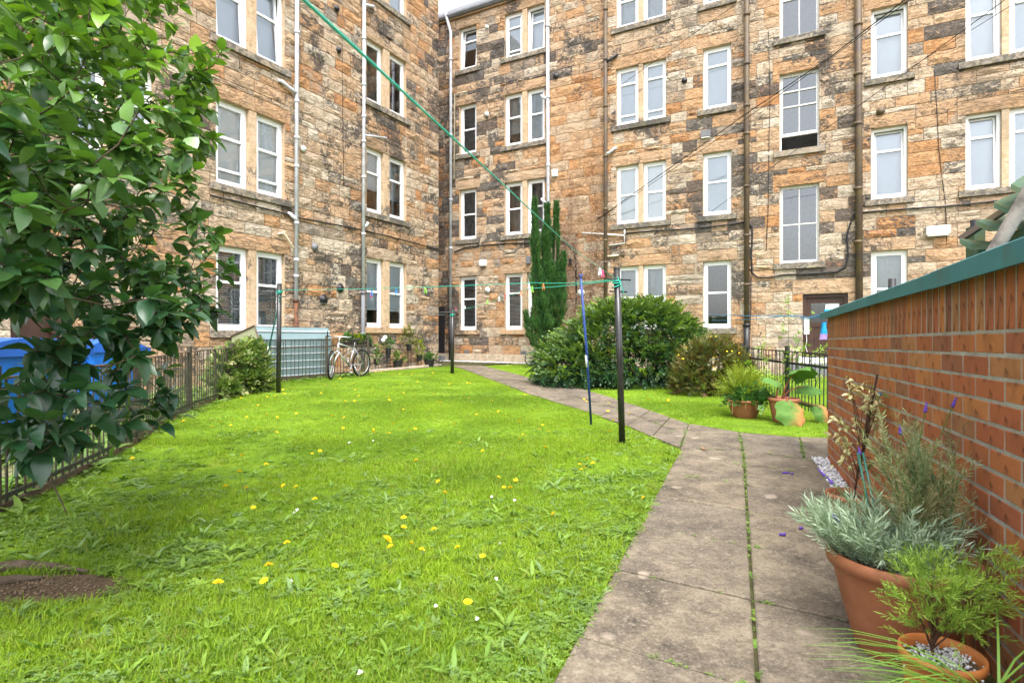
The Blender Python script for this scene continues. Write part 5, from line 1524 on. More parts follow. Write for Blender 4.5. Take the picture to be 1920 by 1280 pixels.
def instancer(name, P, rot, scl, idx, tint, col, mat, kind='stuff'):
    me = bpy.data.meshes.new(name); me.vertices.add(len(P)); me.vertices.foreach_set('co', np.asarray(P, np.float32).ravel())
    a = me.attributes.new('rot', 'FLOAT_VECTOR', 'POINT'); a.data.foreach_set('vector', np.asarray(rot, np.float32).ravel())
    a = me.attributes.new('scl', 'FLOAT', 'POINT'); a.data.foreach_set('value', np.asarray(scl, np.float32).ravel())
    a = me.attributes.new('idx', 'INT', 'POINT'); a.data.foreach_set('value', np.asarray(idx, np.int32).ravel())
    a = me.attributes.new('tint', 'FLOAT_COLOR', 'POINT'); a.data.foreach_set('color', np.hstack([tint, np.ones((len(P), 1))]).astype(np.float32).ravel())
    me.materials.append(mat); me.update()
    o = bpy.data.objects.new(name, me); link(o); o['kind'] = kind
    g = bpy.data.node_groups.new(name + '_points', 'GeometryNodeTree')
    g.interface.new_socket('Geometry', in_out='INPUT', socket_type='NodeSocketGeometry'); g.interface.new_socket('Geometry', in_out='OUTPUT', socket_type='NodeSocketGeometry')
    N = g.nodes.new; gi, go = N('NodeGroupInput'), N('NodeGroupOutput')
    ci = N('GeometryNodeCollectionInfo'); ci.inputs['Collection'].default_value = col; ci.inputs['Separate Children'].default_value = True; ci.inputs['Reset Children'].default_value = True
    ip = N('GeometryNodeInstanceOnPoints'); ip.inputs['Pick Instance'].default_value = True
    def na(n, ty):
        q = N('GeometryNodeInputNamedAttribute'); q.data_type = ty; q.inputs['Name'].default_value = n
        return [s for s in q.outputs if s.enabled and s.name == 'Attribute'][0]
    l = g.links.new
    l(gi.outputs[0], ip.inputs['Points']); l(ci.outputs[0], ip.inputs['Instance']); l(na('idx', 'INT'), ip.inputs['Instance Index'])
    l(na('rot', 'FLOAT_VECTOR'), ip.inputs['Rotation']); l(na('scl', 'FLOAT'), ip.inputs['Scale']); l(ip.outputs[0], go.inputs[0])
    o.modifiers.new('points', 'NODES').node_group = g
    return o
SOILC = gnd(60, 1105)
def soil_mask(x, y):
    return ((x - SOILC.x) / .42) ** 2 + ((y - SOILC.y) / .17) ** 2
def area_points(poly, bands):
    out = []
    p = np.array([(q[0], q[1]) for q in poly])
    for (y0, y1, dens) in bands:
        x0, x1 = p[:, 0].min(), p[:, 0].max(); n = int((x1 - x0) * (y1 - y0) * dens)
        x, y = RS.uniform(x0, x1, n), RS.uniform(y0, y1, n)
        k = in_poly(x, y, poly) & (np.abs(x) < .98 * y + .6)
        out.append(np.stack([x[k], y[k]], 1))
    return np.vstack(out)
GR = proto_collection('tuft', [tuft(i, 12, .033, .014, .0014, .7, M_GRASS) for i in range(6)] + [tuft(20 + i, 8, .060, .016, .0017, .9, M_GRASS) for i in range(3)] + [tuft(40 + i, 14, .022, .02, .0015, 1.0, M_GRASS) for i in range(3)])
def grow(name, poly, bands, short=1.0):
    q = area_points(poly, bands); x, y = q[:, 0], q[:, 1]
    pt = vnoise(x, y, .9, 1) * .6 + vnoise(x, y, 2.7, 2) * .4
    keep = (RS.rand(len(x)) < np.clip(.38 + 1.25 * (pt - .18), .12, 1)) & (soil_mask(x, y) * (.45 + 1.1 * vnoise(x, y, 5, 5)) > .62 + .7 * RS.rand(len(x)))
    leftbare = (x < -.75 - .25 * y) & (y < 6.5) & (vnoise(x, y, 2.1, 9) < .5)
    keep &= ~(leftbare & (RS.rand(len(x)) < .72))
    x, y, pt = x[keep], y[keep], pt[keep]; n = len(x)
    h = (.55 + .8 * vnoise(x, y, 1.6, 3)) * RS.uniform(.7, 1.25, n) * short * np.where(y > 5.5, .85, 1.0)
    idx = np.where(RS.rand(n) < .16, RS.randint(6, 9, n), np.where(pt < .42, RS.randint(9, 12, n), RS.randint(0, 6, n)))
    t = np.stack([np.clip(.15 + .85 * vnoise(x, y, 1.2, 4) + RS.normal(0, .16, n), 0, 1), RS.uniform(.25, .75, n), np.where(RS.rand(n) < .12, RS.uniform(.4, 1, n), RS.uniform(0, .15, n))], 1)
    P = np.stack([x, y, 0.0108 * (y - 2) - .002], 1)
    rot = np.stack([RS.normal(0, .14, n), RS.normal(0, .14, n), RS.uniform(0, 6.28, n)], 1)
    return instancer(name, P, rot, h, idx, t, GR, M_GRASS)
grow('lawn_grass', lawn_poly, [(1.0, 3.4, 5600), (3.4, 6, 3200), (6, 10, 1500), (10, 19.5, 700)])
grow('strip_grass', strip_poly, [(5.5, 9, 1300), (9, 14, 600), (14, 20, 420)], 1.05)
WD = proto_collection('weed', [rosette(i, 8, .085, .30, .35, M_WEED, .012) for i in range(3)] + [rosette(10 + i, 7, .06, .42, .3, M_WEED) for i in range(3)] + [clover(30 + i, 9, .013, M_WEED) for i in range(4)] + [rosette(50, 6, .12, .22, .6, M_WEED, .01)])
q = area_points(lawn_poly, [(1.0, 3.4, 1700), (3.4, 6.5, 600), (6.5, 12, 40)])
x, y = q[:, 0], q[:, 1]
ex = interp = np.interp(y, [p.y for p in LEFT_EDGE], [p.x for p in LEFT_EDGE])
edge = np.exp(-np.maximum(ex - x, 0) / .35) * (y < 5)
wn = vnoise(x, y, 1.5, 21)
pw = np.clip(edge * 1.0 + (wn > .55) * .5 + .12 + ((x < -.6) & (y < 4.5)) * .25, 0, 1) * np.where(y > 4.5, .55, 1)
k = (RS.rand(len(x)) < pw) & (soil_mask(x, y) > .8)
x, y = x[k], y[k]; n = len(x)
instancer('lawn_weeds', np.stack([x, y, .0108 * (y - 2) + .004], 1), np.stack([RS.normal(0, .15, n), RS.normal(0, .15, n), RS.uniform(0, 6.28, n)], 1), RS.uniform(.36, .82, n),
          RS.choice(11, n, p=[.06, .06, .06, .07, .07, .06, .145, .145, .145, .145, .04]), np.stack([RS.uniform(.1, 1, n), RS.uniform(.25, .8, n), np.where(RS.rand(n) < .3, RS.uniform(.3, .9, n), 0)], 1), WD, M_WEED)
# moss and seedlings in the slab joints
jp = []
for k_ in range(len(rows)):
    a, b, c = rows[k_]
    for _ in range(14 if k_ > 0 else 4):
        t_ = RS.rand(); p = (a + (b - a) * t_ ** 1.3) if RS.rand() < .6 else (b + (c - b) * RS.rand()); jp.append((p.x, p.y))
for k_ in range(len(rows) - 1):
    b, b2 = rows[k_][1], rows[k_ + 1][1]
    for _ in range(18 if k_ > 3 else 8):
        p = b + (b2 - b) * RS.rand(); jp.append((p.x, p.y))
for (l0, u0) in band[1:3]:
    a, b = gnd(*l0), gnd(*u0)
    for _ in range(26): p = a + (b - a) * RS.rand(); jp.append((p.x, p.y))
a, b = gnd(1276, 842), gnd(1292, 796)
for _ in range(30): p = a + (b - a) * RS.rand(); jp.append((p.x, p.y))
for i in range(150):
    Y = RS.uniform(6.2, 16); p = (interp_edge(FAR_L, Y) + interp_edge(FAR_R, Y)) / 2; jp.append((p.x + RS.normal(0, .012), Y + RS.normal(0, .1)))
jp = np.array(jp); n = len(jp)
instancer('joint_moss', np.stack([jp[:, 0] + RS.normal(0, .004, n), jp[:, 1] + RS.normal(0, .004, n), .0108 * (jp[:, 1] - 2) + .006], 1), np.stack([np.zeros(n), np.zeros(n), RS.uniform(0, 6.28, n)], 1), RS.uniform(.22, .55, n) * np.where(jp[:, 1] > 4, 1.5, 1),
          RS.choice([6, 7, 8, 9, 3, 4], n), np.stack([RS.uniform(.2, 1, n), RS.uniform(.3, .8, n), RS.uniform(0, .2, n)], 1), WD, M_WEED)
# bare earth with a surface root
ang_ = np.linspace(0, 2 * PI, 36)[:-1]
v = [(SOILC.x + .44 * math.cos(a) * (1 + .13 * math.sin(3 * a + 1) + .06 * math.sin(7 * a)), SOILC.y + .18 * math.sin(a) * (1 + .12 * math.sin(4 * a)), 0) for a in ang_]
mesh_obj('bare_soil', [(p[0], p[1], gz(p[1]) + .005) for p in v], [tuple(range(len(v)))], M_SOIL, kind='structure')
def chips(name, pts, r0, r1, mat, tint):
    V0 = np.array([(1, 0, 0), (-.9, .2, 0), (0, 1, 0), (.1, -.95, 0), (0, 0, .7), (0, .1, -.6)], float); T0 = np.array([(0, 2, 4), (2, 1, 4), (1, 3, 4), (3, 0, 4), (2, 0, 5), (1, 2, 5), (3, 1, 5), (0, 3, 5)])
    n = len(pts); d_ = unit(RS.normal(size=(n, 3)))
    return scatter_mesh(name, (V0, T0), frames(d_), np.array(pts), RS.uniform(r0, r1, n), tint, mat, kind='stuff', smooth=False)
def chipmat(name, a, b):
    t = NT(name); r, g_, b_ = t.attr(); return t.done(t.pbr(t.mix(r, a, b), .8, .2))
M_CHIP = chipmat('white_chippings', (.38, .37, .37), (.72, .72, .73)); M_CRUMB = chipmat('soil_crumbs', (.05, .035, .022), (.16, .11, .07))
pp = []
for _ in range(1500):
    s_ = RS.uniform(FB.s_of(1690) - .2, sFar + .05); w_ = RS.uniform(.004, .115); p = FB.p(s_, 0, w_); pp.append((p.x, p.y, gz(p.y) + .012 + RS.uniform(0, .018)))
chips('white_pebbles', pp, .008, .017, M_CHIP, np.stack([RS.rand(1500)] * 3, 1))
pp = [(SOILC.x + RS.normal(0, .2), SOILC.y + RS.normal(0, .08), gz(SOILC.y) + .008) for _ in range(500)]
chips('soil_crumbs', pp, .003, .010, M_CRUMB, np.stack([RS.rand(500)] * 3, 1))
pp = []
for _ in range(900):
    p = FR.p(RS.uniform(sR(838), sR(1010)), 0, RS.uniform(.08, .5)); pp.append((p.x, p.y, gz(p.y) + .02))
for _ in range(700):
    t_ = RS.rand(); a, b = gnd(690, 696), gnd(821, 685); p = a + (b - a) * t_; pp.append((p.x + RS.normal(0, .05), p.y + RS.uniform(0, .3), gz(p.y) + .02))
chips('pale_gravel', pp, .012, .03, M_CHIP, np.stack([RS.rand(1600) * .7] * 3, 1))

# ------------------------------------------------------------------ flowers standing in the grass
def flower_meshes(col, n_pet, R):
    V, Fc = [], []
    for ring, (rr, z, m) in enumerate(((R, .0, n_pet), (R * .66, .004, n_pet - 4), (R * .36, .007, 7))):
        for i in range(m):
            a = 2 * PI * i / m + ring * .3; w_ = PI / m * .85; k = len(V)
            V += [(0, 0, z), (rr * .8 * math.cos(a - w_), rr * .8 * math.sin(a - w_), z + .003), (rr * math.cos(a), rr * math.sin(a), z + .002), (rr * .8 * math.cos(a + w_), rr * .8 * math.sin(a + w_), z + .003)]
            Fc += [(k, k + 1, k + 2, k + 3)]
    me = bpy.data.meshes.new('flower_head'); me.from_pydata(V, [], Fc); me.materials.append(col); return me
FH = flower_meshes(M_YEL, 16, .0155); FW = flower_meshes(M_WHITEP, 14, .009)
def stem_mesh(h):
    q = MB().tube([(0, 0, 0), (.006, .004, h * .6), (.0, 0, h)], .0013, 4, False); me = bpy.data.meshes.new('stem'); me.from_pydata(q.v, [], q.f); me.materials.append(M_STEM); return me
SM = {h: stem_mesh(h) for h in (.03, .06, .09, .12, .16)}
def flower(nm, label, cat, group, px, py, h, me, k):
    r = Vector(((px - HX) / F, 1.0, (HY - py) / F)); Y = (CAMZ + .0216 - h) / (-r.z + .0108); p = r * Y; p.z = gz(Y)
    o = bpy.data.objects.new(nm, None); o.location = p; o.empty_display_size = .02; link(o); tag(o, label, cat, group)
    s = bpy.data.objects.new('stem', SM[h]); link(s, o)
    f_ = bpy.data.objects.new('flower_head', me); link(f_, o); f_.location = (0, 0, h); f_.scale = (k * 1.2, k * 1.2, k * 1.2); f_.rotation_euler = (RS.normal(.30, .22), RS.normal(0, .3), RS.rand() * 6)
named = [((726, 1011), 'largest yellow flower near the middle of the lawn, tallest of its cluster', 1.5), ((409, 1092), 'large yellow flower low in the grass nearest the bare soil patch', 1.25), ((504, 1059), 'yellow flower just behind the large one towards the bare soil', 1.1),
         ((877, 1128), 'single yellow flower closest to the slab path corner in front', 1.0), ((1206, 933), 'small yellow flower overhanging the path edge', .9), ((1038, 963), 'lone yellow flower on a tall stem towards the path', 1.0), ((248, 859), 'yellow flower closest to the netted railing', 1.0)]
rest = [(538, 1017), (757, 970), (757, 988), (771, 1018), (791, 1030), (814, 992), (858, 1026), (905, 1042), (935, 894), (945, 913), (957, 914), (967, 900), (834, 923), (821, 902), (423, 911), (462, 914), (531, 910), (499, 870), (454, 854), (449, 884), (475, 951), (590, 935), (555, 912), (780, 862), (585, 850), (1087, 870), (1095, 876), (1090, 880), (1112, 868), (495, 1088), (628, 1060), (732, 1024), (730, 812), (852, 795), (700, 805), (862, 830), (905, 845),
        (480, 806), (488, 802), (397, 800), (414, 790), (433, 797), (436, 786), (344, 789), (470, 740), (452, 746), (468, 752), (420, 755), (600, 845), (520, 782), (980, 815), (1022, 838), (1101, 860)]
for (px, py), lb, k in named:
    flower('yellow_flower', lb, 'flower', 'yellow flowers in the lawn', px, py, .12 if py < 1050 else .09, FH, k)
def zone(px, py):
    if py > 960: return 'small yellow flower in the cluster beside the largest flower'
    if py > 845: return ('small yellow flower in the lawn in front of the nearest pole' if px > 1070 else 'small yellow flower in the group right of the lawn middle' if px > 800 else 'small yellow flower in the scattered group left of the lawn middle')
    if px < 480: return 'small yellow flower on the lawn edge before the ivy and railing'
    if py < 725: return ('small yellow flower at the far end of the lawn before the corner passage' if px > 720 else 'small yellow flower at the far end of the lawn before the bicycle')
    return ('small yellow flower along the lawn edge beside the far path' if px > 900 else 'small yellow flower on the open lawn behind the shed pole')
for (px, py) in rest:
    flower('yellow_flower', zone(px, py), 'flower', 'yellow flowers in the lawn', px, py, (.06, .09, .12, .09)[RS.randint(4)], FH, RS.uniform(.75, 1.05))
for _ in range(80):
    py = 697 + 130 * RS.rand() ** 1.6; lo = np.interp(py, [697, 720, 760, 830], [700, 545, 470, 330]); hi = np.interp(py, [697, 720, 745, 800, 830], [850, 930, 1000, 1165, 1220])
    px = RS.uniform(lo, hi)
    flower('yellow_flower', zone(px, py), 'flower', 'yellow flowers in the lawn', px, py, (.06, .09, .12)[RS.randint(3)], FH, RS.uniform(.8, 1.25))
for (px, py) in ((676, 1262), (546, 1090), (938, 1020), (922, 932), (552, 962), (558, 956), (965, 938), (700, 826), (655, 830), (817, 1136), (895, 1160), (930, 1085), (468, 818)):
    flower('white_daisy', 'tiny white daisy low in the grass', 'flower', 'white daisies in the lawn', px, py, .03, FW, RS.uniform(.8, 1.15))
for (px, py) in ((1100, 752), (1095, 748), (1141, 755), (1164, 752), (1215, 748), (1237, 754), (1253, 750), (1180, 775), (1150, 788), (1140, 770)):
    flower('yellow_flower', 'small yellow flower along the path and grass strip', 'flower', 'yellow flowers by the path', px, py, .06, FH, 1.1)

# ------------------------------------------------------------------ the big-leaved shrub on the left
SHRUB = thing('leafy_shrub', 'tall glossy broad-leaved shrub overhanging the railing on the left', 'shrub', Vector((-3.3, 2.75, gz(2.75))))
CROWN = [(470, -140), (345, -20), (335, 30), (352, 66), (400, 86), (421, 100), (405, 122), (385, 190), (402, 232), (408, 300), (395, 330), (352, 362), (378, 408), (408, 428), (428, 468), (436, 506), (404, 520), (402, 560), (409, 590), (398, 622), (345, 640), (330, 690), (300, 700), (342, 748), (338, 772), (262, 770), (258, 812), (215, 800), (180, 770), (150, 845), (70, 880), (30, 850), (20, 800), (-60, 790), (-420, 830), (-520, -160)]
cp = []
while len(cp) < 860:
    px, py = RS.uniform(-420, 440), RS.uniform(-130, 880)
    if not in_poly(np.array([px]), np.array([py]), CROWN)[0]: continue
    inside = in_poly(np.array([px + 45]), np.array([py]), CROWN)[0]
    if py > 560 and RS.rand() < .38: continue
    if 585 < py < 790 and px < 215 and RS.rand() < .66: continue
    if px < 0 and RS.rand() < .5: continue
    Yd = np.clip(2.15 + (px + 100) / 500 * 1.5 + RS.normal(0, .5), 1.55, 4.3) if py < 560 else np.clip(2.2 + (px) / 420 * .95 + RS.normal(0, .22), 1.7, 3.6)
    if not inside: Yd = np.clip(2.3 + px / 420 * 1.3 + RS.normal(0, .15), 1.8, 3.9)
    if Yd < 1.9 and px > 120: Yd = 2.2
    cp.append(tuple(at(px, py, Yd)))
cp = np.array(cp)
base = np.array(org_of(SHRUB))
stems = MB(); twigs = MB()
tops = [(-3.9, 3.6, 3.6), (-3.2, 3.3, 3.5), (-2.7, 3.2, 2.9), (-3.5, 2.6, 3.4), (-2.6, 2.7, 2.2), (-2.9, 3.7, 2.3), (-2.3, 2.9, 1.5), (-4.3, 2.9, 3.1)]
spts = []
for i, tp in enumerate(tops):
    b0_ = base + np.array([RS.normal(0, .12), RS.normal(0, .12), -.05]); tp = np.array(tp)
    path = []
    for j in range(9):
        t_ = j / 8; p = b0_ + (tp - b0_) * np.array([t_ ** 1.3, t_ ** 1.3, t_]) + np.array([RS.normal(0, .025), RS.normal(0, .025), 0]) * (j > 0)
        path.append(Vector(p)); spts.append(p)
    stems.tube(path, [.042 * (1 - .75 * j / 8) for j in range(9)], 8)
spts = np.array(spts)
stems.build('stem', M_BARK, SHRUB, True)
LPS = [leaf_proto(1, .60, 4, .22, .24), leaf_proto(1, .55, 4, .32, .45, wave=.012), leaf_proto(1, .66, 4, .10, .10, wave=.02), leaf_proto(1, .58, 4, .26, .6)]
Rm, Pm, Sm, Tm = [], [], [], []
dmin = np.array([np.linalg.norm(spts - c, axis=1).min() for c in cp])
grown = spts.copy(); thick = np.full(len(spts), .012)
for c in cp[np.argsort(dmin)]:                       # every twig springs from the nearest wood already grown
    dd = np.linalg.norm(grown - c, axis=1) + np.maximum(grown[:, 2] - c[2], 0) * .5
    kk = int(np.argmin(dd)); s_ = grown[kk]
    mid = (s_ + c) / 2 + np.array([0, 0, -.04]) * min(1, dd[kk] * 2) + RS.normal(0, .012, 3); r0 = max(.0035, thick[kk] * .7)
    twigs.tube([Vector(s_), Vector(mid), Vector(c)], [r0, r0 * .8, max(.0025, r0 * .5)], 5, False)
    grown = np.vstack([grown, mid[None], c[None]]); thick = np.append(thick, [r0 * .8, r0 * .55])
    ax = unit((c - mid)[None])[0] + np.array([.25, -.15, .05]); ax = unit(ax[None])[0]
    nl = RS.randint(7, 12)
    high = np.clip((c[2] - 1.0) / 1.9, 0, 1)
    e1 = np.cross(ax, [0, 0, 1.]); e1 = e1 / max(np.linalg.norm(e1), 1e-3); e2 = np.cross(e1, ax)
    for k_ in range(nl):
        a = 2.4 * k_ + RS.rand() * .6; back = .16 * RS.rand() * (k_ / nl)
        sp = .55 + .55 * (k_ / nl)
        d_ = ax * (1.05 - sp * .75) + (e1 * math.cos(a) + e2 * math.sin(a)) * sp + np.array([0, 0, -.12 + .1 * high])
        Rm.append(frames(d_[None], np.array([[RS.normal(0, .35), RS.normal(-.1, .35), 1.]]))[0]); Pm.append(c - ax * back)
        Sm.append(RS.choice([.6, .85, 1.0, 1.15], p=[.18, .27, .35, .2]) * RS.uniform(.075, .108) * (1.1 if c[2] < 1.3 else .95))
        young_lit = high ** 1.1 * RS.uniform(.25, 1.15) * (1.25 - .8 * k_ / nl)  # pale new growth, plus sky light on the crown put into the tint
        Tm.append((np.clip(young_lit + RS.normal(0, .06), 0, 1), RS.uniform(.25, .75), 0))
Rm, Pm, Sm, Tm = np.array(Rm), np.array(Pm), np.array(Sm), np.array(Tm)
twigs.build('twigs', M_BARK, SHRUB, True, kind='stuff')
px = HX + F * Pm[:, 0] / Pm[:, 1]; py = HY - F * (Pm[:, 2] - CAMZ) / Pm[:, 1]
vis = (px > 5) & (px < 460) & (py > 5) & (py < 900)
order = np.argsort(-(Sm / Pm[:, 1] * vis)); big, small = order[:300], order[300:]
def leaf_objects(nm, proto, faces, ids, R, P, S, T, mat, parent):
    for i in ids:
        vs = (proto * S[i]) @ R[i].T + P[i]
        mesh_obj(nm, vs, faces, mat, parent, True, np.array(T[i]), base=P[i])
var_ = RS.randint(0, 4, len(Sm))
for q_ in range(4):
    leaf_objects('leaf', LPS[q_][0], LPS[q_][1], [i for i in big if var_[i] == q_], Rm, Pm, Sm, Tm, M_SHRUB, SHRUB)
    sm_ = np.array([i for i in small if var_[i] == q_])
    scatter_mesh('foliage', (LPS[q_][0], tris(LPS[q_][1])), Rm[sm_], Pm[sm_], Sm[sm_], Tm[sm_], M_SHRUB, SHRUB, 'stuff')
rp = [gnd(-160, 1090), gnd(-20, 1078), gnd(40, 1068), gnd(100, 1070), gnd(165, 1078)]
rp2 = [gnd(-160, 1120), gnd(-30, 1102), gnd(30, 1092), gnd(80, 1088)]
MB().tube([p + UP(.02) for p in rp], [.042, .036, .03, .02, .006], 8).tube([p + UP(.015) for p in rp2], [.034, .03, .022, .006], 8).build('surface_root', M_BARK, SHRUB, True)
tw = [at(90, 845, 2.6), at(98, 905, 2.55), at(118, 945, 2.5), at(126, 965, 2.5)]
MB().tube(tw, [.005, .004, .003, .002], 5).tube([at(-10, 810, 2.5), at(40, 800, 2.6), at(120, 772, 2.8)], .007, 5).tube([at(-10, 850, 2.5), at(50, 812, 2.6)], .006, 5).build('dead_branch', M_BARK, SHRUB, True)

# ------------------------------------------------------------------ rounded bushes, conifer, ivy, creeper
def bush(name, label, cat, lobes, n, proto, size, mat, tintf, up=.35, droop=0.0, base=None, group=None, stems_=5, shell=.62):
    """lobes: (centre, radii); sprigs fill the outer shell of every lobe"""
    b = base if base is not None else Vector((lobes[0][0][0], lobes[0][0][1], gz(lobes[0][0][1])))
    B = thing(name, label, cat, b, group)
    vol = np.array([r[0] * r[1] + r[1] * r[2] + r[0] * r[2] for c, r in lobes]); cnt = (n * vol / vol.sum()).astype(int)
    PP, DD, TT = [], [], []
    for (c, r), m_ in zip(lobes, cnt):
        d_ = unit(RS.normal(size=(m_, 3))); rad = shell + (1 - shell) * RS.rand(m_) ** .6
        p = np.array(c) + d_ * np.array(r) * rad[:, None]
        ins = np.zeros(m_, bool)
        for (c2, r2) in lobes:
            if c2 is c: continue
            ins |= (((p - np.array(c2)) / np.array(r2)) ** 2).sum(1) < .36
        k_ = (~ins) & (p[:, 2] > .0108 * (p[:, 1] - 2) + .02)
        PP.append(p[k_]); DD.append(unit(d_ / np.array(r))[k_]); TT.append(rad[k_])
    P, D, rad = np.vstack(PP), np.vstack(DD), np.concatenate(TT)
    D = D + RS.normal(0, .35, D.shape); D[:, 2] += up; D[:, 2] -= droop * (1 - np.clip(D[:, 2], 0, 1))
    S = RS.uniform(size[0], size[1], len(P))
    scatter_mesh('foliage', proto, frames(D, None, RS.normal(0, .5, len(P))), P - unit(D) * S[:, None] * .4, S, tintf(P, D, rad), mat, B, 'stuff')
    m = MB()
    for i in range(stems_):
        c, r = lobes[i % len(lobes)]; e = Vector(c) + Vector((RS.normal(0, .2) * r[0], RS.normal(0, .2) * r[1], r[2] * .3)); s_ = b + Vector((RS.normal(0, .08), RS.normal(0, .08), 0))
        m.tube([s_, (s_ + e) / 2 + Vector((RS.normal(0, .05), RS.normal(0, .05), .05)), e], [.03, .02, .008], 6)
    m.build('stems', M_BARK, B, True)
    return B
g12 = gz(12)
SP1 = sprig_proto(7, .30, .17, .38, .8, 1)
lobesA = [((2.75, 12.2, .85), (1.25, 1.1, 1.12)), ((1.75, 12.0, .65), (1.05, 1.0, .92)), ((.98, 12.2, .42), (.62, .8, .62)), ((3.35, 12.1, .78), (.72, .9, .88)), ((2.1, 12.6, 1.0), (.9, .9, .88)), ((2.2, 12.0, 1.12), (1.0, .8, .80)), ((2.7, 11.9, 1.15), (.9, .8, .74)), ((2.5, 11.55, .50), (1.2, .7, .68)), ((1.35, 11.5, .42), (.8, .6, .52)), ((3.0, 12.5, 1.15), (.7, .7, .78))]
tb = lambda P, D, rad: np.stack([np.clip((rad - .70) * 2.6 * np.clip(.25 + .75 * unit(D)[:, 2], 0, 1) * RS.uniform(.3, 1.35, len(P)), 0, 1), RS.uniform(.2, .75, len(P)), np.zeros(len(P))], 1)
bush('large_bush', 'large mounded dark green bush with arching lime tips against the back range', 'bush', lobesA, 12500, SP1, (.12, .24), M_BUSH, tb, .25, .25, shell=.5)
SP2 = sprig_proto(5, .34, .22, .1, .9, 2, .4)
lobesB = [((3.55, 10.3, .48), (.64, .6, .62)), ((3.2, 10.15, .33), (.42, .45, .44)), ((3.85, 10.1, .40), (.42, .45, .52)), ((3.45, 10.0, .7), (.38, .35, .42)), ((3.75, 10.3, .78), (.34, .35, .34))]
t2 = lambda P, D, rad: np.stack([np.clip((rad - .6) * 1.7 * RS.uniform(.2, 1.2, len(P)), 0, 1), RS.uniform(.2, .75, len(P)), np.where(RS.rand(len(P)) < .3, RS.uniform(.2, .8, len(P)), 0)], 1)
B2 = bush('flowering_bush', 'rounded olive bush dotted with small yellow flowers beside the large bush', 'bush', lobesB, 4600, SP2, (.08, .15), M_BUSH2, t2, .5, 0)
pf = []
for _ in range(45):
    c, r = lobesB[RS.randint(5)]; d_ = unit(RS.normal(size=(1, 3)))[0]; d_[2] = abs(d_[2]); d_[1] = -abs(d_[1]) * .8; pf.append(np.array(c) + d_ * np.array(r) * 1.04)
pf = np.array(pf); d_ = np.array([[RS.normal(0, .5), -1, .8] for _ in pf])
V0, T0 = [], []
for i in range(5):
    a = 1.2566 * i; k_ = len(V0); V0 += [(0, 0, 0), (.1, .75 * math.cos(a - .5), .75 * math.sin(a - .5)), (.05, math.cos(a), math.sin(a)), (.1, .75 * math.cos(a + .5), .75 * math.sin(a + .5))]; T0 += [(k_, k_ + 1, k_ + 2), (k_, k_ + 2, k_ + 3)]
scatter_mesh('yellow_blossom', (np.array(V0), np.array(T0)), frames(d_), pf, RS.uniform(.010, .020, len(pf)), np.zeros((len(pf), 3)), M_YEL, B2, 'stuff')

cb = Vector((1.02, 18.35, gz(18.35)))
CO = thing('columnar_conifer', 'dark green columnar conifer with several pointed spires against the back range', 'tree', cb)
SPC = sprig_proto(5, .34, .10, -.12, .5, 3, .1, True)
PP, DD, TT = [], [], []
for (xb, yb, xt, yt, Y, rad, nn) in ((1010, 640, 1002, 379, 18.2, .23, 3900), (1027, 640, 1026, 388, 18.3, .24, 4600), (1041, 620, 1043, 384, 18.4, .17, 3000), (1024, 650, 1022, 430, 18.3, .30, 3200), (1050, 600, 1057, 478, 18.3, .16, 1300), (997, 640, 985, 590, 18.0, .14, 500), (1016, 665, 1018, 530, 18.1, .40, 3600), (1036, 655, 1042, 500, 18.3, .36, 3000), (1046, 600, 1050, 520, 18.2, .26, 1200)):
    a, b_ = np.array(at(xb, yb, Y)), np.array(at(xt, yt, Y)); t_ = RS.rand(nn) ** 1.0
    env = rad * (np.clip(1.25 * (1 - t_), 0, 1) ** .66) * (.72 + .28 * np.sin(t_ * 23 + xb)) * np.clip(t_ * 6 + .35, 0, 1)
    ph = RS.rand(nn) * 6.283; rr = env * RS.uniform(.55, 1.0, nn) * (1 + .22 * np.sin(ph * 3 + t_ * 8))
    PP.append(a + (b_ - a) * t_[:, None] + np.stack([rr * np.cos(ph), rr * np.sin(ph), np.zeros(nn)], 1))
    DD.append(np.stack([np.cos(ph) * .42, np.sin(ph) * .42, np.ones(nn) * RS.uniform(.7, 1.2, nn)], 1))
    brown = np.where((t_ < .35) & (RS.rand(nn) < .22), RS.uniform(.3, .9, nn), 0)
    TT.append(np.stack([np.clip(RS.normal(.35, .25, nn) + .35 * np.sin(ph * 3 + t_ * 8), 0, 1), RS.uniform(.2, .7, nn), brown], 1))
P, D, T_ = np.vstack(PP), np.vstack(DD), np.vstack(TT)
scatter_mesh('foliage', SPC, frames(D, None, RS.rand(len(P)) * 6), P, RS.uniform(.10, .20, len(P)), T_, M_CONIF, CO, 'stuff')
m = MB()
for (x0, x1, y1) in ((1018, 1004, 420), (1024, 1026, 420), (1028, 1043, 430), (1030, 1054, 500)):
    a, b_ = at(x0, 668, 18.3), at(x1, y1, 18.3); m.tube([a - UP(.1), (a + b_) / 2 + Vector((.05, 0, 0)), b_], [.07, .05, .015], 7)
m.build('trunk', M_BARK, CO, True)

SPI = sprig_proto(5, .42, .36, .3, .9, 5, .3)
ivl = [((-4.92, 10.1, .52), (.22, .65, .42)), ((-4.98, 10.9, .55), (.28, .6, .50)), ((-4.85, 10.6, .28), (.34, .75, .30)), ((-5.1, 11.3, .7), (.25, .35, .35)), ((-4.8, 9.6, .25), (.2, .45, .22))]
t3 = lambda P, D, rad: np.stack([np.clip((rad - .55) * 1.9 * RS.uniform(.2, 1.2, len(P)), 0, 1), RS.uniform(.25, .75, len(P)), np.where(RS.rand(len(P)) < .25, RS.uniform(.2, .9, len(P)), 0)], 1)
bush('variegated_ivy', 'pale variegated ivy mounded over the end of the long railing', 'ivy', ivl, 1500, SPI, (.10, .19), M_IVYL, t3, .3, .2)
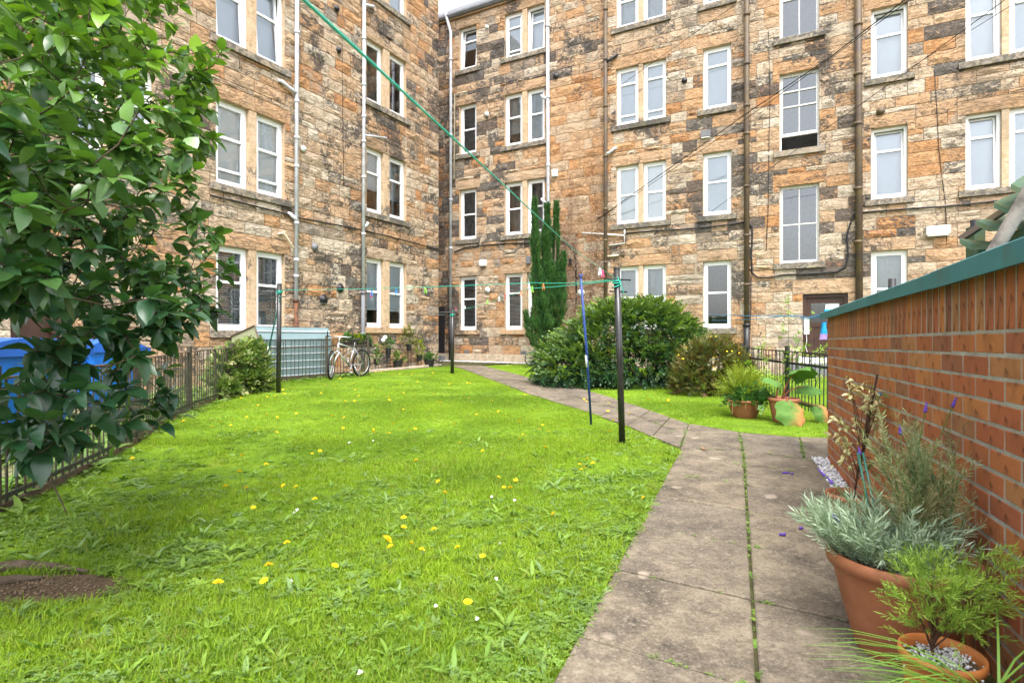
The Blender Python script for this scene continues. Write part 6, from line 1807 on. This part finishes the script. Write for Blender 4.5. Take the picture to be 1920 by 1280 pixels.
# weeds at the foot of the railing and in the yard beyond
# dead creeper on the wall between two downpipes
CR = thing('wall_creeper', 'leafless reddish creeper spread over the wall right of the conifer', 'creeper', FR.p(sR(1075), gz(19), .05))
m = MB(); PP = []
for i in range(30):
    a0 = sR(1082) + RS.uniform(-.85, .95); z = .6; a = a0; path = [FR.p(a, z, .04)]; H = RS.uniform(3.2, 7.6)
    while z < H:
        z += .28; a += RS.normal((sR(1080) - a) * .01, .07); path.append(FR.p(a, z, .045))
        if sR(1036) < a < sR(1132): PP += [tuple(FR.p(a + RS.normal(0, .07), z + RS.normal(0, .12), .05 + RS.uniform(0, .04))) for _ in range(max(3, int(42 * (1.15 - z / 8.0))))]
    m.tube(path, [.0045 * (1 - .7 * k_ / len(path)) for k_ in range(len(path))], 4, False)
m.build('creeper_stems', M_TWIG, CR)
P = np.array(PP); n = len(P)
lv, lf_ = leaf_proto(1, .7, 2, .2, .3)
scatter_mesh('dry_leaves', (lv, tris(lf_)), frames(np.array([[RS.normal(0, .7), RS.normal(-.5, .4), RS.normal(-.4, .7)] for _ in P])), P, RS.uniform(.022, .045, n), np.stack([RS.rand(n), RS.uniform(.2, .8, n), np.zeros(n)], 1), M_VINE, CR, 'stuff')

# ------------------------------------------------------------------ pots along the wing
M_PLANTER = M_BLACKP
def pot(name, label, c, r, h, mat, cat='pot', group=None, taper=.72, lip=True, soil=True, legs=0.0):
    Pt = thing(name, label, cat, c, group)
    z0 = legs; rb = r * taper
    prof = [(.0, z0 + .001), (rb * .96, z0), (rb, z0 + h * .03), (rb + (r - rb) * .52, z0 + h * .45), (r * .97, z0 + h * .84)]
    prof += [(r * .975, z0 + h * .855), (r * 1.05, z0 + h * .87), (r * 1.065, z0 + h * .93), (r * 1.05, z0 + h * .995), (r * 1.02, z0 + h), (r * .97, z0 + h * .99), (r * .95, z0 + h * .9), (r * .92, z0 + h * .82)] if lip else [(r, z0 + h), (r * .95, z0 + h), (r * .9, z0 + h * .85)]
    MB().lathe(prof, c, 40).build('pot_body', mat, Pt, True)
    if soil: MB().lathe([(0.0, z0 + h * .86), (r * .5, z0 + h * .865), (r * .93, z0 + h * .84)], c, 24).build('compost', M_SOIL, Pt, True)
    if legs:
        m = MB()
        for q in range(3):
            a = 2.1 * q + .5; m.tube([c + Vector((rb * .9 * math.cos(a), rb * .9 * math.sin(a), 0)), c + Vector((rb * .9 * math.cos(a), rb * .9 * math.sin(a), z0 + .02))], .009, 5)
        m.build('stand', M_IRON, Pt)
    return Pt
def leafy(name, label, cat, c, n, proto, size, spread, height, mat, tf=None, group=None, out=.6, stem=True, dome=1.0):
    B = thing(name, label, cat, c, group)
    d_ = unit(RS.normal(size=(n, 3))); d_[:, 2] = np.abs(d_[:, 2]); k_ = RS.rand(n) ** .5
    P = np.array(c) + d_ * np.array([spread, spread, height]) * k_[:, None]
    D = d_ * np.array([out, out, dome]) + RS.normal(0, .3, (n, 3)); D[:, 2] += .25
    T = np.stack([np.clip(k_ * RS.uniform(.2, 1.1, n), 0, 1), RS.uniform(.25, .75, n), np.where(RS.rand(n) < .1, RS.uniform(.2, .7, n), 0)], 1) if tf is None else tf(n, k_)
    scatter_mesh('foliage', proto, frames(D, None, RS.normal(0, .6, n)), P, RS.uniform(size[0], size[1], n), T, mat, B, 'stuff')
    if stem:
        m = MB()
        for i in range(5): m.tube([c - UP(.03), c + Vector((RS.normal(0, spread * .4), RS.normal(0, spread * .4), height * .6))], [.006, .003], 4, False)
        m.build('stems', M_STEM, B)
    return B
WPOT = 'pots and their plants along the wing wall'
def wl(x, dist): # stand point at a distance from the wing wall
    r = Vector(((x - HX) / F, 1.0, 0)); Y = (FL.dist + dist) / r.dot(FL.n); return Vector((r.x * Y, Y, gz(Y)))
for (x, dist, r, h, lg, lab, plab, sp, ht, mt, cnt) in (
        (706, .42, .085, .19, .16, 'black pot on a low wire stand nearest the bicycle', 'sparse tall plant in the pot nearest the bicycle', .17, .48, M_IVYL, 60),
        (728, .35, .085, .30, .33, 'tall slim black pot on a high stand with white flowers above', 'leafy plant with two white flowers above the tall slim pot', .2, .38, M_GERAN, 70),
        (746, .45, .15, .27, 0, 'wide black tub standing on the gravel between two stands', 'yellowish bushy plant in the wide black tub', .22, .34, M_IVYL, 90),
        (767, .35, .09, .2, .52, 'black pot held high on a thin stand under the window sill', 'feathery grey green plant in the high stand pot', .27, .62, M_BUSH2, 120),
        (786, .42, .095, .19, .2, 'black pot with trailing plant on a low stand', 'fresh green trailing plant in the low stand pot', .15, .62, M_FERN, 90),
        (805, .50, .17, .23, 0, 'round black tub closest to the corner passage', 'low green plant in the tub by the passage', .25, .22, M_GERAN, 110)):
    c = wl(x, dist)
    pot('black_pot', lab, c, r, h, M_PLANTER, 'pot', WPOT, .74, True, True, lg)
    leafy('potted_plant', plab, 'plant', c + UP(lg + h * .86), int(cnt * .75), SPI, (.06, .12), sp * .9, ht, mt, None, WPOT)
c = wl(723, .4)
fw = MB()
for (x, y) in ((718.5, 637), (722, 632.5)):
    p = at(x, y, c.y - .1); fw.lathe([(0.002, .02), (.03, .03), (.062, .0), (.05, -.03)], p, 12, 0, Matrix.Rotation(1.35, 3, 'X'))
o = fw.build('white_flower_heads', M_WHITEP, None, True, base=tuple(c)); tag(o, 'two round white flowers held above the tall slim black pot', 'flower')
for i, x in enumerate((652, 668, 684)):
    c = wl(x, 1.02 - .04 * i) + UP(.78)
    r_ = Matrix.Rotation(-ANG, 3, 'Z')
    o = MB().box(c, (.16, .36, .15), r_).build('hanging_planter', M_PLANTER, None, base=tuple(c), bevel=.01)
    lab_ = ('black trough planter hung over the bicycle saddle', 'middle black trough planter hung on the shed railing', 'black trough planter at the end of the shed railing')[i]
    tag(o, lab_, 'planter', 'trough planters on the railing')
    MB().box(c + UP(.066), (.14, .34, .02), r_).build('compost', M_SOIL, o)
    leafy('trough_plant', ('small grey green plant in the trough over the saddle', 'bright green plant in the middle trough', 'green plant in the end trough of the shed railing')[i], 'plant', c + UP(.07), 70, SPI, (.06, .12), .16, .16, (M_GERAN, M_FERN, M_GERAN)[i], None, 'trough planters on the railing')
# low weeds along the railings and the shed
q = []
for _ in range(420):
    t_ = RS.rand() * (len(fence_line) - 1); i = int(t_); p = fence_line[i] + (fence_line[min(i + 1, len(fence_line) - 1)] - fence_line[i]) * (t_ - i); q.append((p.x + RS.normal(-.1, .16), p.y + RS.normal(0, .05)))
for _ in range(160):
    p = f2[0] + (f2[1] - f2[0]) * RS.rand(); q.append((p.x + RS.normal(0, .1), p.y))
for _ in range(900):
    Y = RS.uniform(2.6, 11); q.append((np.interp(Y, [p.y for p in fence_line], [p.x for p in fence_line]) - RS.uniform(.1, 1.4), Y))
q = np.array(q); n = len(q)
instancer('railing_weeds', np.stack([q[:, 0], q[:, 1], .0108 * (q[:, 1] - 2)], 1), np.stack([RS.normal(0, .2, n), RS.normal(0, .2, n), RS.uniform(0, 6.3, n)], 1), RS.uniform(.8, 2.2, n), RS.randint(0, 11, n), np.stack([RS.rand(n), RS.uniform(.2, .8, n), RS.rand(n) * .4], 1), WD, M_WEED)
# ------------------------------------------------------------------ terracotta pots by the right railing
def terra(name, c, c2):
    t = NT(name); P = t.pos()
    n = t.noise(6, 6, .65, P); f = t.noise(60, 4, .7, P); d = t.noise(2.2, 4, .6, t.scale(P, (1, 1, 2.0)))
    col = t.mix(t.smooth(n, .4, .7), c, c2)
    col = t.mix(t.math('MULTIPLY', t.smooth(d, .52, .72), .5), col, (.11, .055, .032))
    col = t.mix(t.math('MULTIPLY', t.smooth(f, .62, .78), .3), col, (.48, .36, .27))
    return t.done(t.pbr(col, .62, .3, t.bump(f, .12, .003)))
M_TERRA = terra('terracotta', (.25, .092, .042), (.30, .12, .055))
M_TERRAO = terra('orange_glazed_terracotta', (.47, .17, .045), (.42, .14, .035))
M_TERRAD = terra('darker_terracotta', (.30, .115, .055), (.25, .09, .045))
rA = gnd(1407, 786); rA.y += .18; rA.z = gz(rA.y)
pot('terracotta_pot', 'terracotta pot overflowing with lime and green leaves on the grass strip', rA, .215, .235, M_TERRA, 'pot', 'terracotta pots by the right railing', .66)
rB = gnd(1482, 795); rB.y += .17; rB.z = gz(rB.y)
pot('terracotta_pot', 'terracotta pot holding the large-leaved rhubarb', rB, .175, .30, M_TERRAD, 'pot', 'terracotta pots by the right railing', .7)
cA_ = rA + UP(.20)
SPF = sprig_proto(9, .22, .05, .25, 1.0, 7, .1); SPR = sprig_proto(3, .55, .55, .2, 1.0, 8, .5)
leafy('lime_fern', 'feathery lime yellow plant at the back of the left terracotta pot', 'plant', cA_ + Vector((.0, .08, .1)), 210, SPF, (.12, .24), .24, .26, M_FERN)
leafy('strawberry_plant', 'round green leaves spilling over the front of the left terracotta pot', 'plant', cA_ + Vector((.02, -.07, .0)), 150, SPR, (.07, .12), .27, .15, M_GERAN)
o = MB().sphere(rA + Vector((.015, -.235, .215)), .022, 10, 6).build('orange_blossom', M_ORANGEP, None, True, base=tuple(rA + Vector((.0, -.235, .215)))); tag(o, 'single orange bloom over the rim of the left terracotta pot', 'flower')
m = MB()
for i in range(9):
    a = PI + PI * i / 8 + RS.normal(0, .1); e = rA + Vector((.225 * math.cos(a), .225 * math.sin(a), .235)); m.tube([e, e + Vector((.05 * math.cos(a), .05 * math.sin(a), -.03)), e + Vector((.06 * math.cos(a), .06 * math.sin(a), -RS.uniform(.07, .2)))], .003, 4, False)
o = m.build('withered_stems', simple('straw_stem', (.42, .27, .13), .8, .1), None, True, base=tuple(rA)); tag(o, 'withered straw coloured stems hanging over the left terracotta pot', 'stems')
RH = thing('rhubarb_plant', 'rhubarb with big crinkled leaves, one browning and drooping over its pot', 'plant', rB + UP(.26))
def big_leaf(c, d, up, L, W, t, curl=.35, nm='leaf', label=None):
    n, w_ = 9, 9; V, Fc, T = [], [], []
    R = frames(np.array([tuple(d)]), np.array([tuple(up)]))[0]
    for i in range(n + 1):
        s = i / n; hw = W * .5 * (math.sin(PI * (s * .9 + .07)) ** .62) * (1 + .10 * math.sin(17 * s)); back = -.16 * L * (1 - s) ** 2
        for j in range(w_ + 1):
            u = 2 * j / w_ - 1
            x = L * s + back * abs(u); y = hw * u
            z = -curl * L * s * s - .20 * W * u * u + .028 * L * math.sin(11 * s + 5 * u * u) * (.4 + abs(u)) + .02 * L * math.sin(8 * u + 3 * s)
            V.append(np.array(c) + R @ np.array([x, y, z])); dead = np.clip(t[2] * 2.4 * (s - .35 + .5 * u) + RS.normal(0, .08), 0, 1) if t[2] else 0
            T.append((np.clip(t[0] + .35 * (abs((u * 4 + s * 3) % 1 - .5)) - .1, 0, 1), t[1] + .12 * math.sin(23 * s + 6 * u), dead))
    for i in range(n):
        for j in range(w_): k_ = i * (w_ + 1) + j; Fc.append((k_, k_ + 1, k_ + w_ + 2, k_ + w_ + 1))
    o = mesh_obj(nm, V, Fc, M_RHUB, RH, True, np.array(T), base=c)
    if label: o['label'] = label
M_RHST = simple('red_leaf_stalk', (.30, .10, .06), .5, .3, .3, 12, .1)
st = MB()
for (tx, ty, dY, d_, up_, L, W, t, cu, lb) in ((1484, 706, -.02, (.35, -.75, .75), (0, .45, 1), .30, .36, (.45, .55, 0), .30, None), (1462, 718, .05, (-.75, -.3, .5), (.2, -.3, 1), .24, .24, (.6, .6, 0), .3, None),
                                              (1497, 726, -.06, (.95, -.25, .12), (0, -.5, 1), .26, .22, (.35, .5, 0), .25, None), (1477, 752, -.24, (.28, -.45, -.8), (.2, -1, .35), .32, .38, (.75, .55, .55), .06, 'drooping rhubarb leaf browning at its edge'),
                                              (1530, 760, -.05, (.6, -.45, -.5), (.3, -1, .5), .22, .24, (.6, .5, 1.0), .35, 'shrivelled brown rhubarb leaf by the brick corner')):
    e = at(tx, ty, rB.y + dY); big_leaf(e, d_, up_, L, W, t, cu, label=lb)
    s_ = rB + Vector((RS.normal(0, .04), RS.normal(0, .04), .24)); st.tube([s_, (s_ + e) / 2 + UP(.05), e, e + Vector(d_).normalized() * L * .3], [.012, .010, .007, .003], 6)
st.build('stalks', M_RHST, RH, True)
RO = thing('climbing_rose', 'thin rose stems with sparse leaves climbing over the right railing', 'rose', Vector((3.95, 8.6, gz(8.6))))
m = MB(); PP = []
for (x0, y0, x1, y1) in ((1462, 745, 1478, 560), (1458, 740, 1520, 588), (1440, 740, 1425, 640), (1500, 735, 1530, 652), (1480, 740, 1500, 655), (1420, 735, 1400, 670), (1530, 720, 1548, 655)):
    a, b_ = at(x0, y0, 8.5), at(x1, y1, 8.3); md = (a + b_) / 2 + Vector((RS.normal(0, .04), 0, .03)); m.tube([a, md, b_], [.005, .004, .002], 4, False)
    for i in range(20): t_ = RS.uniform(.15, 1.0); p = a + (b_ - a) * t_; PP.append(tuple(p + Vector((RS.normal(0, .04), RS.normal(0, .04), RS.normal(0, .03)))))
m.build('stems', M_STEM, RO)
P = np.array(PP); n = len(P)
scatter_mesh('foliage', sprig_proto(3, .5, .3, .2, 1.0, 9, .3), frames(RS.normal(0, 1, (n, 3)) + [0, -.3, .4]), P, RS.uniform(.06, .12, n), np.stack([RS.uniform(.2, 1, n), RS.uniform(.3, .8, n), np.zeros(n)], 1), M_CURRY, RO, 'stuff')

# ------------------------------------------------------------------ pots in the foreground by the brick wall
Q = 'terracotta pots in front of the bin store wall'
c1_ = Vector((1.352, 2.005, gz(2.0)))
pot('terracotta_pot', 'large round terracotta bowl planted with lavender and rosemary by the brick wall', c1_, .218, .35, M_TERRA, 'pot', Q, .63)
c2_ = Vector((1.365, 1.90, gz(1.8)))
c3_ = Vector((1.232, 1.655, gz(1.655)))
pot('terracotta_pot', 'small bright orange terracotta pot at the lower right', c3_, .100, .205, M_TERRAO, 'pot', Q, .78)
c4_ = FB.p(FB.s_of(1640) - .30, 0, .17); c4_.z = gz(c4_.y)
pot('terracotta_pot', 'terracotta pot behind the lavender holding the caned shrub', c4_, .12, .24, M_TERRAD, 'pot', Q, .75)
pp = [tuple(c3_ + Vector((RS.normal(0, .04), RS.normal(0, .04), .18 + RS.uniform(0, .008)))) for _ in range(420)]
chips('grey_grit', pp, .003, .007, M_CHIP, np.stack([RS.rand(420) * .8] * 3, 1))
pp = [tuple(c2_ + Vector((.04 + RS.normal(0, .055), .04 + RS.normal(0, .055), .300 + RS.uniform(0, .008)))) for _ in range(500)]
chips('potting_grit', pp, .003, .007, M_CHIP, np.stack([RS.rand(500) * .7] * 3, 1))
SPL = sprig_proto(12, .22, .028, .10, .62, 11, .2, True)
LV = thing('lavender_plant', 'silver leaved lavender billowing over the large terracotta bowl', 'plant', c1_ + UP(.30))
n = 330
ph = RS.rand(n) * 6.283; k_ = RS.rand(n) ** .6
P = np.array(c1_ + Vector((-.05, .03, .30))) + np.stack([np.cos(ph) * .14 * k_, np.sin(ph) * .15 * k_, RS.uniform(0, .03, n)], 1)
D = np.stack([np.cos(ph) * (.25 + 1.0 * k_), np.sin(ph) * (.25 + 1.0 * k_), RS.uniform(.35, 1.25, n)], 1) + RS.normal(0, .18, (n, 3)); D[:, 0] -= .10; D[:, 1] += .06
# spare the side where the bricks stand
wallside = (P + unit(D) * .2) @ np.array([math.cos(BA), -math.sin(BA), 0]) > .78
D[wallside] = D[wallside] - np.array([math.cos(BA), -math.sin(BA), 0]) * 1.0
S = RS.uniform(.10, .20, n)
tip = P + unit(D) * S[:, None]; hd_ = np.hypot(tip[:, 0] - c1_.x, tip[:, 1] - c1_.y)
lowt = (hd_ > .17) & (tip[:, 2] < c1_.z + .42); D[lowt, 2] += RS.uniform(.35, .8, lowt.sum()); P[:, 2] += .02
scatter_mesh('foliage', SPL, frames(D, None, RS.rand(n) * 6), P, S, np.stack([RS.uniform(.1, 1, n), RS.uniform(.25, .75, n), np.zeros(n)], 1), M_LAV, LV, 'stuff')
m = MB(); fl = MB()
for (x, y, Y) in ((1688, 812, 2.1), (1573, 975, 2.0), (1560, 905, 2.25), (1545, 890, 2.3), (1612, 850, 2.3), (1787, 760, 1.95), (1735, 770, 2.0)):
    e = at(x, y, Y); b_ = c1_ + Vector((RS.normal(0, .06), RS.normal(0, .06), .31)); m.tube([b_, (b_ + e) / 2 + Vector((0, 0, .02)), e], [.0022, .0018, .0014], 4, False)
    d_ = (e - b_).normalized()
    for j in range(4): fl.sphere(e + d_ * .009 * j, .0065 - .0009 * j, 7, 5)
m.build('flower_stalks', M_STEM, LV); fl.build('lavender_spikes', M_PURP, LV, True)
SPN = sprig_proto(11, .24, .030, .04, .8, 13, .2, True)
RM = thing('rosemary_plant', 'upright straggly rosemary against the bricks', 'plant', c2_ + Vector((.06, .06, .30)))
n = 150; PP, DD = [], []
m = MB()
for i in range(30):
    a = RS.rand() * 6.28; s_ = c2_ + Vector((.06 + .04 * math.cos(a), .06 + .04 * math.sin(a), .29)); H = RS.uniform(.20, .47)
    e = s_ + Vector((RS.normal(-.02, .075), RS.normal(.03, .06), H))
    dw = e.x * math.cos(BA) - e.y * math.sin(BA)
    if dw > .74: e -= Vector((math.cos(BA), -math.sin(BA), 0)) * (dw - .73)
    m.tube([s_, (s_ + e) / 2, e], [.004, .003, .0015], 4, False)
    for j in range(20):
        t_ = j / 19; p = s_ + (e - s_) * (.12 + .86 * t_); PP.append(tuple(p)); dd = (e - s_).normalized() + Vector((RS.normal(0, .38), RS.normal(0, .38), .1)); DD.append(tuple(dd))
P, D = np.array(PP), np.array(DD); n = len(P)
m.build('stems', M_STEM, RM)
low_ = (P[:, 2] < .52)
scatter_mesh('foliage', SPN, frames(D, None, RS.rand(n) * 6), P, RS.uniform(.06, .115, n), np.stack([RS.uniform(.1, 1, n), RS.uniform(.25, .75, n), np.where(low_ & (RS.rand(n) < .55), RS.uniform(.4, 1, n), RS.uniform(0, .15, n))], 1), M_ROSM, RM, 'stuff')
MB().tube([c2_ + Vector((.10, .10, .28)), c2_ + Vector((.115, .13, .62))], .004, 6).build('plant_stake', M_GREENP, RM, True)
CU = thing('needle_leaved_plant', 'small bright green needle leaved plant on a crooked stem in the orange pot', 'plant', c3_ + UP(.17))
m = MB(); top = at(1762, 1110, 1.64)
b_ = c3_ + Vector((-.01, .01, .17)); nodes_ = []
m.tube([b_, b_ + Vector((-.012, .0, .04)), b_ + Vector((.0, .0, .085)), b_ + Vector((-.02, 0, .12))], [.005, .0045, .004, .003], 6)
for i in range(28):
    e = at(RS.uniform(1690, 1890), RS.uniform(1055, 1185), 1.62 + RS.uniform(-.07, .1)); s_ = b_ + Vector((-.01, 0, RS.uniform(.03, .11))); m.tube([s_, (s_ + e) / 2 + UP(.02), e], [.0024, .0018, .001], 4, False); nodes_.append(e)
m.build('stems', M_TWIG, CU)
PP = []; DD = []
for e in nodes_:
    for j in range(9): PP.append(tuple(e + Vector((RS.normal(0, .020), RS.normal(0, .020), RS.normal(0, .016))))); DD.append(tuple(Vector((e.x - b_.x, e.y - b_.y, .03)).normalized() * .7 + Vector((RS.normal(0, .5), RS.normal(0, .5), RS.normal(.4, .4)))))
P, D = np.array(PP), np.array(DD); n = len(P)
scatter_mesh('foliage', sprig_proto(8, .36, .05, .05, .6, 14, .2, True), frames(D, None, RS.rand(n) * 6), P, RS.uniform(.045, .085, n), np.stack([RS.uniform(.1, 1, n), RS.uniform(.3, .8, n), np.zeros(n)], 1), M_CURRY, CU, 'stuff')
CH = thing('chive_clump', 'long bright green grassy blades arching in at the lower right corner', 'plant', Vector((1.20, 1.42, gz(1.42))))
V, T, C_ = [], [], []
for i in range(115):
    a = RS.uniform(0, 6.28); L = RS.uniform(.22, .46); s_ = np.array([1.22 + RS.normal(0, .025), 1.42 + RS.normal(0, .025), .13]); h = RS.uniform(.35, 1.3)
    d_ = np.array([math.cos(a), math.sin(a), 0])
    if a > 1.0 and a < 2.2 or RS.rand() < .35: d_ = np.array([-.9, .35 + RS.normal(0, .2), 0])
    sd_ = np.array([-d_[1], d_[0], 0]); k0 = len(V); tn = (RS.uniform(.1, 1), RS.uniform(.3, .8), 0)
    for j in range(6):
        t_ = j / 5; p = s_ + d_ * L * (t_ * (.55 + .4 * t_)) + np.array([0, 0, L * (h * t_ - h * .75 * t_ * t_)]); w_ = .0033 * (1 - t_) ** .6 + .0003
        V += [p - sd_ * w_, p + sd_ * w_]; C_ += [tn, tn]
    T += [(k0 + 2 * j, k0 + 2 * j + 1, k0 + 2 * j + 3, k0 + 2 * j + 2) for j in range(5)]
mesh_obj('blades', V, T, M_CHIVE, CH, True, np.array(C_), kind='stuff')
pot('terracotta_pot', 'low pot of chives mostly below the lower right corner', Vector((1.22, 1.42, gz(1.42))), .08, .14, M_TERRAD, 'pot', Q, .8)
VS = thing('variegated_shrub', 'thin cream variegated shrub tied to a dark cane against the brick wall', 'shrub', c4_ + UP(.20))
cane_t = at(1645, 702, c4_.y - .02)
MB().tube([c4_ + Vector((-.01, -.02, .18)), cane_t], .0055, 7).build('cane', simple('dark_cane', (.05, .028, .02), .6, .2), VS, True)
MB().torus(at(1650, 738, c4_.y - .03), .012, .004, Matrix.Rotation(.3, 3, 'X'), 10, 5).build('blue_tie', cordm, VS, True)
m = MB(); PP, DD = [], []
for i in range(34):
    t_ = RS.uniform(.15, 1.0); s_ = c4_ + Vector((-.01, -.02, .18)) + (cane_t - c4_ - UP(.18)) * t_ * .92
    px_, py_ = RS.uniform(1556, 1700), RS.uniform(690, 890)
    e = at(px_, py_, c4_.y + RS.uniform(-.13, .04)); dw = e.x * math.cos(BA) - e.y * math.sin(BA)
    if dw > .77: e -= Vector((math.cos(BA), -math.sin(BA), 0)) * (dw - .76)
    s_.z = min(s_.z, e.z + .06)
    md = (s_ + e) / 2 + Vector((0, 0, RS.uniform(0, .04))); m.tube([s_, md, e], [.0026, .002, .001], 4, False)
    for j in range(8):
        q_ = RS.uniform(.35, 1.0); p = md + (e - md) * q_; PP.append(tuple(p + Vector((RS.normal(0, .008), RS.normal(0, .008), RS.normal(0, .008))))); DD.append((RS.normal(-.2, .8), RS.normal(-.4, .5), RS.normal(-.1, .5)))
m.build('twigs', M_TWIG, VS)
P, D = np.array(PP), np.array(DD); n = len(P)
lv, lf_ = leaf_proto(1, .42, 3, .25, .3)
scatter_mesh('foliage', (lv, tris(lf_)), frames(D, None, RS.normal(0, .6, n)), P, RS.uniform(.026, .050, n), np.stack([np.clip(RS.normal(.65, .3, n), 0, 1), RS.uniform(.3, .8, n), np.where(RS.rand(n) < .06, RS.uniform(.3, .9, n), 0)], 1), M_VARI, VS, 'stuff')
for (x, dz_) in ((1612, 0), (1622, .02)):
    p0_ = c1_ + Vector((.0 + dz_, .12, .29)); p1_ = at(x - 4, 848, 2.25)
    o = MB().tube([p0_, p1_], .0045, 6).build('plant_stake', M_GREENP, None, True, base=tuple(p0_)); tag(o, 'left green stake in the lavender bowl' if dz_ == 0 else 'green stake beside the first in the lavender bowl', 'stake')
# fallen lavender heads and leaves on the slabs
for i, (x, y, L, lb) in enumerate(((1475, 892, .055, 'fallen purple lavender head far up the slabs'), (1487, 894, .02, 'crumb of lavender beside the far fallen head'), (1470, 1010, .032, 'fallen purple lavender head half way along the slabs'), (1503, 997, .018, 'small fallen lavender floret closest to the bowl'))):
    p = gnd(x, y) + UP(.022); m = MB(); n_ = max(2, int(L / .007))
    for j in range(n_): m.sphere(p + Vector((L * (j / n_ - .5), RS.normal(0, .004), RS.uniform(0, .003))), .0075, 7, 5)
    o = m.build('lavender_flower', M_PURP, None, True, base=tuple(p)); tag(o, lb, 'flower head', 'fallen lavender on the path')
m = MB()
p = gnd(1317, 846) + UP(.022)
for k_ in range(4):
    a = RS.rand() * 6; d_ = Vector((math.cos(a), math.sin(a), .2)); s_ = Vector((-d_.y, d_.x, .1)) * .012; m.add([p, p + d_ * .03 + s_, p + d_ * .06, p + d_ * .03 - s_], [(0, 1, 2, 3)])
o = m.build('dead_leaf', simple('dry_leaf', (.28, .15, .08), .8, .1), None, False, base=tuple(p)); tag(o, 'dry brown leaf lying where the path bends', 'leaf')
